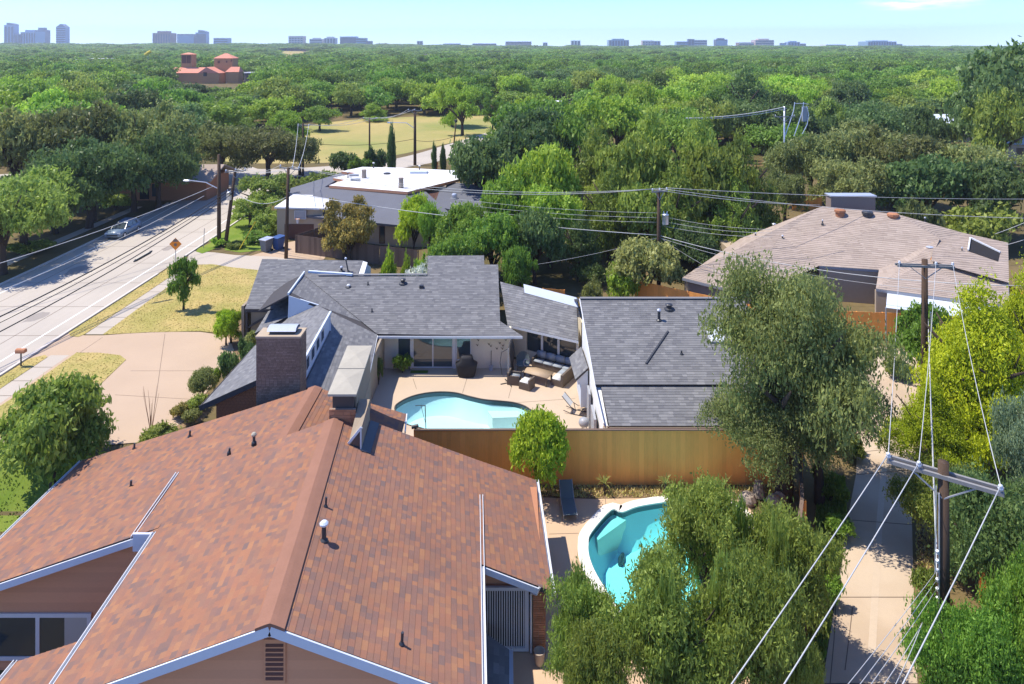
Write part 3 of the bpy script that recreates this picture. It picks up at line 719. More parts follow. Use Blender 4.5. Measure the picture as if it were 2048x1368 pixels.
mb = MB(); mb.box((-1.3,26.12,0), (.64,26.2,2.2)); mk('dark_wall', mb, M['dark_interior'], rh)
def brick_box(a, b, parent, m='brick_orange', mort='mortar', e=.085, ws=(.24,), sides='f', asparts=True, gap=.014, t=.02):
    mb = MB(); mb.box(a, b); wl = mk('pier' if asparts else 'stack', mb, M[mort], parent)
    x0, y0, z0 = a; x1, y1, z1 = b; F_ = {'f': ([(x0,y0,z0),(x1,y0,z0),(x1,y0,z1),(x0,y0,z1)], (0,-1,0)), 'l': ([(x0,y0,z0),(x0,y1,z0),(x0,y1,z1),(x0,y0,z1)], (-1,0,0)), 'r': ([(x1,y0,z0),(x1,y1,z0),(x1,y1,z1),(x1,y0,z1)], (1,0,0))}
    for s in sides:
        pcs = courses([F_[s][0]], e, ws, t, N=V(F_[s][1]), gap=gap)
        if asparts:
            for p in pcs:
                q = MB(); piece(q, p); o = mk('brick', q, M[m], wl); o.location = (0,0,0)
        else:
            q = MB()
            for p in pcs: piece(q, p)
            o = mk('brickwork', q, M[m], wl); o.location = (0,0,0); o['kind'] = 'stuff'
    return wl
brick_box((.78,25.85,0), (1.22,26.3,2.62), rh, sides='fr')
mb = MB(); mb.box((.8,26.31,0), (1.12,31.6,2.6)); mb.box((-8,31.2,0), (.78,31.7,2.3)); mb.box((-12.9,20.8,-3), (-1.4,31,3.0)); mb.box((-21.4,28.1,-3), (-13.95,35.8,.75)); mb.box((-13.9,31.1,-3), (-5.9,36.0,2.7)); mk('wall', mb, M['brick_orange'], rh)
mb = MB(); mb.tube([R(1.02,25.62), V(R(1.0,25.6))+V((-.1,-.02,-.25)), (.72,25.8,2.35), (.70,25.86,2.2), (.70,25.86,.1)], .045, 8); mk('downspout', mb, M['white_trim'], rh)
SR = [(-1.2,25.4,1.35), (-.1,24.9,1.0), (-.05,20.0,1.0), (-1.2,20.0,1.35)]
mb = MB(); mb.slab(SR, .1); s_ = mk('low_roof', mb, M['deck_dark'], rh)
lay('shingle', courses([SR], .2, [.3,.42], .02, t_top=.005, lift=.004), M['grey_shingle'], s_)
gutter((-.04,25.0,.97), (.01,20,.97), rh)
mb = MB(); mb.box((-1.1,20.2,0), (-.3,24.6,.95)); mk('wall', mb, M['siding_brown'], rh)
# chimney at the ridge
ch = thing('long_chimney', 'long chimney with two pale concrete cap slabs at the red roof ridge', 'chimney', (-7.6, 33, 0))
ch.parent = rh; ch.location = V((-7.6,33,0)) - V(rh.location); del ch['category']; del ch['label']; ch.name = 'long_chimney'
def ck(name, mb, m): o = mk(name, mb, m); o.parent = ch; o.location = (7.6, -33, 0); return o
q = lambda X, D, z: V((X - (D-31.5)*.06, D, z))
def obox(x0, x1, d0, d1, z0, z1):
    mb = MB(); vs = [q(x, d, z) for z in (z0, z1) for x, d in ((x0,d0),(x1,d0),(x1,d1),(x0,d1))]
    mb.add(vs, [(0,3,2,1),(4,5,6,7),(0,1,5,4),(1,2,6,5),(2,3,7,6),(3,0,4,7)]); return mb
ck('stack', obox(-8.2,-7.04,31.5,36.3,0,5.35), M['tan_stucco'])
ck('stack_neck', obox(-8.1,-7.12,31.62,36.2,5.35,6.78), M['metal_dark'])
ck('stack_side', obox(-7.14,-7.05,31.9,36.28,5.352,6.77), M['tan_stucco'])
pcs = courses([[q(-8.22,31.48,4.3), q(-7.03,31.48,4.3), q(-7.03,31.48,6.15), q(-8.22,31.48,6.15)]], .16, [.3,.42], .03, N=V((0,-1,0)), gap=.012)
mb = obox(-8.22,-7.03,31.481,31.6,4.2,6.16); ck('brick_front', mb, M['mortar'])
for p in pcs:
    mb = MB(); piece(mb, p); ck('brick', mb, M['brick_orange'])
for d0, d1 in ((31.35,33.82),(33.88,36.45)):
    mb = obox(-8.27,-6.98,d0,d1,6.8,6.9); z = 6.9
    c0 = q(-7.62,(d0+d1)/2,7.02); vs = [q(x, d, z+.001) for x, d in ((-8.27,d0),(-6.98,d0),(-6.98,d1),(-8.27,d1))] + [c0]
    mb.add(vs, [(0,1,4),(1,2,4),(2,3,4),(3,0,4)]); ck('cap_slab', mb, M['cap_concrete'])
# wedge wall beside the chimney with its white edge
mb = MB(); P0 = [(-6.98,29.9),(-6.42,29.9),(-6.56,32.3),(-7.04,32.3)]
vs = [(x, d, zR(x, d)-.2) for x, d in P0] + [(-6.98,29.9,zR(-6.98,29.9)+.05), (-6.42,29.9,zR(-6.42,29.9)+.95), (-6.56,32.3,6.2), (-7.04,32.3,6.2)]
mb.add(vs, [(0,1,5,4),(1,2,6,5),(2,3,7,6),(4,5,6,7),(3,0,4,7)]); mk('side_wall', mb, M['tan_stucco'], rh)
mb = MB(); mb.beam(V(vs[4])+V((0,-.03,0)), V(vs[5])+V((0,-.03,0)), .05, .1); mb.beam((-6.45,29.86,zR(-6.45,29.86)), (-6.45,29.86,vs[5][2]), .05, .08); mk('trim', mb, M['white_trim'], rh)
mb = MB(); mb.add([(-6.9,29.88,zR(-6.9,29.88)), (-6.5,29.88,zR(-6.5,29.88)), (-6.5,29.88,vs[5][2]-.1)], [(0,1,2)]); mk('side_window', mb, M['glass'], rh)
mb = MB(); s = [V(R(-6.42,29.7)), V(R(-6.02,29.75)), V(R(-6.1,32.2)), V(R(-6.5,32.2))]; mb.slab([p+V((0,0,.05)) for p in s], .04); mk('flashing', mb, M['metal_dark'], roof).location = (0,0,0)
# vents on the red roof
def onroof(px, py, fn):
    lo, hi = 15., 45.
    for _ in range(60):
        D = (lo+hi)/2; p = A(px, py, D)
        if p.z > fn(p.x, p.y): lo = D
        else: hi = D
    return p
vent(rh, onroof(648,1082,zR), .075, .55, .15, M['porcelain']); vent(rh, onroof(508,886,zL), .06, .34, .12, M['cap_concrete'])
for px, py, fn, r, h in ((261,976,zL,.05,.34),(379,874,lambda x,y: zl2(x),.05,.32),(268,898,lambda x,y: zl2(x),.045,.3),(458,906,zL,.045,.22),(651,1014,zR,.04,.36),(803,1290,zR,.045,.38),(778,872,lambda x,y: zr2(x),.05,.3)): vent(rh, onroof(px, py, fn), r, h, lean=(.03,0))
# pot beside the pier
mb = MB(); mb.lathe([(.13,0),(.16,.05),(.2,.45),(.22,.5),(.17,.5),(.15,.4)], (1.0,25.45,.02), 16); o = mk('flower_pot', mb, M['terracotta'], smooth=True); setp(o, 'pale tapered flower pot at the foot of the orange brick pier', 'flower pot')
# ------------------------------------------------------------------ grey roofed house with the patio
gh = thing('grey_roof_house', 'sprawling house with grey shingle roofs wrapped around the pool patio', 'house', (-4, 50, 0))
zM = lambda x, d: 2.6 + .333*(d-48)
zB = lambda x, d: 2.7 + .333*(d-36.7)
Xe = lambda d: -9.3 + .11*(48.2-d)
zS = lambda x, d: 2.62 + .333*(Xe(d)-x)
zLL = lambda x, d: 2.6 + .45*(x+17.1)
zF = lambda x, d: 3.0 + .333*(d-51.9)
def on(fn, *pts): return [(x, d, fn(x, d)) for x, d in pts]
zBl = lambda x, d: zB(x, d) - .13
polys = dict(
 upper=on(zB, (4.66,39.2),(15.4,39.2),(15.25,46.1),(4.48,46.1)),
 lower=on(zBl, (5.1,36.7),(14.4,36.7),(14.4,39.5),(4.98,39.5)),
 m1=on(zM, (-9.3,48.2),(-.78,48),(-1.05,54.3),(-16.05,54.25)),
 m2=on(zM, (-6.6,54.3),(-1.05,54.3),(-1.1,55.6),(-6.7,55.6)),
 m2b=on(zM, (-6.7,55.6),(-2.2,55.6),(-2.27,56.75),(-6.85,56.7)),
 m3=on(zM, (-.78,48),(.72,48),(-.82,49.4)),
 s1=on(zS, (-9.3,48.2),(-16.1,54.3),(-15.9,49.9),(-13.8,49.7)),
 s2=on(zS, (-9.3,48.2),(-13.8,49.7),(-12.05,46.4)),
 s3=on(zS, (-9.3,48.2),(-12.05,46.4),(-11.5,38.6),(-8.25,38.6)),
 ll=on(zLL, (-17.2,38.7),(-11.6,38.7),(-12.1,46.5),(-13.8,49.7),(-15.9,49.8),(-17,46.5)),
 fl=on(zF, (-19.8,51.9),(-12.5,51.9),(-12.2,57.5),(-20.6,57.7)))
_n = (V((4.6,50.0,4.2))-V((-.32,49.95,2.62))).cross(V((4.48,47.2,2.62))-V((-.32,49.95,2.62)))
CN = [(-.9,53.6,2.62-(_n.x*(-.58)+_n.y*3.65)/_n.z), (4.6,50.0,4.2), (4.48,47.2,2.62), (-.32,49.95,2.62)]
polys['cn'] = CN
polys['lll'] = [(-17.9,48.7,2.5),(-16.0,50.0,3.08),(-16.0,53.0,3.55),(-18.1,53.0,2.9)]
mb = MB()
for k, p in polys.items(): mb.slab(p, .15)
# far slopes that are not seen from the camera but close the roofs
mb.slab([(4.48,46.15,5.8),(15.25,46.15,5.8),(15.2,54,3.0),(4.4,54,3.0)], .15)
mb.slab([(-15,54.3,4.62),(-1.05,54.35,4.66),(-1.0,60,2.7),(-15,60,2.7)], .15)
mb.slab([(-20.6,57.75,4.9),(-12.2,57.6,4.85),(-12.2,62,3.2),(-20.8,62,3.2)], .15)
mb.slab([(-15.95,49.95,4.74),(-16.25,54.8,4.7),(-18.4,54.8,3.6),(-18.1,49.95,3.6)], .12)
groof = mk('roof', mb, M['deck_dark'], gh)
def seln(k): return courses([polys[k]], .19, [.25,.33,.45], .02, t_top=.005, lift=.004)
pcs = []
for k in ('upper','lower'): pcs += seln(k)
lay('shingle', pcs, M['grey_shingle'], groof, nparts=300)
pcs = []
for k in polys:
    if k not in ('upper','lower'): pcs += seln(k)
lay('shingle', pcs, M['grey_shingle'], groof)
mb = MB(); mb.beam((4.48,46.12,5.9),(15.25,46.12,5.9),.3,.05); mk('ridge_cap', mb, M['grey_shingle'], groof)
mb = MB(); mb.beam((-15,54.3,4.75),(-6.6,54.35,4.78),.3,.05); mk('ridge_cap', mb, M['grey_shingle'], groof)
# white gable wall of the right wing with rake board
mb = MB(); mb.slab([(4.62,46.1,0),(4.85,36.9,0),(4.85,36.9,zB(0,36.9)-.3),(4.62,46.1,5.65)], .2, V((1,0,0))); mb.slab([(4.85,36.98,0),(13.8,36.98,0),(13.8,36.98,2.4),(4.85,36.98,2.4)], .15, V((0,1,0))); mb.slab([(13.9,37,0),(13.9,53.6,0),(13.9,53.6,3),(13.9,46,5.4),(13.9,37,2.5)], .2, V((-1,0,0))); mk('wall', mb, M['white_wall'], gh)
mb = MB(); mb.slab([(4.42,46.12,5.86),(4.60,39.2,zB(0,39.2)+.05),(4.8,39.2,zB(0,39.2)-.5),(4.6,46.12,5.3)], .06, V((1,0,0))); mb.slab([(4.60,39.2,zB(0,39.2)+.05),(4.78,36.7,zB(0,36.7)+.02),(4.95,36.7,zB(0,36.7)-.45),(4.8,39.2,zB(0,39.2)-.5)], .05, V((1,0,0))); mk('rake_board', mb, M['white_trim'], gh)
mb = MB(); mb.beam((5.1,36.66,2.43),(14.4,36.66,2.43),.04,.2); mb.beam((4.9,36.75,0),(4.9,36.75,2.5),.22,.22); mb.beam((5.5,36.5,0),(5.5,36.5,2.3),.15,.15); mk('post', mb, M['tan_stucco'], gh)
mb = MB(); mb.beam((6.2,39.36,zB(0,39.36)-.06),(9.6,39.36,zB(0,39.36)-.06),.08,.05); mk('flashing', mb, M['white_trim'], gh)
# skylight, long pipe, vents on the right wing
def onr(px, py, fn): return onroof2(px, py, fn)
def onroof2(px, py, fn):
    lo, hi = 30., 62.
    for _ in range(60):
        D = (lo+hi)/2; p = A(px, py, D)
        if p.z > fn(p.x, p.y): lo = D
        else: hi = D
    return p
vent(gh, onr(1318,641,zB), .09, .6, .13, M['metal_light']); vent(gh, onr(1338,618,zB), .17, .22, .24, M['metal_dark'])
vent(gh, onr(1363,709,zB), .05, .22)
mb = MB(); mb.beam(onr(1292,729,zB)+V((0,0,.06)), onr(1336,664,zB)+V((0,0,.06)), .1, .06); mk('roof_pipe', mb, M['metal_dark'], gh)
s = [onr(1412,660,zB), onr(1444,660,zB), onr(1452,688,zB), onr(1421,688,zB)]
mb = MB(); mb.slab([p+V((0,0,.16)) for p in s], .2); sk = mk('skylight', mb, M['white_trim'], gh)
c = sum(s, V((0,0,0)))/4; mb = MB(); mb.slab([c+(p-c)*.84+V((0,0,.175)) for p in s], .01); mk('pane', mb, M['shade_sail'], sk)
for px, py, cap in ((736,570,0),(701,594,0),(744,624,0)): vent(gh, onr(px, py, zM if px > 735 else zS), .045, .25, .07 if cap else None)
vent(gh, onr(697,574,zM), .12, .08, .14, M['white_trim'])
vent(gh, onr(806,567,zM), .16, .25, .22, M['metal_dark']); p = onr(843,576,zM); mb = MB(); mb.box(p-V((.15,.12,.1)), p+V((.15,.15,.22))); mk('vent_box', mb, M['metal_dark'], gh)
vent(gh, onr(683,543,zF), .09, .3, .13, M['metal_light']); vent(gh, onr(697,543,zF), .05, 1.0, .1, M['metal_light'], lean=(-.22,0))
# parapets and white gable triangles
mb = MB(); a, b = V(CN[0]), V(CN[1]); p0 = a+(b-a)*.32; dn = (V(CN[3])-a).normalized(); N_ = V((0,0,1))
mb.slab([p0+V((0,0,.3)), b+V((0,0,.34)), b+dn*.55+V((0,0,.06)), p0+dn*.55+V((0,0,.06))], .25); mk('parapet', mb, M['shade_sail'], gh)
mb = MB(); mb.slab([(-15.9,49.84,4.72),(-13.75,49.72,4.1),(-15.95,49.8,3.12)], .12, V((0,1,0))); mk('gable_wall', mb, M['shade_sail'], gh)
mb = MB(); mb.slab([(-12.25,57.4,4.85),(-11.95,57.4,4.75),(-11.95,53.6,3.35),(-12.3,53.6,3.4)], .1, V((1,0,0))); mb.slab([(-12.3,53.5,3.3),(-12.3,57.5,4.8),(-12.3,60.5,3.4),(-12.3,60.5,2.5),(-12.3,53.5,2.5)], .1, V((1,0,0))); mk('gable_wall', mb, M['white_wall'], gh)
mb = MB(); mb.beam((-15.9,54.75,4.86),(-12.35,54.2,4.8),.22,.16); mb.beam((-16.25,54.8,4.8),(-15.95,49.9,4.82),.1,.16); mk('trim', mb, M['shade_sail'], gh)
# clerestory with windows on the left wing
def zt(t): x, d = -11.6 + (-.5)*t, 38.75 + 7.7*t; return x, d, zLL(x, d)
mb = MB(); x0, d0, z0 = zt(0); x1, d1, z1 = zt(1)
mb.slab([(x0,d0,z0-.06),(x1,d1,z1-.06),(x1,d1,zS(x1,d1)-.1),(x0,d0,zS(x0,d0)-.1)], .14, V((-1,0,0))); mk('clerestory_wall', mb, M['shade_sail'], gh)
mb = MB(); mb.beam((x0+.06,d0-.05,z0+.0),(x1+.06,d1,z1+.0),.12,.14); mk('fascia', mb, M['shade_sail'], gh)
for t0, t1 in ((.1,.22),(.27,.4),(.45,.58),(.63,.76)):
    mb = MB(); a = zt(t0); b = zt(t1)
    mb.slab([(a[0]+.02,a[1],a[2]-.25),(b[0]+.02,b[1],b[2]-.25),(b[0]+.02,b[1],b[2]-1.0),(a[0]+.02,a[1],a[2]-1.0)], .03, V((-1,0,0))); fr = mk('window', mb, M['white_trim'], gh)
    mb = MB(); e = .08; mb.slab([(a[0]+.035,a[1]+.12,a[2]-.33),(b[0]+.035,b[1]-.12,b[2]-.33),(b[0]+.035,b[1]-.12,b[2]-.92),(a[0]+.035,a[1]+.12,a[2]-.92)], .01, V((-1,0,0))); mk('pane', mb, M['glass'], fr)
mb = MB(); mb.beam((x1,d1+.05,z1-.7),(x1-1.7,d1+3.2,zLL(x1-1.7,0)-.75),.12,1.1); mk('gable_wall', mb, M['shade_sail'], gh)
# left front: brick wall under the low roof, big brick chimney
mb = MB(); mb.slab([(-16.6,39.3,0),(-11.7,39.3,0),(-11.7,39.3,zLL(-11.7,0)-.2),(-16.6,39.3,zLL(-16.6,0)-.2)], .2, V((0,1,0))); bw = mk('wall', mb, M['mortar_dark'], gh)
pcs = courses([[(-16.6,39.3,0),(-11.7,39.3,0),(-11.7,39.3,zLL(-11.7,0)-.2),(-16.6,39.3,zLL(-16.6,0)-.2)]], .085, [.22], .015, N=V((0,-1,0)), gap=.014); lay('brick', pcs, M['brick_orange'], bw)
mb = MB(); mb.beam((-17.25,38.66,zLL(-17.25,0)-.05),(-11.6,38.66,zLL(-11.6,0)-.05),.05,.28); mb.beam((-17.25,38.66,2.5),(-17.05,46.4,2.55),.05,.2); mk('fascia', mb, M['deck_dark'], gh)
c1 = thing('brick_chimney', 'x', 'x', (-12.5,38,0)); del c1['label']; del c1['category']; c1.parent = gh; c1.location = V((-12.5,38,0)) - V(gh.location)
a, b = (-13.7,37.5,0), (-11.36,38.62,6.85)
mb = MB(); mb.box(a, b); mk('stack', mb, M['mortar_dark'], c1)
for pl, N_ in (([(a[0],a[1],2.3),(b[0],a[1],2.3),(b[0],a[1],b[2]),(a[0],a[1],b[2])], (0,-1,0)), ([(b[0],a[1],2.3),(b[0],b[1],2.3),(b[0],b[1],b[2]),(b[0],a[1],b[2])], (1,0,0))):
    lay('brick', courses([pl], .083, [.21], .014, N=V(N_), gap=.013), M['brick_brown'], c1, nparts=300 if N_[1] else 0)
mb = MB(); mb.box((-13.74,37.46,6.851), (-11.32,38.66,6.95)); mk('cap_slab', mb, M['beige'], c1)
mb = MB(); mb.box((-13.1,37.8,6.951), (-11.75,38.4,7.12)); mk('flue', mb, M['metal_dark'], c1)
mb = MB(); vs = [(x, 38.1+.42*math.cos(t), 7.12+.2*math.sin(t)) for x in (-13.2,-11.65) for t in (0,.8,1.57,2.3,3.14)]; mb.add(vs, [(i,i+1,i+6,i+5) for i in range(4)]+[(0,5,9,4)]); mk('flue_cover', mb, M['metal_light'], c1)
# patio walls, doors, windows
mb = MB(); mb.box((-8.95,48.85,0),(-7.95,49.0,2.55)); mb.box((-3.9,48.85,0),(-.05,49.0,2.55)); mb.box((-8.0,48.95,0),(-3.8,49.1,2.55)); mk('wall', mb, M['cream'], gh)
mb = MB(); mb.box((-9.05,39.2,0),(-8.9,49,2.5)); mb.box((-11.6,39,0),(-9.05,39.2,3)); mk('wall', mb, M['tan_stucco'], gh)
window(-8.0, -6.95, .05, 2.45, 48.95, gh, 1, gm='glass_pool', fw=.06)
def glassdoor(x0, x1, z1, y, panes):
    w_ = window(x0, x1, .03, z1, y, gh, panes, gm='glass_pool', fw=.08); w_.name = 'sliding_door'; return w_
glassdoor(-6.95, -4.1, 2.3, 48.93, 2)
window(-3.9, -2.85, .6, 2.45, 48.85, gh, 1, gm='glass_pool', fw=.06)
mb = MB(); mb.beam((-7.0,48.83,1.2),(-7.0,48.83,2.5),.12,.0); mb = MB(); mb.box((-7.1,48.8,0),(-6.98,48.93,2.5)); mb.box((-4.1,48.8,0),(-3.92,48.93,2.5)); mk('door_post', mb, M['white_trim'], gh)
for a, b in (((-9.2,48.0,2.53),(.7,47.95,2.53)), ((-9.25,48.15,2.52),(-8.25,38.6,2.5)), (V(CN[3])+V((0,0,-.1)), V(CN[2])+V((0,0,-.1)))): mb = MB(); mb.beam(a, b, .04, .17); mk('fascia', mb, M['white_trim'], gh)
gutter((-9.2,47.93,2.56),(.72,47.88,2.56), gh)
# angled wall under the connector
a, b = V((-.05,50.9,0)), V((4.55,48.2,0)); d = (b-a).normalized()
mb = MB(); mb.beam(a+V((0,0,.35)), b+V((0,0,.35)), .12, .7); mb.beam(a+V((0,0,2.42)), b+V((0,0,2.42)), .12, .3); mb.beam((-.12,49,1.28),(-.12,51,1.28),.14,2.56); mb.beam(a+d*.0+V((0,0,1.3)), a+d*1.3+V((0,0,1.3)), .121, 2.5); mk('wall', mb, M['cream'], gh)
for i, (t0, t1) in enumerate(((1.35,2.45),(2.6,3.75),(3.9,5.2))):
    mb = MB(); mb.beam(a+d*t0+V((0,0,1.5)), a+d*t1+V((0,0,1.5)), .04, 1.55); wn = mk('window', mb, M['glass'], gh)
    mb = MB(); mb.beam(a+d*(t1+.07)+V((0,-.05,.7)), a+d*(t1+.07)+V((0,-.05,2.3)), .16, .16); mk('mullion', mb, M['white_trim'], gh)
# little shed roof on the white wall
SH = [(4.5,45.5,2.95),(4.62,42.5,2.95),(3.85,42.5,2.25),(3.73,45.5,2.25)]
mb = MB(); mb.slab(SH, .1); sh = mk('shed_roof', mb, M['deck_dark'], gh); lay('shingle', courses([SH], .17, [.25,.33], .02, t_top=.005, lift=.004), M['grey_shingle'], sh)
mb = MB(); mb.slab([(4.62,42.6,2.85),(3.95,42.6,2.2),(4.0,42.6,1.9),(4.62,42.6,1.9)], .08, V((0,1,0))); mb.box((4.2,42.7,.4),(4.6,45.3,2.1)); mk('bay', mb, M['shade_sail'], gh)
mb = MB(); mb.box((4.5,41.0,.02),(4.62,42.1,2.1)); mb.box((4.52,38.6,.1),(4.66,40.2,1.9)); mk('door', mb, M['metal_gray'], gh)
# far left wing wall
mb = MB(); mb.box((-19.5,52.3,0),(-12.6,52.5,2.8)); mb.box((-20.3,52.5,0),(-20.1,57.5,3)); mk('wall', mb, M['tan_stucco'], gh)
mb = MB(); mb.beam((-19.8,51.86,2.88),(-16.5,51.86,2.88),.05,.2); mb.beam((-19.6,52.0,1.6),(-17.6,52.0,2.8),.1,.15); mb.beam((-19.7,52.0,0),(-19.7,52.0,2.8),.15,.15); mk('timber_frame', mb, M['deck_dark'], gh)
mb = MB(); mb.box((-14.8,53,0),(-1.2,57,2.7)); mb.box((-15.8,50.2,0),(-9.6,53,2.55)); mb.box((-16.4,39.6,0),(-9.2,50,2.4)); mb.box((.2,50.8,0),(4.5,52.5,2.4)); mb.box((5,37.5,0),(13.8,53.5,2.6)); mk('wall', mb, M['cream'], gh)
# wall ornaments
bird = None
for i, (px, py) in enumerate([(957,680),(955,690),(978,688),(982,692),(1000,686),(1006,691),(1005,697),(994,697),(1012,680)]):
    D = 48.83; p = A(px, py, D); s = .12; mb = MB()
    mb.add([(0,0,0),(-s,-.02,s*.9),(-s*.3,-.03,.03),(0,-.05,-s*.6),(s*.3,-.03,.03),(s*.8,-.02,s)], [(0,1,2),(0,2,3),(0,3,4),(0,4,5),(2,1,3),(4,3,5)])
    o = mk('wall_ornament', mb, M['bird_brown']); o.location = p; setp(o, 'small brown bird ornament fixed to the cream patio wall', 'ornament', 'bird ornaments on the patio wall')

# ------------------------------------------------------------------ patio furniture
def part_box(name, par, a, b, m, bev=0):
    mb = MB(); mb.box(a, b); o = part(name, mb, m, par)
    if bev:
        bm = bmesh.new(); bm.from_mesh(o.data); bmesh.ops.bevel(bm, geom=bm.edges[:], offset=bev, segments=2, affect='EDGES'); bm.to_mesh(o.data); bm.free()
        for p in o.data.polygons: p.use_smooth = True
    return o
# corner sofa, local frame turned with the angled wall
ang = math.atan2(d.y, d.x)
sf = thing('corner_sofa', 'brown wicker corner sofa with grey cushions under the angled windows', 'sofa', (2.3, 47.7, .02), ang)
part_box('base', sf, (-1.5,.75,0),(1.75,1.6,.36), M['wicker']); part_box('base', sf, (.9,-.95,0),(1.75,.749,.36), M['wicker'])
part_box('back_rail', sf, (-1.5,1.45,.361),(1.75,1.6,.8), M['wicker']); part_box('back_rail', sf, (1.6,-.95,.361),(1.75,1.449,.8), M['wicker']); part_box('arm', sf, (-1.5,.75,.361),(-1.38,1.449,.6), M['wicker'])
for i in range(4): part_box('back_cushion', sf, (-1.36+i*.74,1.2,.5),(-.64+i*.74,1.44,.98), M['cushion'], .05)
for i in range(4): part_box('seat_cushion', sf, (-1.36+i*.74,.72,.362),(-.64+i*.74,1.22,.5), M['cushion'], .04)
part_box('seat_cushion', sf, (.92,-.1,.362),(1.58,.7,.5), M['cushion'], .04); part_box('seat_cushion', sf, (.92,-.93,.362),(1.58,-.12,.5), M['cushion_light'], .04)
tb = thing('patio_table', 'low wooden table between the wicker sofa and the stool', 'table', (1.75,46.95,.02), ang)
part_box('tabletop', tb, (-.95,-.5,.58),(.95,.5,.64), M['table_wood'], .01)
for x, y in ((-.8,-.4),(.8,-.4),(-.8,.4),(.8,.4)): part_box('leg', tb, (x-.05,y-.05,0),(x+.05,y+.05,.58), M['wicker'])
st = thing('wicker_stool', 'small wicker seat with white cushion at the near end of the low table', 'stool', (.98,46.05,.02), ang)
part_box('base', st, (-.4,-.38,0),(.4,.38,.42), M['wicker']); part_box('seat_cushion', st, (-.38,-.36,.421),(.38,.36,.52), M['cushion_light'], .04); part_box('arm', st, (.3,-.38,.421),(.4,.38,.7), M['wicker'])
st = thing('wicker_armchair', 'wicker armchair left of the low table beside the closed parasol', 'armchair', (.15,46.75,.02), ang+.3)
part_box('base', st, (-.4,-.4,0),(.4,.4,.36), M['wicker']); part_box('back_rail', st, (-.4,-.4,.361),(-.28,.4,.78), M['wicker']); part_box('arm', st, (-.279,-.4,.361),(.4,-.3,.6), M['wicker']); part_box('arm', st, (-.279,.3,.361),(.4,.4,.6), M['wicker']); part_box('seat_cushion', st, (-.27,-.29,.362),(.38,.29,.5), M['cushion'], .04)
pc = thing('patio_chair', 'dark rounded chair standing against the cream wall corner', 'chair', (.75,48.6,.02), -.3)
mb = MB(); mb.lathe([(.42,.38),(.45,.42),(.42,.48)], (0,0,0), 16); part('seat', mb, M['sling'], pc)
mb = MB(); vs = []; 
for i in range(9):
    t = math.pi*i/8; 
    for z, r in ((.45,.42),(.95,.5),(1.15,.46)): vs.append((r*math.cos(t), r*.8*math.sin(t), z - .25*abs(math.cos(t))**3*(z > .5)))
mb.add(vs, [(3*i+j, 3*i+j+1, 3*i+j+4, 3*i+j+3) for i in range(8) for j in range(2)]); part('backrest', mb, M['sling'], pc, True)
for x, y in ((-.3,-.3),(.3,-.3),(-.3,.3),(.3,.3)): mb = MB(); mb.tube([(x,y,0),(x*.9,y*.9,.4)], .025); part('leg', mb, M['metal_dark'], pc)
ring = thing('hose_coil', 'blue grey coil of hose hung on the dark rounded chair', 'hose', (1.0,48.1,.75))
mb = MB(); mb.tube([(.2*math.cos(t),.03*math.sin(t*3),.25*math.sin(t)) for t in np.linspace(0, 12.5, 40)], .035, 6); part('coil', mb, M['metal_gray'], ring)
um = thing('cantilever_parasol', 'closed black cantilever parasol on a curved pole by the patio wall', 'parasol', (-.25,47.6,.02))
mb = MB(); mb.tube([(0,-.9,0),(0,-.9,2.3)], .035, 8); part('pole', mb, M['metal_gray'], um)
mb = MB(); mb.tube([(0,-.9,2.3),(-.45,-.6,1.9),(-.55,-.5,1.2),(-.42,-.6,.4)], .025, 8); mb.tube([(0,-.9,2.25),(.1,-.4,2.5),(.2,0,2.55)], .03, 8); part('arm', mb, M['metal_dark'], um)
mb = MB(); mb.lathe([(.03,.35),(.16,.42),(.1,.7),(.12,1.0),(.18,1.5),(.17,2.0),(.09,2.35),(.03,2.5)], (.25,.1,0), 10); part('canopy', mb, M['cover_black'], um, True)
for a_ in range(4):
    t = a_*math.pi/2 + .4; mb = MB(); mb.beam((0,-.9,.02),(.55*math.cos(t),-.9+.55*math.sin(t),.02),.06,.04); part('base_arm', mb, M['metal_dark'], um)
bb = thing('covered_grill', 'barbecue grill under a fitted black cover against the patio wall', 'grill', (-3.1,47.75,.02))
def rrect(hx, hy, z, n=16, k=.62): return [(hx*math.copysign(abs(math.cos(t))**k, math.cos(t)), hy*math.copysign(abs(math.sin(t))**k, math.sin(t)), z) for t in [2*math.pi*i/n for i in range(n)]]
mb = MB(); rows = [rrect(.55,.36,.0), rrect(.6,.38,.1), rrect(.72,.4,.7), rrect(.76,.4,.86), rrect(.5,.36,1.0), rrect(.42,.33,1.25), rrect(.38,.26,1.36), rrect(.2,.1,1.4)]
mb.add([p for r in rows for p in r], [(i*16+j, i*16+(j+1) % 16, (i+1)*16+(j+1) % 16, (i+1)*16+j) for i in range(7) for j in range(16)] + [tuple(range(7*16, 8*16))]); part('cover', mb, M['cover_black'], bb, True)
for x, y in ((-.45,-.28),(.45,-.28),(-.45,.28),(.45,.28)): mb = MB(); mb.lathe([(.04,-.0),(.05,.04),(.04,.06)], (x,y,0), 8); part('wheel', mb, M['metal_dark'], bb)
sh_ = thing('shovel', 'shovel with pale blade leaning on the cream patio wall', 'shovel', (-1.45,48.5,.02))
mb = MB(); mb.tube([(0,0,.35),(0,.3,1.25)], .02, 6); part('handle', mb, M['wood_pole'], sh_)
mb = MB(); mb.add([(-.14,-.05,.0),(.14,-.05,.0),(.16,.0,.35),(0,.04,.45),(-.16,0,.35),(0,-.12,-.0)], [(0,5,3,4),(5,1,2,3)]); part('blade', mb, M['metal_gray'], sh_)
pt = thing('door_mat', 'small green mat lying in front of the patio windows', 'mat', (-6.4,48.3,.017)); mb = MB(); mb.box((-.6,-.2,0),(.6,.2,.015)); part('mat', mb, M['green'], pt)
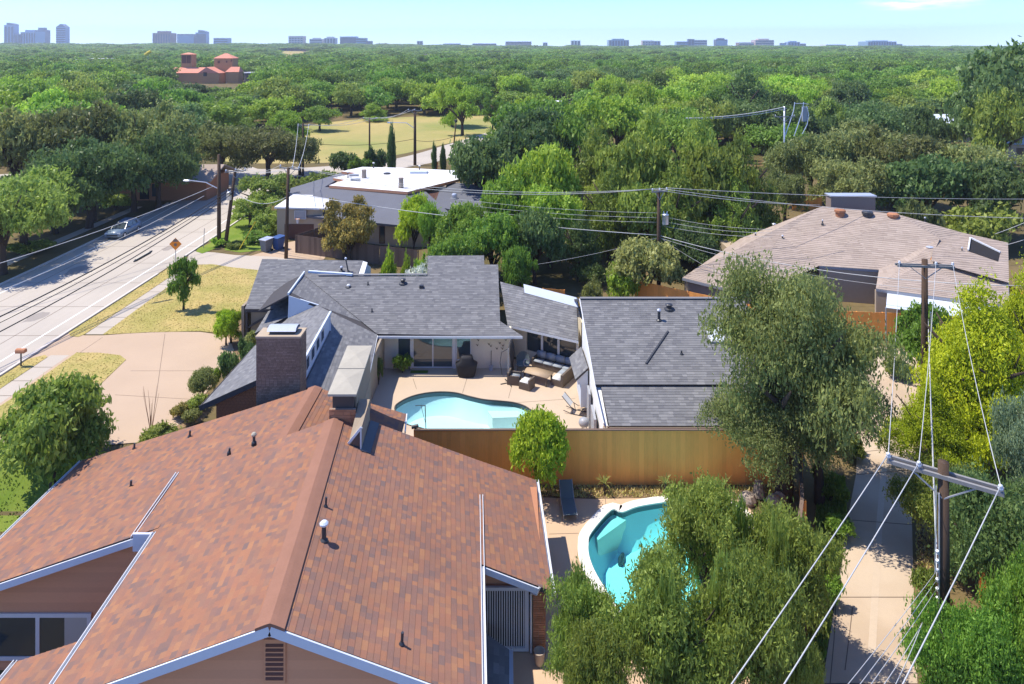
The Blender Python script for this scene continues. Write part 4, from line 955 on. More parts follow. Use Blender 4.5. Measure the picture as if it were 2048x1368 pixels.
# loungers
def lounger(label, loc, rz, m, back=.75, grp=None):
    t = thing('sun_lounger', label, 'sun lounger', loc, rz, grp)
    mb = MB(); mb.add([(-.3,-.95,.34),(.3,-.95,.34),(.3,.25,.34),(-.3,.25,.34)], [(0,1,2,3)]); mb.add([(-.3,-.95,.32),(.3,-.95,.32),(.3,.25,.32),(-.3,.25,.32)], [(3,2,1,0)]); part('seat', mb, m, t)
    mb = MB(); mb.slab([(-.3,.26,.34),(.3,.26,.34),(.3,.95,.34+back),(-.3,.95,.34+back)], .025); part('backrest', mb, m, t)
    for x in (-.32,.32):
        mb = MB(); mb.tube([(x,-.98,.33),(x,.26,.33),(x,.97,.35+back)], .02, 6); part('side_rail', mb, M['metal_gray'], t)
        for y in (-.75,.2): mb = MB(); mb.tube([(x,y,.33),(x,y-.06,0)], .018, 6); part('leg', mb, M['metal_gray'], t)
    return t
lounger('grey sun lounger with raised back between the round tree and the orange fence', (2.72,34.0,.02), .05, M['sling'], .5)
cz = thing('rocking_lounger', 'curved metal rocking lounger on the patio near the white gable wall', 'sun lounger', (4.0,42.9,.02), 1.2)
for x in (-.28,.28):
    mb = MB(); mb.tube([(x,-.85,.05),(x,-.3,.02),(x,.3,.03),(x,.8,.14)], .022, 6); mb.tube([(x,-.85,.6),(x,-.5,.5),(x,0,.3),(x,.35,.45),(x,.9,1.0)], .022, 6); mb.tube([(x,-.5,.5),(x,-.2,.03)], .02, 6); mb.tube([(x,.3,.42),(x,.2,.03)], .02, 6); part('side_frame', mb, M['metal_dark'], cz)
mb = MB(); mb.slab([(-.27,-.5,.5),(.27,-.5,.5),(.27,0,.31),(-.27,0,.31)], .02); part('seat', mb, M['table_wood'], cz)
mb = MB(); mb.slab([(-.27,.35,.46),(.27,.35,.46),(.27,.88,.98),(-.27,.88,.98)], .03); part('backrest', mb, M['cushion_light'], cz)
k2 = thing('kettle_grill', 'dark domed kettle grill on a wire stand by the white gable wall', 'grill', (4.15,40.35,.02))
mb = MB(); mb.lathe([(.05,.5),(.26,.62),(.31,.75),(.32,.8),(.27,.95),(.14,1.04),(.02,1.06)], (0,0,0), 16); part('bowl', mb, M['metal_gray'], k2, True)
for a_ in range(3): t = a_*2.09; mb = MB(); mb.tube([(.1*math.cos(t),.1*math.sin(t),.6),(.36*math.cos(t),.36*math.sin(t),0)], .02, 6); part('leg', mb, M['metal_dark'], k2)
k3 = thing('wire_rack', 'low wire shelf rack standing behind the orange fence near the grill', 'rack', (4.0,38.6,.02), .3)
for i in range(3): mb = MB(); z = .25 + i*.35; [mb.tube([(-.35,y,z),(.35,y,z)], .012, 5) for y in (-.25,-.12,0,.12,.25)]; part('shelf', mb, M['metal_light'], k3)
for x, y in ((-.35,-.25),(.35,-.25),(-.35,.25),(.35,.25)): mb = MB(); mb.tube([(x,y,0),(x,y,1.0)], .018, 6); part('post', mb, M['metal_dark'], k3)
hr = thing('pool_handrail', 'dark bent handrail standing in the shallow end of the cyan kidney pool', 'handrail', tuple(G(852,855,0)))
mb = MB(); mb.tube([(0,0,-.3),(-.05,.02,1.25),(-.05,.02,1.3)], .028, 6); mb.tube([(-.05,.02,1.28),(-.45,.5,1.05),(-.75,.95,.8)], .022, 6); mb.tube([(-.35,.4,1.1),(.0,0,.15)], .016, 6); part('rail', mb, M['metal_dark'], hr)
fl_ = thing('pool_skimmer_box', 'small dark box at the end of the red roof beside the pool', 'box', (-5.15,35.9,2.95)); mb = MB(); mb.tube([(0,0,0),(.35,.05,.05)], .1, 8); part('body', mb, M['metal_dark'], fl_)
# ------------------------------------------------------------------ fences
def fence(name, label, pts, h, bw, m, face=1, cap=None, rails=True, postev=2.4, z0=0., group=None, slant=None):
    """boards share one mesh, one object each"""
    c = V((*pts[0], z0)); t = thing(name, label, 'fence', c, 0, group)
    mb = MB(); mb.box((.0004,-.011,.03),(bw-.0004,.011,h)); me = mesh('board', mb, M[m])
    for p, q in zip(pts[:-1], pts[1:]):
        p, q = V((*p, z0)), V((*q, z0)); d = q-p; ln = d.length; d.normalize(); a = math.atan2(d.y, d.x); nrm = V((d.y, -d.x, 0))*face
        n = max(1, int(ln/bw))
        for i in range(n):
            mt = Matrix.Translation(p - c + d*(i*bw) + nrm*random.uniform(-.007,.007) + V((0,0,random.uniform(-.012,.012)))) @ Matrix.Rotation(a, 4, 'Z'); inst('board', me, t, mt)
        if rails:
            for zz in (.25, h*.5, h-.25):
                mb = MB(); mb.beam(p-nrm*.05+V((0,0,zz)), q-nrm*.05+V((0,0,zz)), .05, .09); mk('rail', mb, M[m], t)
            k = max(1, int(ln/postev))
            for i in range(k+1):
                mb = MB(); s = p + d*(ln*i/k) - nrm*.12; mb.box(s+V((-.045,-.045,-z0*0)), s+V((.045,.045,h-.02))); mk('post', mb, M[m], t)
        if cap:
            mb = MB(); mb.beam(p+V((0,0,h+.035)), q+V((0,0,h+.035)), .16, .04); mk('cap_rail', mb, M[cap], t)
    return t
FY = 35.85
fence('cedar_fence', 'long orange cedar board fence between the two pools', [(-5.0, FY), (13.75, FY)], 2.82, .235, 'fence_orange', cap='fence_grey')
fence('alley_fence', 'tall cedar fence seen end on along the shaded alley beside the near pool', [(14.6, 35.6), (13.1, 31.6), (11.0, 27.4), (8.0, 21.6)], 2.0, .3, 'fence_orange', cap='fence_grey', z0=0.02)
fence('alley_fence', 'orange fence at the far end of the alley under the white shade sail', [(17.0, 54.6), (36, 52.9)], 2.1, .28, 'fence_orange', postev=1.9)
fence('alley_fence', 'orange fence with pale post lines below the eave of the brown hip roof house', [(10.6, 60.4), (14.6, 57.6), (19.0, 54.4)], 2.3, .3, 'fence_orange', postev=1.8)
fence('garden_fence', 'short orange fence panel behind the bushes next to the grey connector roof', [(2.6, 59.5), (4.4, 59.1)], 1.9, .3, 'fence_orange')
fence('garden_fence', 'red brown fence panel with gate far behind beside the grey green oaks', [(38.5, 96), (42.5, 96)], 2.2, .35, 'fence_orange')
fence('right_fence', 'red orange fence right of the brown house at the photo edge', [(40.2, 68), (41.3, 60), (42.5, 55)], 2.4, .35, 'fence_orange')
fence('garden_fence', 'orange fence glimpsed behind the dark trees at the lower right', [(15.2, 20.5), (17.6, 25.5), (20.5, 31)], 1.9, .3, 'fence_orange')
fence('dark_fence', 'weathered dark brown board fence behind the grey roofed house', [(-19.6, 83.5), (-23.6, 76.2), (-13.6, 72.0), (-9.5, 70.5)], 1.95, .36, 'fence_grey')

# ------------------------------------------------------------------ neighbour with the white flat roof
nh = thing('white_roof_house', 'neighbour house with white flat roof above dark grey skirt roofs', 'house', (-17, 90, 0))
def roofpoly(name, pts, m, par, t=.25):
    mb = MB(); mb.slab(pts, t); return mk(name, mb, M[m], par)
W = lambda px, py, z=4.6: tuple(G(px, py, z))
FRf = [W(658,371), W(815,384), W(940,353), W(925,342), W(810,336), W(725,334), W(683,343), W(712,346), W(666,356), W(690,360)]
mb = MB(); pp = [p[:2] for p in FRf]; top = cdt([tuple(p) for p in pp], z=4.62); mk('flat_roof', top, M['white_roof'], nh)
k = len(FRf); mb = MB(); mb.add([(p[0], p[1], 4.62) for p in FRf] + [(p[0], p[1], 4.28) for p in FRf], [(i, (i+1) % k, k+(i+1) % k, k+i) for i in range(k)]); mk('fascia', mb, M['siding_brown'], nh)
E0, E1 = G(612,440,2.7), G(800,455,2.7)
e0, e1 = V((-24.2,90.4,4.3)), V((-12.9,86.4,4.3))
roofpoly('skirt_roof', [V((-26.5,82.5,2.7)), V((-12.1,77.2,2.7)), e1, e0], 'neighbor_shingle', nh)
roofpoly('skirt_roof', [V((-26.5,82.5,2.7)), e0, V((-23.2,104,4.3)), V((-31,98,2.6))], 'neighbor_shingle', nh)
roofpoly('skirt_roof', [V((-12.1,77.2,2.7)), V((-6.5,80.5,2.7)), V((-11.0,88.5,4.2)), e1], 'neighbor_shingle', nh)
roofpoly('skirt_roof', [V((-9.4,84.4,3.2)), V((-2.5,80.5,2.8)), V((-2.2,92,4.1)), V((-9.3,94,4.3))], 'neighbor_shingle', nh)
mb = MB(); mb.slab([(-12.6,86.8,2.6),(-9.4,84.5,3.1),(-9.3,94,4.2),(-11.0,94,4.3),(-12.8,87.2,4.2)], .1); mk('gable_opening', mb, M['garage_door'], nh)
mb = MB(); mb.slab([(-12.8,86.6,4.25),(-9.6,93.8,4.25),(-9.4,84.6,3.0)], .1); mk('brown_gable', mb, M['garage_door'], nh)
mb = MB(); mb.slab([(-26,83.5,0),(-12.4,78.3,0),(-12.4,78.3,2.65),(-26,83.5,2.65)], .2, V((0,1,0))); mb.box((-12.5,78.4,0),(-4,86,2.6)); mb.box((-25.8,84,0),(-8,103,2.6)); mb.box((-23,91,2.5),(-8.6,102,4.25)); mk('wall', mb, M['beige'], nh)
window(-17.9, -16.7, .9, 2.2, 80.0, nh, 1, fw=.14); window(-15.0, -14.3, .2, 2.2, 79.1, nh, 1, fm='garage_door', fw=.1)
# garage
GZ = 3.6
gf0, gf1 = G(555,478), G(645,478); D0 = 81.6
mb = MB(); mb.box((-27.4,D0,0),(-22.0,D0+6.4,GZ)); mk('garage_wall', mb, M['beige'], nh)
mb = MB(); mb.slab([(-27.6,D0-.3,GZ+.2),(-21.3,D0-.3,GZ+.02),(-21.3,D0+6.6,GZ+.02),(-27.6,D0+6.6,GZ+.2)], .18); mk('garage_roof', mb, M['white_roof'], nh)
mb = MB(); mb.box((-26.5,D0-.05,0),(-23.1,D0-.01,1.75)); mk('garage_door', mb, M['garage_door'], nh)
mb = MB(); mb.box((-22.05,D0-.06,0),(-21.9,D0+.1,GZ)); mk('corner_post', mb, M['deck_dark'], nh)
for px, py, r, h in ((728,352,.35,1.0),(802,372,.33,1.15)): mb = MB(); mb.lathe([(r,0),(r*.9,h),(r,h+.02),(r,h+.15)], G(px, py+4, 4.6), 8); mk('roof_stack', mb, M['stone'], nh)
for px, py in ((747,336),(696,355),(839,342)): vent(nh, G(px, py, 4.62), .07, .7, .18, M['white_trim'])
mb = MB(); p = G(838,346,4.62); mb.box(p+V((-1.2,-.6,0)), p+V((1.2,.6,.3))); mk('skylight', mb, M['shade_sail'], nh)
mb = MB(); p = G(774,348,4.62); mb.lathe([(.5,0),(.5,.15),(.3,.2)], p, 12); mk('roof_drain', mb, M['metal_dark'], nh)
for px, py in ((708,352),(711,361)): mb = MB(); p = G(px, py, 4.62); mb.box(p+V((-.6,-.3,0)), p+V((.6,.3,.25))); mk('roof_hatch', mb, M['metal_gray'], nh)
for px, py in ((894,375),(909,394)): p = G(px, py, 3.7); mb = MB(); mb.lathe([(.3,-.2),(.35,.3),(.25,.45)], p, 10); mk('roof_vent', mb, M['metal_light'], nh)
hp = thing('basketball_hoop', 'basketball backboard with white net above the brown garage door', 'basketball hoop', (-24.6, 81.3, 2.4))
mb = MB(); mb.box((-.65,.05,.0),(.65,.12,.95)); part('backboard', mb, M['metal_gray'], hp)
mb = MB(); [mb.beam(a, b, .06, .06) for a, b in (((-.65,.03,0),(.65,.03,0)),((-.65,.03,.95),(.65,.03,.95)),((-.65,.03,0),(-.65,.03,.95)),((.65,.03,0),(.65,.03,.95)))]; part('frame', mb, M['white_trim'], hp)
mb = MB(); mb.tube([(.23*math.cos(t)-.2,-.3+.23*math.sin(t),.1) for t in np.linspace(0,6.28,13)], .02, 5); part('rim', mb, M['orange_sign'], hp)
mb = MB(); mb.lathe([(.22,.08),(.16,-.15),(.13,-.4)], (-.2,-.3,0), 8); part('net', mb, M['white_trim'], hp)
def bin_(label, loc, rz, m):
    t = thing('wheelie_bin', label, 'bin', loc, rz, 'wheeled bins beside the neighbour drive')
    mb = MB(); mb.add([(-.26,-.3,.08),(.26,-.3,.08),(.26,.26,.08),(-.26,.26,.08),(-.36,-.42,1.15),(.36,-.42,1.15),(.36,.38,1.15),(-.36,.38,1.15)], [(0,3,2,1),(4,5,6,7),(0,1,5,4),(1,2,6,5),(2,3,7,6),(3,0,4,7)]); part('body', mb, M[m], t)
    mb = MB(); mb.slab([(-.39,-.46,1.16),(.39,-.46,1.16),(.39,.44,1.24),(-.39,.44,1.24)], -.06, V((0,0,-1))); part('lid', mb, M['metal_light'] if m == 'bin_grey' else M[m], t)
    for x in (-.3,.3): mb = MB(); mb.tube([(x-.03,.3,.12),(x+.03,.3,.12)], .12, 10); part('wheel', mb, M['tyre'], t)
    mb = MB(); mb.tube([(-.3,.46,1.1),(.3,.46,1.1)], .03, 6); part('handle', mb, M[m], t)
    t.scale = (1.35,1.35,1.15); return t
bin_('grey wheeled bin with pale lid at the left of the pair beside the drive', tuple(G(533,503)), -.5, 'bin_grey')
bin_('blue wheeled bin standing right of the grey bin by the utility pole', tuple(G(557,499)), -.5, 'bin_blue')

# ------------------------------------------------------------------ brown hip roof house on the right
bh = thing('brown_roof_house', 'low house with wide tan brown hip roof and brick chimney box', 'house', (28, 62, 0))
def PZ(px, py, z): return tuple(G(px, py, z))
r1, r2 = PZ(1645,413,6.3), PZ(1795,429,6.3)
h1, v1, v2 = PZ(1562,470,4.4), PZ(1880,478,5.0), PZ(1768,536,3.2)
e1_, e2_, eL, eM, e3, eR, eR2, k1 = PZ(1638,532,3.0), PZ(1758,540,3.0), PZ(1365,556,2.8), PZ(1512,592,2.8), PZ(1752,578,2.8), PZ(2018,612,2.8), PZ(2012,500,4.6), PZ(2014,478,4.8)
bl = PZ(1480,478,3.4)
F_ = [[r1, h1, e1_, e2_, v1, r2], [r1, bl, eL, h1], [h1, eL, eM, e1_], [v1, e2_, e3, PZ(1860,520,4.1)], [PZ(1860,520,4.1), e3, eR, PZ(2016,560,3.4)], [r2, v1, PZ(1860,520,4.1), PZ(2016,560,3.4), PZ(1885,505,4.3), PZ(1890,478,4.9), k1]]
nq = [V(PZ(1868,486,4.75)), V(PZ(1925,466,5.0)), V(PZ(2016,486,4.6))]; nn_ = (nq[1]-nq[0]).cross(nq[2]-nq[0]).normalized(); nn_ = nn_ if nn_.z > 0 else -nn_
def onn(px, py, lift=0.):
    r = A(px, py, 1.0) - CAM; return CAM + r*((nq[0]-CAM).dot(nn_)/r.dot(nn_)) + nn_*lift
F_ = F_[:-1] + [[tuple(r2), v1, PZ(1868,486,4.75), PZ(1925,466,5.0)], [tuple(onn(1868,486)), tuple(onn(1925,466)), tuple(onn(2016,486)), tuple(onn(2018,566)), tuple(onn(1862,522))]]
mb = MB()
for p in F_:
    n = len(p); c = sum((V(q) for q in p), V((0,0,0)))/n; mb.add([*p, c], [(i, (i+1) % n, n) for i in range(n)])
o = mk('roof', mb, M['brown_shingle'], bh)
# courses of real rows, following each roof facet's slope
rows = MB()
for p in F_:
    n = len(p); c = sum((V(q) for q in p), V((0,0,0)))/n
    tri = [[V(p[i]), V(p[(i+1) % n]), c] for i in range(n)]
    for t_ in tri:
        nn = (t_[1]-t_[0]).cross(t_[2]-t_[0])
        if nn.length < .05 or abs(nn.normalized().z) < .3: continue
        for pc_ in courses([t_], .3, [.5,.8], .03, t_top=.006, lift=.01): piece(rows, pc_)
o = mk('shingle_field', rows, M['brown_shingle'], o); o['kind'] = 'stuff'
M['brown_shingle'].node_tree
mb = MB(); mb.slab([PZ(1370,556,2.7), PZ(1512,592,2.7), PZ(1512,592,2.7)[:2]+(0,), PZ(1370,556,2.7)[:2]+(0,)], .2, V((0,1,0))); mb.slab([V(e3)-V((0,0,.1)), V(eR)-V((0,0,.1)), V((eR[0],eR[1],0)), V((e3[0],e3[1],0))], .2, V((0,1,0))); mb.slab([V(e1_)-V((0,0,.1)), V(e2_)-V((0,0,.1)), V((e2_[0],e2_[1],0)), V((e1_[0],e1_[1],0))], .2, V((0,1,0))); mb.box((21,66,0),(39,78,2.8)); mk('wall', mb, M['beige'], bh)
for a, b in ((eL, eM), (e3, eR), (eR, PZ(2016,560,3.4)), (e1_, e2_)): mb = MB(); mb.beam(V(a)+V((0,0,-.1)), V(b)+V((0,0,-.1)), .08, .2); mk('fascia', mb, M['metal_gray'], bh)
c0 = G(1705,413,6.0); mb = MB(); mb.box((c0.x-2.3,c0.y-.2,4.8),(c0.x+2.25,c0.y+1.0,7.05)); ck_ = mk('chimney', mb, M['tan_brick'], bh); mb = MB(); mb.box((c0.x-2.4,c0.y-.3,7.052),(c0.x+2.35,c0.y+1.1,7.17)); mk('chimney_cap', mb, M['metal_light'], ck_)
for px, py, m in ((1680,424,'brick_orange'),(1735,428,'metal_dark'),(1786,432,'brick_orange')): mb = MB(); mb.lathe([(.42,-.6),(.42,.0),(.52,.01),(.52,.2),(.35,.3),(.02,.32)], G(px, py, 6.2), 12); mk('turbine_vent', mb, M[m], bh)
for px, py, z, r, h in ((1548,456,4.0,.16,.35),(1511,482,3.5,.07,.7),(1801,453,5.3,.1,.3),(1850,445,5.4,.07,.4),(1860,501,4.3,.25,.25),(1924,506,4.3,.05,.4),(1565,478,4.2,.08,.25),(1645,448,5.3,.06,.3)): vent(bh, G(px, py, z), r, h, r*1.3, M['metal_light'])
dm = [onn(1940,478,.06), onn(2000,507,.06), onn(1996,524,.06), onn(1936,503,.06)]; mb = MB(); mb.slab(dm, .03); dd = mk('dormer_opening', mb, M['dark_interior'], bh)
for a, b in ((dm[0], dm[1]), (dm[0], dm[3])): mb = MB(); mb.beam(a+nn_*.08, b+nn_*.08, .12, .12); mk('trim', mb, M['white_trim'], bh)
ss = thing('shade_sail', 'pale blue white shade sail stretched below the brown roof eave', 'shade sail', tuple(G(1850,600,2.2)))
pts = [PZ(1775,581,2.5), PZ(1915,603,2.5), PZ(1985,612,2.6), PZ(1925,634,3.0), PZ(1772,615,3.0)]
mb = MB(); mb.slab(pts, .03); mk('fabric', mb, M['shade_sail'], ss)
mb = MB(); mb.tube([V(pts[-1]), V(pts[-1][:2]+(0,))], .05, 6); mb.tube([V(pts[3]), V(pts[3][:2]+(0,))], .05, 6); mk('post', mb, M['metal_gray'], ss)
# ------------------------------------------------------------------ street things
mbx = thing('mailbox', 'red brown mailbox on a thin post in the grass strip by the kerb', 'mailbox', tuple(G(42,733)))
mb = MB(); mb.tube([(0,0,0),(0,0,1.0)], .05, 6); part('post', mb, M['metal_dark'], mbx)
mb = MB(); vs = [(x, .17*math.cos(t), 1.1+.17*math.sin(t)) for x in (-.32,.32) for t in (0,.6,1.2,1.94,2.54,3.14)] + [(x, y, .98) for x in (-.32,.32) for y in (.17,-.17)]
mb.add(vs, [(i,i+1,i+7,i+6) for i in range(5)] + [(0,1,2,3,4,5,13,12),(6,14,15,11,10,9,8,7)][:0] + [(5,4,3,2,1,0,12,13),(6,7,8,9,10,11,15,14),(0,6,14,12),(11,5,13,15),(12,14,15,13)]); part('box', mb, M['brick_orange'], mbx)
sg = thing('warning_sign', 'orange diamond road work sign on a thin post by the kerb', 'sign', tuple(G(351,546)))
mb = MB(); mb.tube([(0,.03,0),(0,.03,2.9)], .035, 6); part('post', mb, M['metal_gray'], sg)
mb = MB(); s = .62; mb.add([(0,-.01,2.25),(s,-.01,2.25+s),(0,-.01,2.25+2*s),(-s,-.01,2.25+s),(0,.01,2.25),(s,.01,2.25+s),(0,.01,2.25+2*s),(-s,.01,2.25+s)], [(0,1,2,3),(7,6,5,4),(0,4,5,1),(1,5,6,2),(2,6,7,3),(3,7,4,0)]); part('panel', mb, M['orange_sign'], sg)
mb = MB(); mb.lathe([(.15,0),(.15,.02)], (0,0,0), 10); mb.v = [(x, -.02-z, y+2.8) for x, y, z in mb.v]; mb.add([(-.3,-.02,3.1),(.3,-.02,3.1),(.12,-.02,3.38),(-.12,-.02,3.38)], [(0,1,2,3)]); part('symbol', mb, M['brick_brown'], sg)
fm = thing('marker_rod', 'thin reflective rod standing in the grass tip at the drive entrance', 'marker', tuple(G(407,496))); mb = MB(); mb.tube([(0,0,0),(.1,0,2.2)], .035, 6); part('rod', mb, M['metal_gray'], fm)
# parked car
def car(label, loc, rz, m):
    t = thing('parked_car', label, 'car', loc, rz)
    def shell(rows): 
        n = len(rows[0]); mb = MB(); mb.add([p for r in rows for p in r], [(i*n+j, i*n+(j+1) % n, (i+1)*n+(j+1) % n, (i+1)*n+j) for i in range(len(rows)-1) for j in range(n)] + [tuple(range(n-1,-1,-1)), tuple(range((len(rows)-1)*n, len(rows)*n))]); return mb
    def sec(y, w_, z0, z1): return [(-w_,y,z0),(w_,y,z0),(w_*1.02,y,(z0+z1)*.55),(w_*.94,y,z1),(-w_*.94,y,z1),(-w_*1.02,y,(z0+z1)*.55)]
    part('body', shell([sec(-2.35,.75,.35,.68), sec(-2.2,.86,.26,.82), sec(-1.2,.9,.24,.95), sec(1.4,.9,.24,1.0), sec(2.2,.86,.28,.98), sec(2.32,.8,.38,.85)]), M[m], t, True)
    part('roof', shell([[(-.82,-1.25,.93),(.82,-1.25,.93),(.82,-1.24,.94),(-.82,-1.24,.94)], [(-.8,-.45,.95),(.8,-.45,.95),(.62,-.35,1.5),(-.62,-.35,1.5)], [(-.8,1.6,.97),(.8,1.6,.97),(.64,1.5,1.56),(-.64,1.5,1.56)], [(-.78,2.2,.96),(.78,2.2,.96),(.7,2.05,1.1),(-.7,2.05,1.1)]]), M[m], t)
    mb = MB(); mb.slab([(-.72,-1.2,.99),(.72,-1.2,.99),(.58,-.42,1.47),(-.58,-.42,1.47)], .02, V((0,.5,-.5)).normalized()); mb.v = [(x, y-.03, z+.03) for x, y, z in mb.v]; part('windscreen', mb, M['glass'], t)
    for s in (-1, 1):
        for a, b in ((-.55,.35),(.42,1.4)):
            mb = MB(); mb.slab([(s*.815,a-.15*(a < 0),1.02),(s*.815,b,1.02),(s*.68,b,1.42),(s*.68,a+.15,1.42)], .012, V((s,0,0))); part('side_window', mb, M['glass'], t)
        for y in (-1.45,1.4):
            mb = MB(); mb.tube([(s*.72,y,.32),(s*.92,y,.32)], .33, 14); wh = part('wheel', mb, M['tyre'], t); mb = MB(); mb.tube([(s*.921,y,.32),(s*.93,y,.32)], .2, 10); part('rim', mb, M['metal_light'], wh)
        mb = MB(); mb.box((s*.68-.16,-2.34,.62),(s*.68+.16,-2.22,.76)); part('headlight', mb, M['porcelain'], t)
        mb = MB(); mb.box((s*.95-.08,-.75,1.0),(s*.95+.08,-.6,1.12)); part('mirror', mb, M['metal_dark'], t)
    mb = MB(); mb.box((-.6,-2.37,.42),(.6,-2.3,.58)); part('grille', mb, M['metal_dark'], t)
    mb = MB(); mb.tube([(-.55,.0,1.58),(-.55,1.4,1.62)], .02, 5); mb.tube([(.55,.0,1.58),(.55,1.4,1.62)], .02, 5); part('roof_rack', mb, M['metal_dark'], t)
    return t
c_ = car('old light blue estate car parked in tree shade at the far kerb', (-46.3, 83.5, .02), .0, 'car_blue'); c_.scale = (1.05,1.05,1.05)
lh = thing('brick_house', 'brick house in deep shade below the dark oaks left of the road', 'house', (-50, 103, 0))
mb = MB(); mb.box((-58,102,0),(-44.5,110,3.0)); mk('wall', mb, M['brick_orange'], lh); mb = MB(); mb.box((-54.2,101.9,.2),(-52.9,102,2.6)); mk('door', mb, M['dark_interior'], lh); mb = MB(); mb.box((-52.4,101.9,.6),(-51.2,102,2.4)); mk('window', mb, M['glass'], lh); mb = MB(); mb.slab([(-59,101,3.0),(-43.5,101,3.0),(-43.5,106,4.6),(-59,106,4.6)], .2); mb.slab([(-59,106,4.6),(-43.5,106,4.6),(-43.5,111,3.0),(-59,111,3.0)], .2); mk('roof', mb, M['brown_shingle'], lh)
# far houses among the trees
def smallhouse(label, px, py, D, w_, d_, h_, rise, rm, wm, flat_=False, name='far_house', chim=False):
    p = A(px, py, D); b = max(hz(p.x, p.y), 0); t = thing(name, label, 'house', (p.x, p.y, b)); zt_ = p.z - b
    mb = MB(); mb.box((-w_/2,-d_/2,0),(w_/2,d_/2,zt_)); part('wall', mb, M[wm], t)
    mb = MB()
    if flat_: mb.box((-w_/2-.5,-d_/2-.5,zt_+.01),(w_/2+.5,d_/2+.5,zt_+.5))
    else:
        hw, hd = w_/2+.6, d_/2+.6; mb.add([(-hw,-hd,zt_),(hw,-hd,zt_),(hw,hd,zt_),(-hw,hd,zt_),(-hw*.55,0,zt_+rise),(hw*.55,0,zt_+rise)], [(0,1,5,4),(1,2,5),(2,3,4,5),(3,0,4)])
    part('roof', mb, M[rm], t)
    for x in (-w_*.25, w_*.2): mb = MB(); mb.box((x-.7,-d_/2-.05,zt_-2.2),(x+.7,-d_/2-.005,zt_-.7)); part('window', mb, M['glass'], t)
    if chim: mb = MB(); mb.box((w_*.3,-.6,zt_+.2),(w_*.3+1.3,.6,zt_+rise+1.4)); part('chimney', mb, M['brick_orange'], t)
    return t
smallhouse('pale grey roofed house between the grey green oaks and the magnolia on the right', 1895, 243, 170, 15, 11, 3, 1.8, 'shade_sail', 'beige', chim=False)
smallhouse('grey blue roof with red chimney at the right photo edge', 2035, 282, 138, 11, 9, 3, 2.2, 'shade_sail', 'beige', chim=True)
smallhouse('house with bluish ribbed metal roof showing above the feathery trees', 1338, 208, 220, 6, 7, 3, 2.4, 'shade_sail', 'white_wall')
smallhouse('tan roofed house with thin chimney among trees at the upper right', 1922, 160, 330, 11, 9, 3, 2.2, 'brown_shingle', 'beige', chim=True)
smallhouse('long white roofed building on the left far wooded slope', 205, 118, 620, 20, 12, 4, 1, 'white_roof', 'beige', True)
smallhouse('smaller white roof left of the long white roofed building far away', 150, 120, 600, 14, 10, 4, 1, 'white_roof', 'beige', True)
smallhouse('small white roof beside the pale clearing right of the church', 1105, 206, 196, 5, 5, 3, .8, 'white_roof', 'beige', True)
for px, py, D, w_, rm, lb in ((800,131,560,16,'white_roof','small pale roof in the woods right of the green clearing'),(820,128,640,14,'beige','tan roof among far trees left of centre'),(1255,104,1300,30,'white_roof','tiny white roof far off below the centre skyline'),(1440,100,1500,36,'white_roof','tiny white roof far off below the navy tower'),(1525,120,800,18,'white_roof','small white roof in the woods below the tan slab'),(860,112,900,26,'deck_dark','dark low roof in the far woods left of centre'),(700,126,640,18,'beige','pale house front in the woods above the cypress'),(950,180,250,11,'beige','tan roof glimpsed above the field trees')):
    smallhouse(lb, px, py, D, w_, w_*.6, 4, w_*.1, rm, 'beige')
# church
cx = thing('church', 'distant brick church with coral roofs and two square towers', 'church', tuple(A(410,150,420))[:2] + (0,))
S = 420/F
def cp(px, py, dd=0): p = A(px, py, 420); return V((p.x, p.y+dd, p.z))
def gable(px0, px1, pr, py_e, py_r, dep, m='church_roof', dd=0):
    a, b = cp(px0, py_e, dd), cp(px1, py_e, dd); r = cp(pr, py_r, dd); mb = MB()
    mb.add([a, b, V((b.x, b.y+dep, b.z)), V((a.x, a.y+dep, a.z)), r, V((r.x, r.y+dep, r.z))], [(0,4,5,3),(4,1,2,5),(0,1,4),(2,3,5)]); mk('roof', mb, M[m], cx)
    mb = MB(); mb.box((a.x+.3,a.y+.2,0),(b.x-.3,a.y+dep-.3,a.z-.05)); mk('wall', mb, M['church_brick'], cx)
a, b = cp(330,146), cp(412,146); mb = MB(); mb.add([a, b, V((b.x,b.y+12,b.z)), V((a.x,a.y+12,a.z)), V((a.x+3,a.y+6,a.z+3.2)), V((b.x,b.y+6,b.z+3.2))], [(0,1,5,4),(1,2,5),(2,3,4,5),(3,0,4)]); mk('roof', mb, M['church_roof'], cx); mb = MB(); mb.box((a.x+.4,a.y+.4,0),(b.x-.4,b.y+11,b.z-.05)); mk('wall', mb, M['church_brick'], cx)
gable(400,442,417,146,134,14,dd=-3)
a, b = cp(450,144), cp(478,144); mb = MB(); mb.add([a, b, V((b.x,b.y+8,b.z)), V((a.x,a.y+8,a.z)), V((a.x+2,a.y+4,a.z+3)), V((b.x-1,b.y+4,b.z+3))], [(0,1,5,4),(1,2,5),(2,3,4,5),(3,0,4)]); mk('roof', mb, M['church_roof'], cx); mb = MB(); mb.box((a.x+.4,a.y+.4,0),(b.x-.4,b.y+7,b.z-.05)); mk('wall', mb, M['church_brick'], cx)
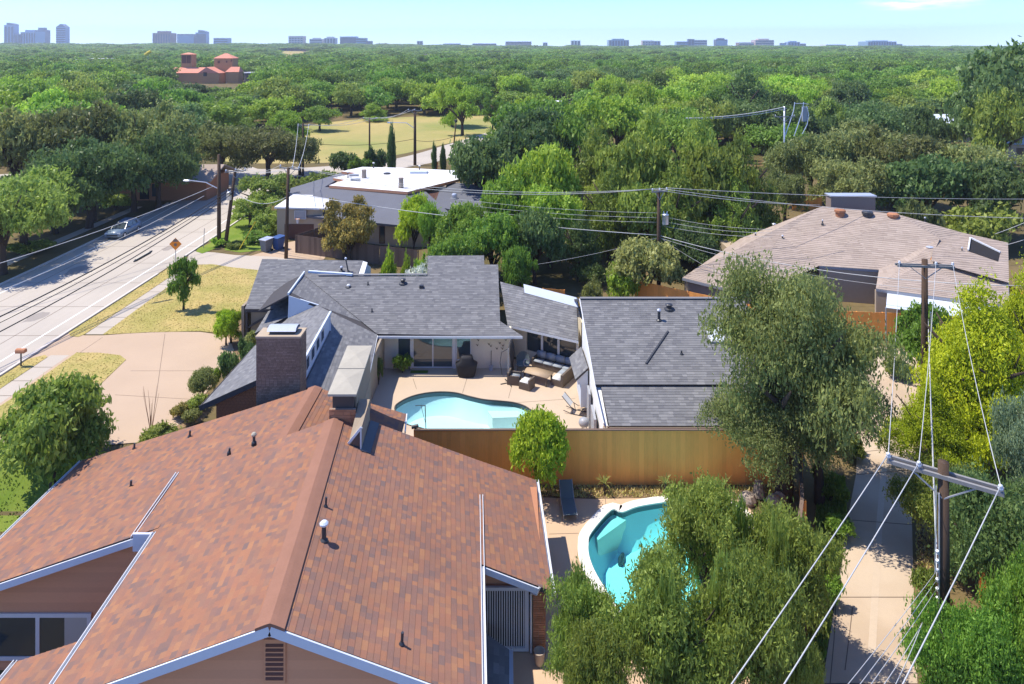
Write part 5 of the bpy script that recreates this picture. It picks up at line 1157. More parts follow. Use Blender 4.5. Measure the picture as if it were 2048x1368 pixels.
def tower(px0, px1, pyt, pyr, dep, dd, louv):
    a, b = cp(px0, pyt, dd), cp(px1, pyt, dd); mb = MB(); mb.box((a.x,a.y,0),(b.x,a.y+dep,a.z)); tw = mk('tower', mb, M['church_brick'], cx)
    zr = cp(px0, pyr, dd).z; mx = (a.x+b.x)/2; my = a.y+dep/2; mb = MB(); e = .5
    mb.add([(a.x-e,a.y-e,a.z),(b.x+e,a.y-e,a.z),(b.x+e,a.y+dep+e,a.z),(a.x-e,a.y+dep+e,a.z),(mx-.8,my,zr),(mx+.8,my,zr)], [(0,1,5,4),(1,2,5),(2,3,4,5),(3,0,4),(3,2,1,0)]); mk('tower_roof', mb, M['church_roof'], tw)
    for l in louv:
        mb = MB(); q0, q1 = cp(l[0], l[1], dd), cp(l[2], l[3], dd); mb.box((q0.x, a.y-.12, q1.z), (q1.x, a.y-.01, q0.z)); mk('opening', mb, M['church_dark'], tw)
tower(353, 374, 109, 105.5, 6.5, 6, [(354.5,111,363,127),(364,111,372.5,127)])
tower(417, 454, 117, 107, 9, 8, [(424,122,429,127),(441,122,444,126),(451,120,453,124)])
mb = MB(); q0, q1 = cp(411,144), cp(418,152); mb.box((q0.x, cp(411,144,-3).y, q1.z), (q1.x, cp(411,144,-3).y+.15, q0.z)); mk('window', mb, M['glass'], cx)
tk = thing('round_tank', 'dark round tank with pale rim right of the church', 'tank', tuple(A(508,150,410))[:2]+(0,))
zt_ = A(508,146,410).z; mb = MB(); mb.lathe([(5.3,0),(5.3,zt_)], (0,0,0), 20); part('wall', mb, M['deck_dark'], tk); mb = MB(); mb.lathe([(5.3,zt_),(5.6,zt_+.01),(5.6,zt_+.5),(4.5,zt_+.5)], (0,0,0), 20); part('rim', mb, M['white_trim'], tk)
p = A(296,106,560); ys = thing('yellow_tube_slide', 'bright yellow tilted tube rising out of the far woods', 'slide', (p.x, p.y, 0))
mb = MB(); mb.tube([(-2.2,0,p.z-1.6),(0,0,p.z),(2.4,0,p.z+1.4)], [1.2,1.3,1.1], 10); part('tube', mb, M['yellow_paint'], ys); mb = MB(); mb.tube([(0,0,0),(0,0,p.z-.9)], .2, 6); part('support', mb, M['metal_gray'], ys)
# ------------------------------------------------------------------ skyline
SKY_D = 2500.
def bmat(name, c, g): 
    return mat(name, c, .6, .3, nz=(.05, .06))
BC = {'blue': (0.27,0.39,0.57), 'slate': (0.18,0.23,0.32), 'grey': (0.49,0.50,0.54), 'tan': (0.57,0.46,0.41), 'brown': (0.27,0.18,0.16), 'pale': (0.80,0.80,0.80), 'teal': (0.23,0.36,0.45), 'navy': (0.09,0.12,0.20)}
for k_ in BC: M['far_'+k_] = mat('far_'+k_, BC[k_], .55, .35, nz=(.03, .07))
M['far_glass'] = mat('far_glass', (.06,.09,.14), .25, .6); M['far_frame'] = mat('far_frame', (.55,.56,.58), .6, .3)
def tower_b(label, x0, x1, yt, c, style='grid', top=None, cat='office tower', sub=None, D=SKY_D):
    a, b = A(x0, yt, D), A(x1, yt, D); wdt = b.x-a.x; zb = hz((a.x+b.x)/2, D); h_ = a.z-zb; t = thing('office_tower', label, cat, ((a.x+b.x)/2, D, zb), 0, 'office blocks along the horizon'); dp = max(14, wdt*.7)
    mb = MB(); mb.box((-wdt/2,0,0),(wdt/2,dp,h_)); part('body', mb, M['far_'+c], t)
    if top == 'gable': mb = MB(); hw = wdt/2; r = wdt*.32; mb.add([(-hw,0,h_+.01),(hw,0,h_+.01),(hw,dp,h_+.01),(-hw,dp,h_+.01),(-hw*.15,0,h_+r),(hw*.15,0,h_+r),(hw*.15,dp,h_+r),(-hw*.15,dp,h_+r)], [(0,1,5,4),(1,2,6,5),(2,3,7,6),(3,0,4,7),(4,5,6,7)]); part('crown', mb, M['far_slate'], t)
    if top == 'curve': mb = MB(); hw = wdt/2; pr = [(-hw*.5,h_+.01),(-hw*.5,h_+wdt*.24)] + [(-hw*.5+hw*1.5*u, h_+wdt*.24*(1-u*u*.75)) for u in (.3,.6,.85,1)] + [(hw,h_+.01)]; n = len(pr); mb.add([(x,0,z) for x, z in pr]+[(x,dp,z) for x, z in pr], [tuple(range(n-1,-1,-1)), tuple(range(n,2*n))]+[(i,(i+1) % n,n+(i+1) % n,n+i) for i in range(n)]); part('crown', mb, M['far_slate'], t)
    if top == 'block': mb = MB(); mb.box((-wdt*.3,dp*.2,h_+.01),(wdt*.28,dp*.8,h_+min(12,h_*.14))); part('plant_room', mb, M['far_'+c], t)
    fl = max(2, int(h_/7.5)); gm = M['far_glass']
    if style in ('grid','strip'):
        cols = max(2, int(wdt/9)); mb = MB(); mb.box((0,-.6,0),(wdt/cols*.55,-.01,h_*.86)); me = mesh('window_strip', mb, gm)
        for i in range(cols): inst('window_strip', me, t, Matrix.Translation(V((-wdt/2+wdt/cols*(i+.22),0,h_*.06))))
    if style in ('grid','bands'):
        mb = MB(); mb.box((-wdt/2+.4,-.9,0),(wdt/2-.4,-.02,h_/fl*.42)); me = mesh('floor_band', mb, M['far_frame'] if style == 'grid' else gm)
        for i in range(fl): inst('floor_band', me, t, Matrix.Translation(V((0,-.0 if style == 'bands' else -.01,h_*(i+.35)/fl*.97))))
    if style == 'glass':
        mb = MB(); mb.box((-wdt/2+.8,-.7,h_*.04),(wdt/2-.8,-.02,h_*.9)); part('curtain_wall', mb, M['far_blue'] if c != 'blue' else gm, t)
    return t
TB = [('tall narrow blue grey tower at the left end of the skyline',8,28,50,'blue','strip','curve'),('low dark block leaning against the leftmost tower',29,42,68,'slate','strip',None),
('broad stepped blue block right of the leftmost tower',41,72,64,'blue','strip','block'),('dark glass block with pale frame ending the stepped group',70,91,60,'slate','glass','block'),
('single gabled tower with pale podium on the left skyline',112,131,54,'blue','bands','gable'),('stepped red brown block above the church',305,341,66,'brown','strip','block'),
('wide blue glass slab left of the curved tower',354,388,68,'slate','glass',None),('blue tower with swept curved crown',391,412,65,'blue','glass','curve'),('short wide glass block right of the curved crown tower',427,455,76,'blue','bands',None),
('pinkish box tower standing alone above the green clearing',577,606,72,'tan','grid',None),('low grey block with sloping ends right of the pinkish tower',619,644,78,'grey','bands','block'),('light grey block with small roof mast',648,671,76,'grey','strip','block'),
('wide blue glass block near the middle left of the skyline',680,712,73,'blue','glass',None),('green tinted block attached to the wide blue glass block',709,732,76,'teal','bands',None),('small grey block at the right end of the blue glass group',733,744,82,'slate','bands',None),
('small tilted edge white and dark tower left of centre skyline',834,845,82,'grey','strip',None),('low pale hall on the horizon left of centre',886,920,87,'pale','bands',None),('long low dark roofed hall right of the pale hall',945,992,87,'slate','bands',None),
('long beige slab with dark left end at the skyline centre',1011,1063,83,'tan','bands',None),('tiny tower pair beside the long beige slab',1086,1095,85,'grey','strip',None),('lone pale box with dark left side in the centre right skyline',1142,1161,81,'pale','strip',None),
('wide teal glass block in the centre right skyline',1218,1258,80,'teal','strip','block'),('tan block joined to a darker half',1285,1307,81,'tan','grid',None),('bluish small block beside the tan block',1308,1321,82,'blue','strip',None),
('low blue block left of the raised core',1353,1377,83,'blue','bands',None),('raised grey core between two blue wings',1376,1389,78,'slate','strip',None),('broad grey blue wing right of the raised core',1389,1414,80,'grey','bands',None),
('dark navy block with notched top',1432,1455,79,'navy','glass','block'),('brown block with white floor bands',1478,1508,85,'brown','grid',None),('large tan slab right of the brown banded block',1511,1548,80,'tan','bands','block'),
('small navy block with pale frame',1562,1572,86,'navy','glass',None),('blue twin block right of the small navy block',1576,1600,84,'blue','strip','block'),('low grey block finishing the blue twin block',1600,1612,87,'grey','bands',None),
('long flat pale hall on the right horizon',1652,1692,89,'pale','bands',None),('large teal green block on the right horizon with white pier',1736,1793,83,'teal','strip','block'),('small low wing attached to the large teal block',1793,1805,88,'teal','bands',None)]
for t_ in TB: tower_b(*t_)
# ------------------------------------------------------------------ trees and plants
rng = np.random.default_rng(11)
def fastmesh(name, verts, quads, mat_, tone=None):
    me = bpy.data.meshes.new(name); nv, nf = len(verts), len(quads)
    me.vertices.add(nv); me.vertices.foreach_set('co', verts.astype(np.float32).ravel())
    me.loops.add(nf*4); me.loops.foreach_set('vertex_index', quads.astype(np.int32).ravel())
    me.polygons.add(nf); me.polygons.foreach_set('loop_start', np.arange(0, nf*4, 4, dtype=np.int32))
    me.update(calc_edges=True)
    if tone is not None:
        at = me.attributes.new('tone', 'FLOAT', 'POINT'); at.data.foreach_set('value', tone.astype(np.float32))
    me.materials.append(mat_); return me
def leaves(pos, out, size, tone, asp=.5, up=.35, outw=.5):
    n = len(pos); nr = rng.normal(size=(n,3)); nr /= np.linalg.norm(nr, axis=1)[:,None]
    nr = nr + out*outw + np.array([0,0,up]); nr /= np.linalg.norm(nr, axis=1)[:,None]
    t = rng.normal(size=(n,3)); t -= nr*np.sum(t*nr, axis=1)[:,None]; t /= np.linalg.norm(t, axis=1)[:,None]; b = np.cross(nr, t)
    s = (size*rng.uniform(.65, 1.35, n))[:,None]
    v = np.empty((n,4,3)); v[:,0] = pos - t*s; v[:,1] = pos + b*s*asp - t*s*.1; v[:,2] = pos + t*s; v[:,3] = pos - b*s*asp - t*s*.1
    return v.reshape(-1,3), np.arange(n*4).reshape(-1,4), np.repeat(tone, 4)
def lobes(kind, seed):
    r = np.random.default_rng(seed); L_ = []
    if kind == 'round':
        L_.append((0,0,.58,.62,.30))
        for i in range(13):
            a = r.uniform(0, 6.28); q = r.uniform(.35, .72); L_.append((q*math.cos(a), q*math.sin(a), r.uniform(.38,.78), r.uniform(.28,.42), r.uniform(.13,.2)))
        for i in range(4): L_.append((r.uniform(-.3,.3), r.uniform(-.3,.3), r.uniform(.75,.85), r.uniform(.25,.36), .14))
    elif kind == 'wide':
        L_.append((0,0,.56,.6,.26))
        for i in range(20):
            a = r.uniform(0, 6.28); q = r.uniform(.3, .78); L_.append((q*math.cos(a), q*math.sin(a), r.uniform(.42,.84) - q*.15, r.uniform(.2,.34), r.uniform(.09,.16)))
    elif kind == 'feather':
        for i in range(24):
            u = i/24; z = .16 + .78*u; q = (1-u)**.8*.75*r.uniform(.3,1); a = r.uniform(0,6.28); L_.append((q*math.cos(a), q*math.sin(a), z, .34*(1-u)+.12, .12))
        L_.append((0,0,.5,.5,.34))
    elif kind == 'column':
        for i in range(12): u = i/11; L_.append((r.uniform(-.12,.12), r.uniform(-.12,.12), .06+.88*u, .95*math.sin(math.pi*(.22+.72*u))**.7, .085))
    elif kind == 'cone':
        for i in range(10): u = i/9; L_.append((0,0,.06+.86*u, .95*(1-u*.9), .09))
    elif kind == 'shrub':
        L_.append((0,0,.42,.7,.4))
        for i in range(9): a = r.uniform(0,6.28); q = r.uniform(.3,.6); L_.append((q*math.cos(a), q*math.sin(a), r.uniform(.2,.7), r.uniform(.3,.42), r.uniform(.2,.3)))
    elif kind == 'sphere':
        L_.append((0,0,.52,.78,.40))
        for i in range(14): a = r.uniform(0,6.28); e_ = r.uniform(-.9,1.2); L_.append((.55*math.cos(a)*math.cos(e_), .55*math.sin(a)*math.cos(e_), .52+.28*math.sin(e_), r.uniform(.24,.36), r.uniform(.13,.19)))
    elif kind == 'open':
        for i in range(15): a = r.uniform(0,6.28); q = r.uniform(.1,.75); L_.append((q*math.cos(a), q*math.sin(a), r.uniform(.3,.88)-.1*q, r.uniform(.17,.3), r.uniform(.08,.14)))
    return L_
def crown(name, kind, seed, nclump, nper, size, spread, m, asp=.5, up=.6, outw=.5, shell=.45, droop=0):
    global rng; rng = np.random.default_rng(seed)
    L_ = np.array(lobes(kind, seed)); wts = L_[:,3]**2*(L_[:,4]*2+L_[:,3]); wts /= wts.sum()
    k = rng.choice(len(L_), nclump, p=wts); d = rng.normal(size=(nclump,3)); d /= np.linalg.norm(d, axis=1)[:,None]; d[:,2] = np.where(d[:,2] < -.3, -d[:,2]*.5, d[:,2])
    rad = (shell + (1-shell)*rng.random(nclump)**.5)[:,None]
    c = L_[k,:3] + d*rad*np.stack([L_[k,3], L_[k,3], L_[k,4]], 1)
    tone = rng.random(nclump)
    n = nclump*nper; ci = np.repeat(np.arange(nclump), nper); g_ = rng.normal(size=(n,3))*spread*np.array([1,1,.55]); g_[:,2] -= droop*np.abs(rng.normal(size=n))
    pos = c[ci] + g_; v, q, tn = leaves(pos, d[ci], size, np.clip(tone[ci] + rng.normal(size=n)*.12, 0, 1), asp, up, outw)
    v[:,2] = np.maximum(v[:,2], .01)
    return fastmesh(name, v, q, m, tn)
def trunkmesh(kind, seed, hr=1.0):
    r = random.Random(seed); mb = MB(); w_ = .055
    if kind in ('shrub','column','cone'):
        mb.tube([(0,0,-.05),(0,0,.5),(0,0,.8)], [.07,.05,.02], 6)
        for i in range(4): a = r.uniform(0,6.28); mb.tube([(0,0,.05),(.25*math.cos(a),.25*math.sin(a),.35),(.4*math.cos(a),.4*math.sin(a),.6)], [.04,.025,.01], 5)
    else:
        mb.tube([(0,0,-.06),(.02,.0,.15),(0,.03,.34),(.03,0,.55)], [w_*1.5,w_,w_*.85,w_*.5], 8)
        for i in range(7):
            a = i*.9 + r.uniform(-.3,.3); q = r.uniform(.35,.7); z0 = r.uniform(.2,.38); z1 = r.uniform(.5,.8)
            mb.tube([(0,0,z0),(q*.45*math.cos(a),q*.45*math.sin(a),z0+(z1-z0)*.55),(q*math.cos(a+.2),q*math.sin(a+.2),z1)], [w_*.6,w_*.38,w_*.12], 6)
            mb.tube([(q*.45*math.cos(a),q*.45*math.sin(a),z0+(z1-z0)*.55),(q*.8*math.cos(a-.5),q*.8*math.sin(a-.5),z1*.95)], [w_*.3,w_*.1], 5)
    return mesh('trunk', mb, M['bark'], True)
P = {}
def proto(key, *a, **k):
    kind = a[0]; P[key] = (crown('crown', *a, M['green'], **k), trunkmesh(kind, a[1]))
# near ones: fine leaves
proto('bushy1', 'round', 21, 950, 27, .027, .058, outw=.3, up=.5, asp=.32, shell=.3)
proto('bushy2', 'round', 22, 950, 27, .027, .058, outw=.3, up=.5, asp=.32, shell=.3)
proto('shoot', 'column', 29, 170, 26, .07, .10, outw=.4, up=.6, asp=.3, shell=.3)
proto('bigoak', 'wide', 23, 1350, 34, .0150, .044, asp=.42, shell=.4)
proto('yellow', 'feather', 24, 1400, 46, .0155, .048, asp=.5, up=.7, outw=.8, shell=.55)
proto('right', 'wide', 25, 1200, 44, .019, .055, asp=.42)
proto('magn', 'round', 26, 460, 32, .045, .075, asp=.42, outw=.9, shell=.55)
proto('young', 'open', 27, 190, 26, .055, .085, asp=.5, outw=.9)
proto('ball', 'sphere', 28, 460, 32, .042, .07, asp=.45, outw=.7, shell=.6)
# middle distance
for i in range(2):
    proto(f'oak{i}', 'wide', 31+i, 620, 26, .032, .055, asp=.45, shell=.5)
    proto(f'round{i}', 'round', 41+i, 420, 26, .042, .062, shell=.55, outw=.7)
    proto(f'feather{i}', 'feather', 51+i, 420, 26, .034, .05, asp=.35, droop=.03, shell=.5)
    proto(f'shrub{i}', 'shrub', 61+i, 160, 22, .075, .09, shell=.55)
    proto(f'open{i}', 'open', 71+i, 260, 26, .036, .055)
proto('column', 'column', 81, 300, 20, .10, .09, up=.9, asp=.3)
proto('cone', 'cone', 82, 240, 20, .11, .10, up=.6, asp=.3)
for i in range(3): proto(f'mid{i}', 'round', 91+i, 300, 24, .042, .070, shell=.6, outw=.8, asp=.6)
for i in range(2): proto(f'midw{i}', 'wide', 95+i, 320, 24, .036, .062, shell=.55, outw=.8, asp=.6)
for i in range(2): proto(f'far{i}', 'round', 101+i, 320, 12, .055, .075, shell=.65, outw=1.0, asp=.7)
def ground_z(x, y): return hz(x, y)
def plant(name, label, cat, key, m, loc, r, h_, rz=None, group=None, bark=None, trunk=True):
    t = thing(name, label, cat, loc, random.uniform(0, 6.28) if rz is None else rz, group); t.scale = (r, r, h_)
    c = inst('crown', P[key][0], t); c.material_slots[0].link = 'OBJECT'; c.material_slots[0].material = M[m]
    if trunk:
        b = inst('trunk', P[key][1], t)
        if bark: b.material_slots[0].link = 'OBJECT'; b.material_slots[0].material = M[bark]
    return t
def T(label, px, pytop, wpx, D, key, m, name='tree', cat='tree', rz=None, base=None, bark=None, group=None):
    p = A(px, pytop, D); b = ground_z(p.x, p.y) if base is None else base
    return plant(name, label, cat, key, m, (p.x, D, b), max(.15, wpx/2*D/F), max(.3, p.z - b)*1.03, rz, group, bark)
# --- foreground
T('olive green bushy tree whose top hides the middle of the turquoise pool', 1408, 968, 235, 27.6, 'bushy1', 'olive')
T('olive bushy tree left of it dipping over the turquoise pool edge', 1318, 1092, 110, 25.2, 'bushy2', 'olive')
T('olive bushy tree nearest the alley fence end', 1560, 1030, 230, 26.2, 'bushy2', 'olive')
T('low olive bush at the bottom centre beside the flower pot', 1165, 1150, 165, 23.6, 'bushy1', 'olive')
T('low olive tree filling the bottom centre of the photo', 1330, 1160, 300, 22.6, 'bushy2', 'olive')
T('low olive tree at the bottom edge left of the alley', 1510, 1130, 260, 22.9, 'bushy1', 'olive')
T('olive bush at the bottom edge directly against the alley kerb', 1610, 1270, 110, 22.5, 'bushy2', 'olive', 'bush', 'bush')
T('small olive bush at the lowest edge below the flower pot', 1190, 1265, 200, 21.5, 'bushy2', 'olive', 'bush', 'bush')
for px, py, wq, D, lb in ((1412,958,62,28.4,'thin upright shoots on top of the tallest olive bush by the pool'),(1478,990,70,27.0,'upright olive shoots right of the tallest bush by the pool'),(1150,1125,54,23.8,'upright olive shoots beside the red roof gutter corner'),(1560,1040,66,25.4,'upright olive shoots by the alley fence end'),(1330,1150,70,22.3,'upright olive shoots in the middle of the bottom bushes'),(1440,1110,64,23.2,'upright olive shoots above the bottom bushes right of middle')):
    T(lb, px, py, wq, D, 'shoot', 'olive', 'bush', 'bush')
T('large dark live oak hanging over the orange fence and grey roof', 1572, 492, 395, 34.8, 'bigoak', 'oak', rz=.6)
T('side limb crown of the dark oak shading the alley fence corner', 1640, 650, 300, 34.4, 'bigoak', 'oak', rz=2.0)
T('low drooping skirt of the dark oak over the orange fence end', 1560, 735, 300, 35.0, 'bigoak', 'oak', rz=4.1)
T('vivid yellow green tree behind the near power pole', 1960, 575, 330, 38.5, 'yellow', 'lime', rz=1.0)
T('lower vivid yellow green tree touching the alley edge', 1865, 770, 200, 37.0, 'yellow', 'lime', rz=2.4)
T('vivid yellow green tree at the right photo edge', 2060, 540, 230, 40.5, 'yellow', 'lime', rz=4.0)
T('blue green tree at the right photo edge beside the yellow green ones', 2072, 740, 170, 31.5, 'right', 'blue')
T('dark glossy tree behind the near power pole crossarm', 1900, 925, 230, 30.5, 'right', 'magnolia')
T('dense green tree in the bottom right corner', 2010, 930, 330, 26.0, 'right', 'dark', rz=.4)
T('shaggy green tree at the bottom right beside the alley', 1945, 1180, 260, 22.0, 'right', 'green', rz=2)
T('dense dark tree filling the space right of the near power pole', 1990, 985, 270, 28.5, 'right', 'magnolia', rz=1.3)
T('low green tree in the very bottom right corner', 2060, 1080, 220, 22.5, 'right', 'green', rz=3)
T('round bright green tree in front of the orange fence', 1076, 824, 136, 34.6, 'ball', 'limegreen', base=.15)
T('broad glossy magnolia standing left of the red roof', 108, 762, 225, 37.4, 'magn', 'magnolia', base=-1.5)
T('young street tree with thin trunk on the dry lawn', 367, 512, 66, 59.7, 'young', 'green', rz=1)
T('dark bush against the alley fence in deep shade', 1660, 935, 70, 34.5, 'shrub0', 'green', 'bush', 'bush')
T('bush by the foot of the dark pole at the alley end', 1850, 610, 130, 46.5, 'round0', 'green')
T('bush left of the alley end wall under the shade sail', 1800, 720, 70, 47.5, 'shrub1', 'olive', 'bush', 'bush')
T('dark green bush crowding the left alley edge beside the fence', 1682, 1030, 70, 32.0, 'shrub1', 'green', 'bush', 'bush'); T('ivy like green bush at the left alley edge lower down', 1655, 1150, 60, 28.2, 'shrub0', 'green', 'bush', 'bush'); T('dry green bush at the right alley edge near the pole foot', 1850, 1130, 60, 28.5, 'shrub1', 'olive', 'bush', 'bush'); T('bush at the left alley edge under the big oak', 1690, 860, 80, 38.5, 'shrub0', 'olive', 'bush', 'bush')
T('full bright crown filling the gap in the cypress grove', 1260, 268, 170, 79, 'round0', 'feather'); T('full bright crown in the right of the cypress grove', 1430, 285, 170, 75.5, 'round1', 'feather'); T('full crown low in the cypress grove behind the wires', 1290, 365, 150, 71.5, 'round0', 'feather')
# yuccas along the orange fence
mb = MB(); r_ = random.Random(3)
for i in range(34):
    a = r_.uniform(0, 6.28); e = r_.uniform(.1, 1.2); l = r_.uniform(.35, .62); dv = V((math.cos(a)*math.cos(e), math.sin(a)*math.cos(e), math.sin(e))); s = dv.cross(V((0,0,1))).normalized()*.02; p0 = V((0,0,.45)); p1 = p0+dv*l*.6; p2 = p0+dv*l+V((0,0,-.16*math.cos(e)))
    mb.add([p0-s*.6, p0+s*.6, p1+s, p1-s, p2], [(0,1,2,3),(3,2,4)])
yme = mesh('fronds', mb, M['yellowish']); mb = MB(); mb.tube([(0,0,0),(.02,0,.25),(0,0,.48)], [.06,.05,.05], 7); yst = mesh('stem', mb, M['bark'])
for px, lb in ((1208,'leftmost of the three spiky yuccas along the orange fence'),(1330,'middle one of the three spiky yuccas along the orange fence'),(1449,'spiky yucca along the orange fence nearest the dark oak')):
    p = G(px, 985); t = thing('yucca', lb, 'plant', (p.x, 35.15, 0), r_.uniform(0,6), 'yuccas along the orange fence'); inst('fronds', yme, t); inst('stem', yst, t); t.scale = (1,1,1.15)
# oak trunk and garden clutter in the shaded corner
ot = thing('tree_stump', 'pale trunk base and boulders in the shaded corner by the alley fence', 'rocks', (12.3, 34.9, 0)); mb = MB(); mb.tube([(0,0,0),(.03,.1,.35),(.08,.2,.7)], [.34,.26,.2], 9); part('trunk', mb, M['bark_pale'], ot)
for x, y, s in ((-.7,-.4,.45),(.6,-.5,.4),(1.0,-.2,.35)): mb = MB(); mb.lathe([(s*.9,0),(s,s*.4),(s*.7,s*.9),(s*.2,s*1.1)], (x,y,0), 9); part('boulder', mb, M['stone'], ot)
# --- by the grey roofed house
T('yellow green multi trunk tree at the left gable of the grey roofed house', 462, 614, 70, 53.0, 'open0', 'limegreen')
T('yellow green top of the tree beside the left gable', 452, 622, 56, 52.6, 'ball', 'limegreen')
T('rounded dark shrub below the yellow green tree', 497, 676, 46, 48.0, 'shrub0', 'dark', 'shrub', 'shrub')
T('dark clipped shrub left of the brick chimney', 459, 695, 46, 46.5, 'shrub1', 'dark', 'shrub', 'shrub')
T('light green low shrub by the left gable wall', 512, 655, 44, 50.5, 'shrub1', 'yellowish', 'shrub', 'shrub')
T('round grey green shrub by the curved drive', 406, 738, 64, 44.6, 'ball', 'oak', 'shrub', 'shrub')
T('low spreading green plant below the round shrub', 395, 788, 50, 43.0, 'shrub0', 'olive', 'plant', 'plant')
T('light tufted plant at the eave of the low grey roof', 383, 815, 42, 41.8, 'shrub1', 'yellowish', 'plant', 'plant')
T('straggly bed plant by the curved drive edge', 362, 805, 45, 42.4, 'shrub0', 'rust', 'plant', 'plant')
T('small yellow green plant beside the dark clipped shrub', 430, 730, 26, 46.0, 'shrub1', 'bright', 'plant', 'plant')
T('bristly grey green grass clump at the edge of the red roof', 318, 842, 85, 39.9, 'cone', 'olive', 'plant', 'plant')
bt = thing('bare_shrub', 'thin leafless red twigs rising from the drive edge', 'shrub', tuple(G(302,868))); mb = MB()
for i in range(9): a = random.uniform(0,6.28); mb.tube([(0,0,0),(.15*math.cos(a),.15*math.sin(a),.9),(.45*math.cos(a),.3*math.sin(a),1.9+random.random())], [.02,.014,.005], 4)
part('twigs', mb, M['brick_orange'], bt)
T('dark green bush by the patio windows', 805, 706, 44, 48.2, 'shrub0', 'green', 'bush', 'bush')
T('dark potted plant in the patio corner by the tan wall', 757, 705, 26, 46.5, 'shrub1', 'dark', 'plant', 'plant')
# --- behind the grey roofed house
T('left bright green conical shrub behind the grey ridge', 777, 489, 46, 63, 'cone', 'limegreen', 'shrub', 'shrub')
T('right bright green conical shrub behind the grey ridge', 812, 498, 36, 62, 'cone', 'limegreen', 'shrub', 'shrub')
T('small bright green shrub next to the silvery plant', 838, 506, 30, 62, 'shrub0', 'bright', 'shrub', 'shrub')
T('silvery spiky plant behind the raised grey roof', 880, 500, 90, 63, 'column', 'silver', 'plant', 'plant')
T('silvery spiky plant between the bright shrub and the raised roof', 832, 522, 60, 61, 'shrub1', 'silver', 'plant', 'plant')
T('orange tinged tree in front of the neighbour house', 688, 392, 120, 73.5, 'open1', 'rust')
T('orange tinged lower tree behind the dark fence', 700, 430, 105, 72.8, 'round0', 'rust')
T('bright green tree in front of the white roofed neighbour house', 828, 388, 78, 73, 'round1', 'limegreen')
T('pale green tree right of the bright green one', 862, 402, 66, 71, 'round0', 'bright')
T('green tree mass right of the white roofed house', 930, 408, 130, 68, 'round0', 'green')
T('dense green tree behind the raised grey roof', 985, 425, 130, 65, 'round1', 'green')
T('green tree filling the gap left of the transformer pole', 1070, 415, 130, 66, 'round0', 'dark')
T('green bush rising behind the connector roof', 1035, 490, 82, 59.5, 'round1', 'green', 'bush', 'bush')
T('leafy bush behind the raised roof left of the bright bush', 905, 470, 120, 62, 'round0', 'green', 'bush', 'bush')
T('dark vine covered tree below the transformer pole', 1160, 428, 130, 67, 'feather0', 'dark')
T('small grey green shrub by the connector roof edge', 1185, 555, 46, 59, 'shrub0', 'oak', 'shrub', 'shrub')
T('cream flowering tree in front of the transformer pole', 1298, 478, 160, 61, 'round1', 'yellowish')
T('green flowering bush left of the cream flowering tree', 1245, 520, 80, 60, 'shrub1', 'bright', 'bush', 'bush')
T('dark tree in shade between the flowering tree and the brown roof', 1385, 450, 130, 68, 'round0', 'dark')
# --- cypress grove
T('leftmost tall feathery cypress of the grove', 1195, 245, 190, 84, 'feather0', 'feather')
T('tallest feathery cypress in the middle of the grove', 1300, 212, 230, 81, 'feather1', 'feather')
T('feathery cypress above the transformer pole', 1400, 228, 220, 79, 'feather0', 'feather')
T('feathery cypress at the right of the grove', 1480, 262, 190, 77, 'feather1', 'feather')
T('lower front feathery cypress behind the transformer', 1350, 320, 200, 73, 'feather0', 'feather')
T('lower front feathery cypress left of the transformer', 1220, 330, 170, 74, 'feather1', 'feather')
T('lower front feathery cypress beside the brown roof', 1470, 345, 170, 72.5, 'feather0', 'feather')
T('vivid green tree left of the feathery cypresses', 1085, 288, 160, 77, 'round1', 'bright')
T('vivid green lower tree left of the cypresses', 1020, 352, 150, 73, 'round0', 'bright')
T('vivid green low tree above the power lines', 1100, 372, 150, 71, 'round1', 'bright')
T('wide dark bush tree right of the road bend', 965, 272, 175, 92, 'round0', 'dark')
T('dark green tree behind the wide bush tree', 1060, 218, 190, 102, 'round1', 'dark')
T('dark green tree filling left of the cypress grove', 1130, 225, 150, 105, 'round0', 'green')
# --- left oaks
T('grey green oak at the left photo edge', 30, 198, 230, 98, 'oak0', 'oak'); T('tall grey green oak second from the left edge', 165, 183, 220, 101, 'oak1', 'oak')
T('grey green oak above the shaded brick house', 290, 188, 210, 104, 'oak0', 'oak'); T('olive oak in the lower left leaning over the road', 45, 325, 250, 76, 'oak1', 'olive')
T('dark oak shading the parked car', 185, 262, 220, 90, 'oak0', 'dark'); T('dark oak right above the brick house', 318, 248, 160, 97, 'oak1', 'dark')
T('dark oak low at the left between the olive oak and the car', 110, 300, 190, 84, 'oak1', 'dark')
T('spreading oak with visible trunk by the cross road', 445, 232, 160, 118, 'oak0', 'oak', base=0); T('spreading oak right of it by the cross road', 535, 245, 170, 117, 'oak1', 'oak', base=0)
T('rounded bright tree at the left end of the dry field', 575, 222, 90, 152, 'round0', 'bright'); T('green tree standing alone in the left of the dry field', 640, 212, 80, 185, 'round1', 'green'); T('willow like tree at the back left of the dry field', 745, 205, 80, 210, 'feather0', 'bright'); T('oak crown filling behind the spreading pair', 600, 262, 100, 122, 'oak0', 'oak')
T('round yellow green bush in front of the brick house', 230, 384, 72, 96, 'shrub0', 'olive', 'bush', 'bush')
T('hedge bush on the verge by the cross road', 372, 350, 90, 112, 'shrub1', 'olive', 'bush', 'bush'); T('low bush right of the hedge bush by the cross road', 415, 365, 60, 108, 'shrub0', 'bright', 'bush', 'bush')
T('willowy olive tree left of the garage', 530, 345, 140, 92, 'open0', 'olive'); T('willowy low tree beside the leaning pole', 500, 392, 110, 87, 'open1', 'olive'); T('olive bush in front of the garage side', 535, 420, 70, 84, 'shrub0', 'olive', 'bush', 'bush')
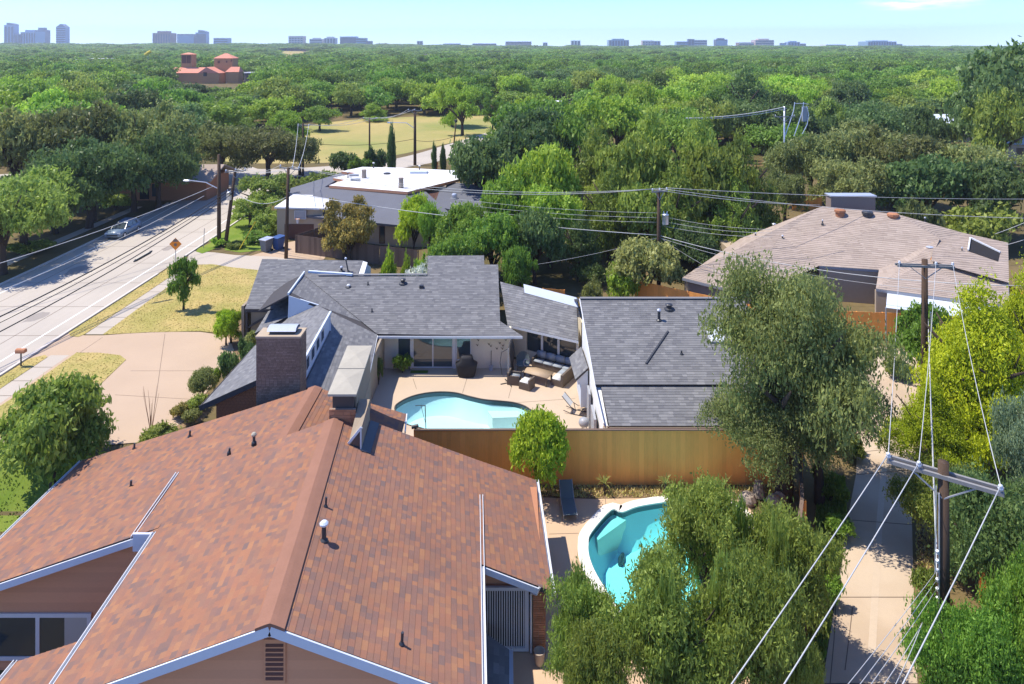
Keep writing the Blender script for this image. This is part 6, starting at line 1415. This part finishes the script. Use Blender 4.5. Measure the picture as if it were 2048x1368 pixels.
for i, (px, py, w_, D, s) in enumerate(((575,355,70,100,'left part'),(620,345,80,103,'middle part'),(660,338,70,106,'right part'))): T(f'{s} of the rough hedge left of the white flat roof', px, py, w_, D, 'shrub1', 'olive', 'hedge', 'hedge')
T('tufted plant at the foot of the straight pole', 440, 474, 36, 78.5, 'shrub0', 'bright', 'plant', 'plant'); T('dry shrub at the foot of the leaning pole', 470, 482, 44, 78, 'shrub1', 'olive', 'plant', 'plant')
T('dark green clump behind the leaning pole', 510, 462, 60, 80, 'shrub1', 'green', 'plant', 'plant')
T('grassy shrub at the far kerb by the olive oak', 60, 480, 90, 76, 'shrub0', 'olive', 'bush', 'bush')
T('dark oak at the kerb just behind the parked car', 178, 262, 215, 86.5, 'oak1', 'dark', rz=1); T('dark oak reaching over the far kerb beyond the car', 268, 268, 170, 95, 'oak0', 'dark', rz=2)
T('olive oak at the kerb by the left photo edge', 8, 352, 200, 69, 'oak0', 'olive', rz=3)
# --- cypresses and bushes at the bend
T('tall dark column cypress left of the tall dark pole', 783, 250, 18, 118, 'column', 'dark', 'cypress', 'cypress'); T('small pointed cypress right of the tall dark pole', 868, 286, 12, 126, 'column', 'dark', 'cypress', 'cypress'); T('small pointed cypress beside the red flag', 886, 290, 13, 125, 'column', 'dark', 'cypress', 'cypress')
T('dark round bush left of the tall cypress', 752, 292, 50, 121, 'shrub0', 'dark', 'bush', 'bush'); T('dark wide bush left of the round one by the bend', 690, 298, 70, 123, 'shrub1', 'dark', 'bush', 'bush'); T('low dark bush near the white roof back edge', 722, 312, 60, 118, 'shrub0', 'green', 'bush', 'bush')
T('lone field tree with leaning trunk', 925, 168, 100, 176, 'open0', 'bright'); T('tree right of the lone field tree', 985, 192, 60, 186, 'open1', 'green'); T('broad light green tree behind the field edge', 905, 155, 90, 195, 'round0', 'bright')
# --- right side
T('dark cedar rising right of centre', 1492, 132, 195, 160, 'feather1', 'dark'); T('large dark tree at the upper right edge', 2030, 82, 250, 135, 'round1', 'dark'); T('dark tree below the large one at the right edge', 1985, 150, 150, 125, 'round0', 'dark')
T('golden green magnolia right of the pale grey roof', 2000, 178, 135, 112, 'round1', 'magnolia')
for i, (px, py, w_, D, k, s) in enumerate(((1620,252,170,98,'oak0','leftmost'),(1720,228,210,100,'oak1','second from left'),(1790,240,220,97,'oak0','third from left'),(1950,272,200,92,'oak1','rightmost'))): T(f'{s} of the big grey green oaks behind the brown roof', px, py, w_, D, k, 'oak', group='grey green oaks behind the brown roof')
for i, (px, py, w_, D, k, m, lb) in enumerate(((1700,300,190,86,'oak1','oak','lower grey green oak right behind the brick chimney box'),(1850,310,190,84,'round0','dark','dark tree behind the right half of the brown roof'),(1990,320,180,80,'round1','dark','dark tree at the right edge above the brown roof'),(1960,405,130,77,'shrub0','olive','bush touching the right back of the brown roof'),(1690,352,80,90,'shrub1','bright','yellow green bush left behind the chimney box'),(1835,395,100,76,'shrub0','oak','grey bush right of the brown chimney box'),(1570,330,110,88,'oak0','oak','grey green oak left of the red brown fence panel'))): T(lb, px, py, w_, D, k, m)
# bush in yard of brown house
T('shrub below the shade sail at the alley end', 1905, 640, 110, 49, 'round1', 'green', 'bush', 'bush')
# --- woodland: single trees out to a few hundred metres, then one mass
fieldp = fld; cross_p = cross
def blocked(x, y, r):
    if y < 122: return True
    if inpoly((x, y), fieldp) or any(inpoly((x+dx*r, y+dy*r), fieldp) for dx, dy in ((-.8,0),(.8,0),(0,.6))): return True
    for p in cross_p:
        if (p[0]-x)**2 + (p[1]-y)**2 < (r+9)**2 and y < 245: return True
    px = 1024 + x/y*F
    if y < 420 and 322 < px < 545 and y > 250: return True      # low ground before the church
    if 400 <= y < 450 and 320 < px < 530: return True
    for bx, by, br in ((1895,170,12),(1338,220,8),(2035,138,10),(1922,330,9),(205,620,16),(150,600,13),(1105,190,8)):
        X0 = (bx-1024)*by/F
        if abs(x-X0) < br+r*.5 and by-br*2.6 < y < by+br: return True
    if 538 < px < 632 and 680 < y < 1560: return True
    return False
cand = []; y = 128.
while y < 780:
    s = 8.2 + y*.014; x = -y*.78 - 14
    while x < y*.78 + 14:
        xx, yy2 = x + random.uniform(-.4,.4)*s, y + random.uniform(-.4,.4)*s; r = s*random.uniform(.45,.85)
        if not blocked(xx, yy2, r*.7): cand.append((xx, yy2, r, random.uniform(6.5, 14.5)))
        x += s
    y += s*.86
cand.sort(key=lambda c: -c[2]*c[3]/(c[1]**2))
ZN = [('bright','rounded bright green tree in the woodland beyond the dry field','bright green woodland trees'),('green','mid green tree in the woodland beyond the dry field','mid green woodland trees'),('dark','dark green tree in the woodland beyond the dry field','dark woodland trees'),('olive','olive green tree in the woodland beyond the dry field','olive woodland trees')]
rest = []
for i, (x, y, r, h_) in enumerate(cand):
    px = 1024 + x/y*F
    wts = [.42,.30,.10,.18] if px < 1250 else [.30,.26,.22,.22]
    if y > 420: wts = [.15,.3,.35,.2]
    from mathutils import noise
    q_ = noise.noise(V((x*.018, y*.012, 3))) + random.uniform(-.28, .28)
    m, lb, grp = ZN[0 if q_ > .10 + (.12 if y > 420 else 0) else 1 if q_ > -.12 else 3 if q_ > -.25 else 2]
    if 330 < px < 540 and y < 260: h_ *= .8
    if i < 290: plant('woodland_tree', lb, 'tree', random.choice(['mid0','mid1','mid2','midw0','midw1']), m, (x, y, ground_z(x, y)), r, h_, None, grp)
    else: rest.append((x, y, r, h_))
y = 780.
while y < 2560:
    s = 8.5 + y*.017; x = -y*.78 - 20
    while x < y*.78 + 20:
        xx, yy2 = x + random.uniform(-.45,.45)*s, y + random.uniform(-.45,.45)*s
        if not blocked(xx, yy2, 5): rest.append((xx, yy2, s*random.uniform(.45,1.25), random.uniform(7.5, 12) + (3.5 if random.random() < .1 else 0)))
        x += s
    y += s*.8
# bumpy far tree line
def scatter(name, pts, key, m):
    me = bpy.data.meshes.new(name); me.from_pydata([(p[0], p[1], ground_z(p[0], p[1])) for p in pts], [], [])
    a = me.attributes.new('size', 'FLOAT_VECTOR', 'POINT'); a.data.foreach_set('vector', [c for p in pts for c in (p[2], p[2], p[3])])
    a = me.attributes.new('turn', 'FLOAT_VECTOR', 'POINT'); a.data.foreach_set('vector', [c for p in pts for c in (0, 0, random.uniform(0, 6.28))])
    o = inst(name, me); o['kind'] = 'stuff'
    src = plant('woodland_tree', 'plain green tree at the near end of the far wooded plain', 'tree', key, m, (pts[0][0], pts[0][1], ground_z(pts[0][0], pts[0][1])), pts[0][2], pts[0][3], 0, 'trees of the far wooded plain', trunk=False)
    ng = bpy.data.node_groups.new(name, 'GeometryNodeTree'); ng.interface.new_socket('Geometry', in_out='INPUT', socket_type='NodeSocketGeometry'); ng.interface.new_socket('Geometry', in_out='OUTPUT', socket_type='NodeSocketGeometry')
    N_ = ng.nodes; gi = N_.new('NodeGroupInput'); go = N_.new('NodeGroupOutput'); ip = N_.new('GeometryNodeInstanceOnPoints'); ob = N_.new('GeometryNodeObjectInfo'); ob.inputs[0].default_value = src.children[0]; ob.transform_space = 'ORIGINAL'
    na = N_.new('GeometryNodeInputNamedAttribute'); na.data_type = 'FLOAT_VECTOR'; na.inputs[0].default_value = 'size'; nb = N_.new('GeometryNodeInputNamedAttribute'); nb.data_type = 'FLOAT_VECTOR'; nb.inputs[0].default_value = 'turn'
    l = ng.links.new; l(gi.outputs[0], ip.inputs['Points']); l(ob.outputs['Geometry'], ip.inputs['Instance']); l(na.outputs[0], ip.inputs['Scale']); l(nb.outputs[0], ip.inputs['Rotation']); l(ip.outputs[0], go.inputs[0])
    md = o.modifiers.new('scatter', 'NODES'); md.node_group = ng
rest.sort(key=lambda c: noise.noise(V((c[0]*.006, c[1]*.0035, 7))) + random.uniform(-.22, .22))
n = len(rest)
for i, (f0, f1, key, m) in enumerate(((0,.45,'far0','forest'),(.45,.7,'far1','forest_green'),(.7,.9,'far1','forest'),(.9,1,'far0','forest_green'))): scatter('far_woodland', rest[int(f0*n):int(f1*n)], key, m)
# ------------------------------------------------------------------ poles and wires
def pole(label, base, top_px=None, h=None, r=.15, arm=None, lean=(0,0), name='utility_pole', trans=None, m='wood_pole', armz=.5, cat='utility pole'):
    base = V(base); t = thing(name, label, cat, base)
    tp = V((lean[0], lean[1], h)); mb = MB(); mb.tube([(0,0,-.2), tp*.5, tp], [r*1.15, r, r*.85], 10); part('shaft', mb, M[m], t, True)
    out = []
    if arm:
        v = V(arm[0]); n = V((v.y, -v.x, 0)).normalized()*.16; c = tp + V((0,0,-armz)); v2 = v/2
        for s in ((-1, 1) if len(arm) > 2 and arm[2] else (-1,)):
            mb = MB(); mb.beam(c-v2+n*s*-1, c+v2+n*s*-1, .1, .13); part('crossarm', mb, M['crossarm'], t)
        mb = MB(); mb.beam(c-v2*.55+n+V((0,0,-.06)), c+n*.9+V((0,0,-.75)), .05, .04); mb.beam(c+v2*.55+n+V((0,0,-.06)), c+n*.9+V((0,0,-.75)), .05, .04); part('brace', mb, M['metal_gray'], t)
        for f_ in arm[1]:
            q = c + v2*f_ + n + V((0,0,.065)); mb = MB(); mb.lathe([(.03,0),(.03,.06),(.075,.07),(.085,.13),(.05,.15),(.07,.17),(.06,.23),(.02,.25)], q, 10); part('insulator', mb, M['porcelain'], t, True); out.append(base + q + V((0,0,.2)))
    if trans:
        mb = MB(); mb.lathe([(.05,0),(.27,.03),(.28,.06),(.28,.85),(.3,.86),(.3,.92),(.1,.97)], V(trans), 14); tf = part('transformer', mb, M['metal_light'], t, True); mb = MB(); [mb.tube([V(trans)+V((x,0,.95)), V(trans)+V((x*1.3,0,1.2))], .04, 6) for x in (-.13,.13)]; part('bushing', mb, M['porcelain'], tf)
    return t, out
def wire(label, p, q, sag, r=.018, m='wire_light', n=14):
    p, q = V(p), V(q); mb = MB(); mb.tube([p.lerp(q, i/n) - V((0,0,sag*4*(i/n)*(1-i/n))) for i in range(n+1)], r, 5)
    o = inst('cable', mesh('cable', mb, M[m], True)); return setp(o, label, 'cable')
# near pole by the alley
base1 = V((14.84,24.08,0)); v = V((16.15,23.0,0)) - V((13.3,24.9,0))
t1, ins1 = pole('tall brown utility pole with double grey crossarm in the right foreground', base1, h=8.2, r=.2, arm=(v, (-.97,-.42,.94), True), armz=.45)
for i in range(7): mb = MB(); mb.tube([(-.24,-.1,3.2+i*.32),(-.30,-.14,3.32+i*.32)], .05, 7); part('insulator', mb, M['porcelain'], t1)
mb = MB(); mb.tube([(-.2,-.1,.2),(-.22,-.12,7.2)], .025, 6); part('conduit', mb, M['metal_light'], t1); mb = MB(); mb.tube([(-.32,-.06,4.4),(-.28,-.06,7.4)], .02, 6); part('conduit', mb, M['metal_light'], t1)
base2 = V((25.35,43.0,0)); t2, ins2 = pole('dark utility pole with pale crossarm behind the yellow green tree', base2, h=9.4, r=.2, arm=(V((3.3,-.35,0)), (-.93,.35,.93), True), armz=.4)
mb = MB(); mb.tube([(.28,-.15,.2),(.28,-.15,6.2)], .05, 6); mb.tube([(.38,-.15,.2),(.36,-.15,6.0)], .03, 6); part('conduit', mb, M['metal_light'], t2)
for i, (e, nm) in enumerate(((V((4.69,16.1,7.75)),'leftmost'),(V((6.0,16.1,7.85)),'middle'),(V((8.75,16.1,7.8)),'rightmost'))):
    p = ins1[i]; d = (e-p); wire(f'{nm} of the three bright wires running from the near crossarm to the lower photo edge', p, p+d*3.0, .5, .018)
    wire(f'{nm} of the three wires between the near crossarm and the pole behind the yellow tree', p, ins2[i], .55, .015)
for i, (z, px) in enumerate(((4.6,1680),(4.3,1705),(4.0,1728))):
    p = base1 + V((-.25,-.12,z)); e = A(px, 1368, 16.6); wire(f'{("upper","middle","lower")[i]} thin telephone wire dropping from the near pole over the alley', p, p+(e-p)*2.5, .25, .009)
for i, z in enumerate((4.9,4.3,3.9)): wire(f'{("upper","middle","lower")[i]} service wire between the near pole and the dark pole behind it', base1+V((-.15,.1,z)), base2+V((.1,-.2,z+.9)), .35, .016)
p = A(1845,1245,22.5); wire('thin service wires falling past the near pole foot to the lower right edge', p, A(1745,1400,18), .1, .012); wire('second thin service wire at the near pole foot by the alley kerb', p, A(1775,1400,18), .1, .012)
# centre pole with transformer
base3 = V((13.1,62.5,0)); t3, ins3 = pole('utility pole with grey transformer can in front of the feathery trees', base3, h=9.7, r=.17, arm=(V((1.5,.5,0)), (-.9,0,.9)), armz=.15, trans=(.55,-.2,6.6))
# poles at the left
b4 = G(438,492); t4, _ = pole('straight weathered pole without crossarm standing left of the leaning pole', b4, h=10.3, r=.2)
mb = MB(); mb.tube([(0,0,6.4),(-1.4,-.2,7.2),(-3.2,-.5,7.5)], .05, 6); part('lamp_arm', mb, M['metal_light'], t4); mb = MB(); mb.lathe([(.02,-.12),(.2,-.08),(.22,.05),(.1,.12)], (-3.4,-.5,7.45), 8, 2.0, 1); part('lamp_head', mb, M['metal_light'], t4)
b5 = G(450,494); t5, ins5 = pole('leaning brown pole with tangled crossarm above the road', b5, h=8.6, r=.19, lean=(1.15,0), arm=(V((1.9,1.2,0)), (-.9,.0,.9)), armz=.1, trans=(.55,-.25,5.3))
b6 = G(572,517); t6, ins6 = pole('brown pole with side crossarm right of the wheeled bins', b6, h=9.6, r=.17, lean=(.25,0), arm=(V((-2.6,1.4,0)), (-.9,-.3,.9)), armz=.1)
b7 = G(606,352); t7, ins7 = pole('distant pole with street lamp arm at the edge of the dry field', b7, h=9.2, r=.17, arm=(V((-2.2,.5,0)), (-.9,.9)), armz=.5)
b8 = V((-18.3,132,0)); t8, ins8 = pole('tall dark pole with curved lamp arm beside the far bend of the road', b8, h=10.4, r=.26, arm=(V((2.6,0,0)), (-.9,0,.9)), armz=.05)
mb = MB(); mb.tube([(0,0,6.9),(-1.6,0,8.0),(-4.4,0,8.1)], .07, 6); part('lamp_arm', mb, M['metal_light'], t8); mb = MB(); mb.box((-5.2,-.25,7.95),(-4.2,.25,8.15)); part('lamp_head', mb, M['metal_light'], t8)
b9 = V((-11.9,140,0)); t9, _ = pole('thin dark lamp post in front of the field left of the blue green bush', b9, h=7.2, r=.14, lean=(.7,0)); 
mb = MB(); mb.lathe([(.1,0),(.28,.1),(.3,.5),(.1,.6)], (.7,0,7.2), 8); part('lamp_head', mb, M['metal_dark'], t9)
b10 = V((-28.9,142,0)); t10, ins10 = pole('short dark pole with lamp left of the tall cypress', b10, h=8.0, r=.17, arm=(V((-2.8,0,0)), (-.9,.9)), armz=.3)
# distant structure on the right
b11 = V((39.3,101,0)); t11, ins11 = pole('grey metal pole with antenna frame rising from the grey green oaks', b11, h=13.8, r=.12, m='metal_light', arm=(V((3.0,0,0)), (-.9,.9)), armz=1.5, name='antenna_pole', cat='antenna')
for x in (1.0,2.3): mb = MB(); mb.tube([(x-.9,0,9.5),(x-.3,0,11.2),(x+.35,0,13.2),(x+.5,0,14.4)], .06, 6); part('curved_rail', mb, M['metal_light'], t11)
mb = MB(); mb.tube([(2.6,0,9.8),(3.3,0,11.2),(3.5,0,12.6),(3.2,0,13.8)], .06, 6); part('curved_rail', mb, M['metal_light'], t11); mb = MB(); mb.tube([(1.5,0,14.2),(2.8,0,14.2),(3.5,0,14.1)], .05, 6); part('cross_bar', mb, M['metal_light'], t11); mb = MB(); mb.box((2.7,.1,11.6),(3.4,.5,13.7)); part('panel', mb, M['metal_gray'], t11)
wire('pale cable running left from the antenna pole over the tree tops', b11+V((0,0,13.7)), A(1372,236,98), .4, .06); wire('second pale cable just below the first from the antenna pole', b11+V((.3,0,13.5)), A(1372,237,98), .5, .04)
# spans
wire('uppermost pale power line from the brown bin pole to the transformer pole', ins6[0], ins3[0], 1.2, .022); wire('second power line just below the uppermost one to the transformer pole', ins6[1], ins3[1], 1.5, .022)
wire('third dark power line in the top bundle left of the transformer pole', ins6[2], ins3[2], 1.7, .018, 'wire_dark')
for i, (y0, y1) in enumerate(((402,427),(412,436),(421,445))):
    wire(f'{("upper","middle","lower")[i]} of three thin wires left of the transformer can', A(900, y0-6, 70), base3+V((0,0,7.6-.42*i)), .3, .014)
    wire(f'{("upper","middle","lower")[i]} of three thin wires running right from the transformer can', base3+V((.3,0,7.3-.42*i)), A(1545, (457,464,472)[i]+2, 58), .25, .014)
wire('thick pale cable from the brown bin pole to the transformer pole', b6+V((.15,0,7.0)), base3+V((0,0,5.6)), .5, .035)
wire('thick pale cable sagging from the transformer pole across the brown roof', base3+V((0,0,5.6)), A(2060,572,48), 1.0, .032); wire('thin wire under the thick cable across the brown roof', base3+V((0,0,5.4)), A(2060,590,48), 1.1, .016)
wire('bright power line running right from the transformer pole to the photo edge', ins3[2], A(2080,398,75), .3, .024); wire('lower bright power line descending from the transformer pole over the brown chimney', ins3[1], A(2080,437,60), .5, .022); wire('pale line from the transformer pole passing left of the brown chimney', ins3[0], A(1640,410,64), .3, .022)
wire('thin service drop from the transformer pole to the corner of the brown roof', base3+V((0,0,5.5)), G(1462,556,3.0), .25, .014)
wire('thin service drop from the transformer pole to the right end of the grey roof', base3+V((0,0,5.4)), A(1005,538,60), .3, .012)
wire('pale line at the right edge rising to the upper right over the brown house', A(1990,468,60), A(2080,432,58), .05, .02); wire('second pale line at the right edge above the red fence', A(2012,490,60), A(2080,468,58), .05, .02)
# left bundle
q5 = b5 + V((.9,-.1,6.6)); 
for i, (y, m, r_, lb) in enumerate(((620,'wire_dark',.05,'topmost thick black cable sagging over the road'),(632,'wire_dark',.03,'thin black cable close below the topmost one over the road'),(650,'wire_dark',.045,'lowest thick black cable sagging over the road'))):
    p = q5 + V((0,0,-.0-.28*i)); e = A(0, y, 50); wire(lb, p, p+(e-p)*1.25, .75, r_, m)
sc_ = thing('splice_case', 'black splice case hanging on the topmost cable over the road', 'cable splice', tuple(A(286,512,62))); mb = MB(); mb.tube([(-.55,-.55,-.35),(-.4,-.4,-.25),(.4,.4,.2),(.55,.55,.3)], [.05,.14,.14,.05], 8); part('case', mb, M['metal_dark'], sc_)
for i, (x0, y0, y, lb) in enumerate(((428,372,520,'upper pale wire crossing the road in front of the shaded car'),(408,392,576,'lower pale wire crossing the road below the shaded car'))): p = A(x0, y0, 79); e = A(0, y, 60); wire(lb, p, p+(e-p)*1.2, .5, .03)
for i in range(3): wire(f'{("left","middle","right")[i]} wire of the span from the leaning pole to the brown bin pole', ins5[i], ins6[i], .5, .02)
for i in range(2): wire(f'{("upper","lower")[i]} wire between the brown bin pole and the field edge pole', ins6[i], ins7[i], .8, .03); wire(f'{("upper","lower")[i]} wire between the field edge pole and the short dark pole', ins7[i], ins10[i], .8, .035); wire(f'{("upper","lower")[i]} wire between the short dark pole and the tall dark pole', ins10[i], ins8[i], .7, .035)
wire('loose cable sagging from the leaning pole to the brown bin pole', b5+V((.9,0,6.3)), b6+V((.2,0,6.6)), 1.1, .03); wire('thin drop wire from the brown bin pole to the garage roof', b6+V((.2,0,7.0)), V((-22,81.5,3.5)), .7, .015)
wire('low dark cable from the tall dark pole to the thin lamp post', b8+V((0,0,4.7)), b9+V((.3,0,4.4)), .5, .04, 'wire_dark'); wire('dark cable from the field edge pole to the tall dark pole over the dry field', b7+V((0,0,5.8)), b8+V((0,0,5.0)), .8, .04, 'wire_dark')
gy = thing('guy_guard', 'yellow guy wire guard slanting out of the grass by the leaning pole', 'guy wire', tuple(G(478,500))); mb = MB(); mb.tube([(0,0,0),(1.6,.6,3.0)], .06, 6); part('guard', mb, M['yellow_paint'], gy)
# red flags by the cypresses
for i, (px, D, lb) in enumerate(((868,128,'red and white flag beside the left small cypress'),(883,127,'red flag between the two small cypresses'))):
    p = A(px, 338, D); f_ = thing('flag', lb, 'flag', (p.x, p.y, 0)); mb = MB(); mb.tube([(0,0,0),(0,0,p.z+1.9)], .05, 5); part('staff', mb, M['metal_gray'], f_); mb = MB(); mb.slab([(0,0,p.z+1.6),(.7,.1,p.z+1.2),(.6,.1,p.z-.1),(0,0,p.z-.4)], .02); part('cloth', mb, M['red_cloth'], f_)
# ------------------------------------------------------------------ air
hzb = MB(); hzb.box((-3400,-160,-48),(3400,6100,165))
o = inst('haze', mesh('haze', hzb, M['bark'])); o['kind'] = 'stuff'
hm = bpy.data.materials.new('haze'); hm.use_nodes = True; ht = hm.node_tree
for n_ in list(ht.nodes):
    if n_.type != 'OUTPUT_MATERIAL': ht.nodes.remove(n_)
pv = ht.nodes.new('ShaderNodeVolumePrincipled'); pv.inputs['Color'].default_value = (.80, .88, 1, 1); pv.inputs['Density'].default_value = .00018; pv.inputs['Anisotropy'].default_value = .2
ht.links.new(pv.outputs[0], [n_ for n_ in ht.nodes if n_.type == 'OUTPUT_MATERIAL'][0].inputs['Volume'])
o.data.materials.clear(); o.data.materials.append(hm)
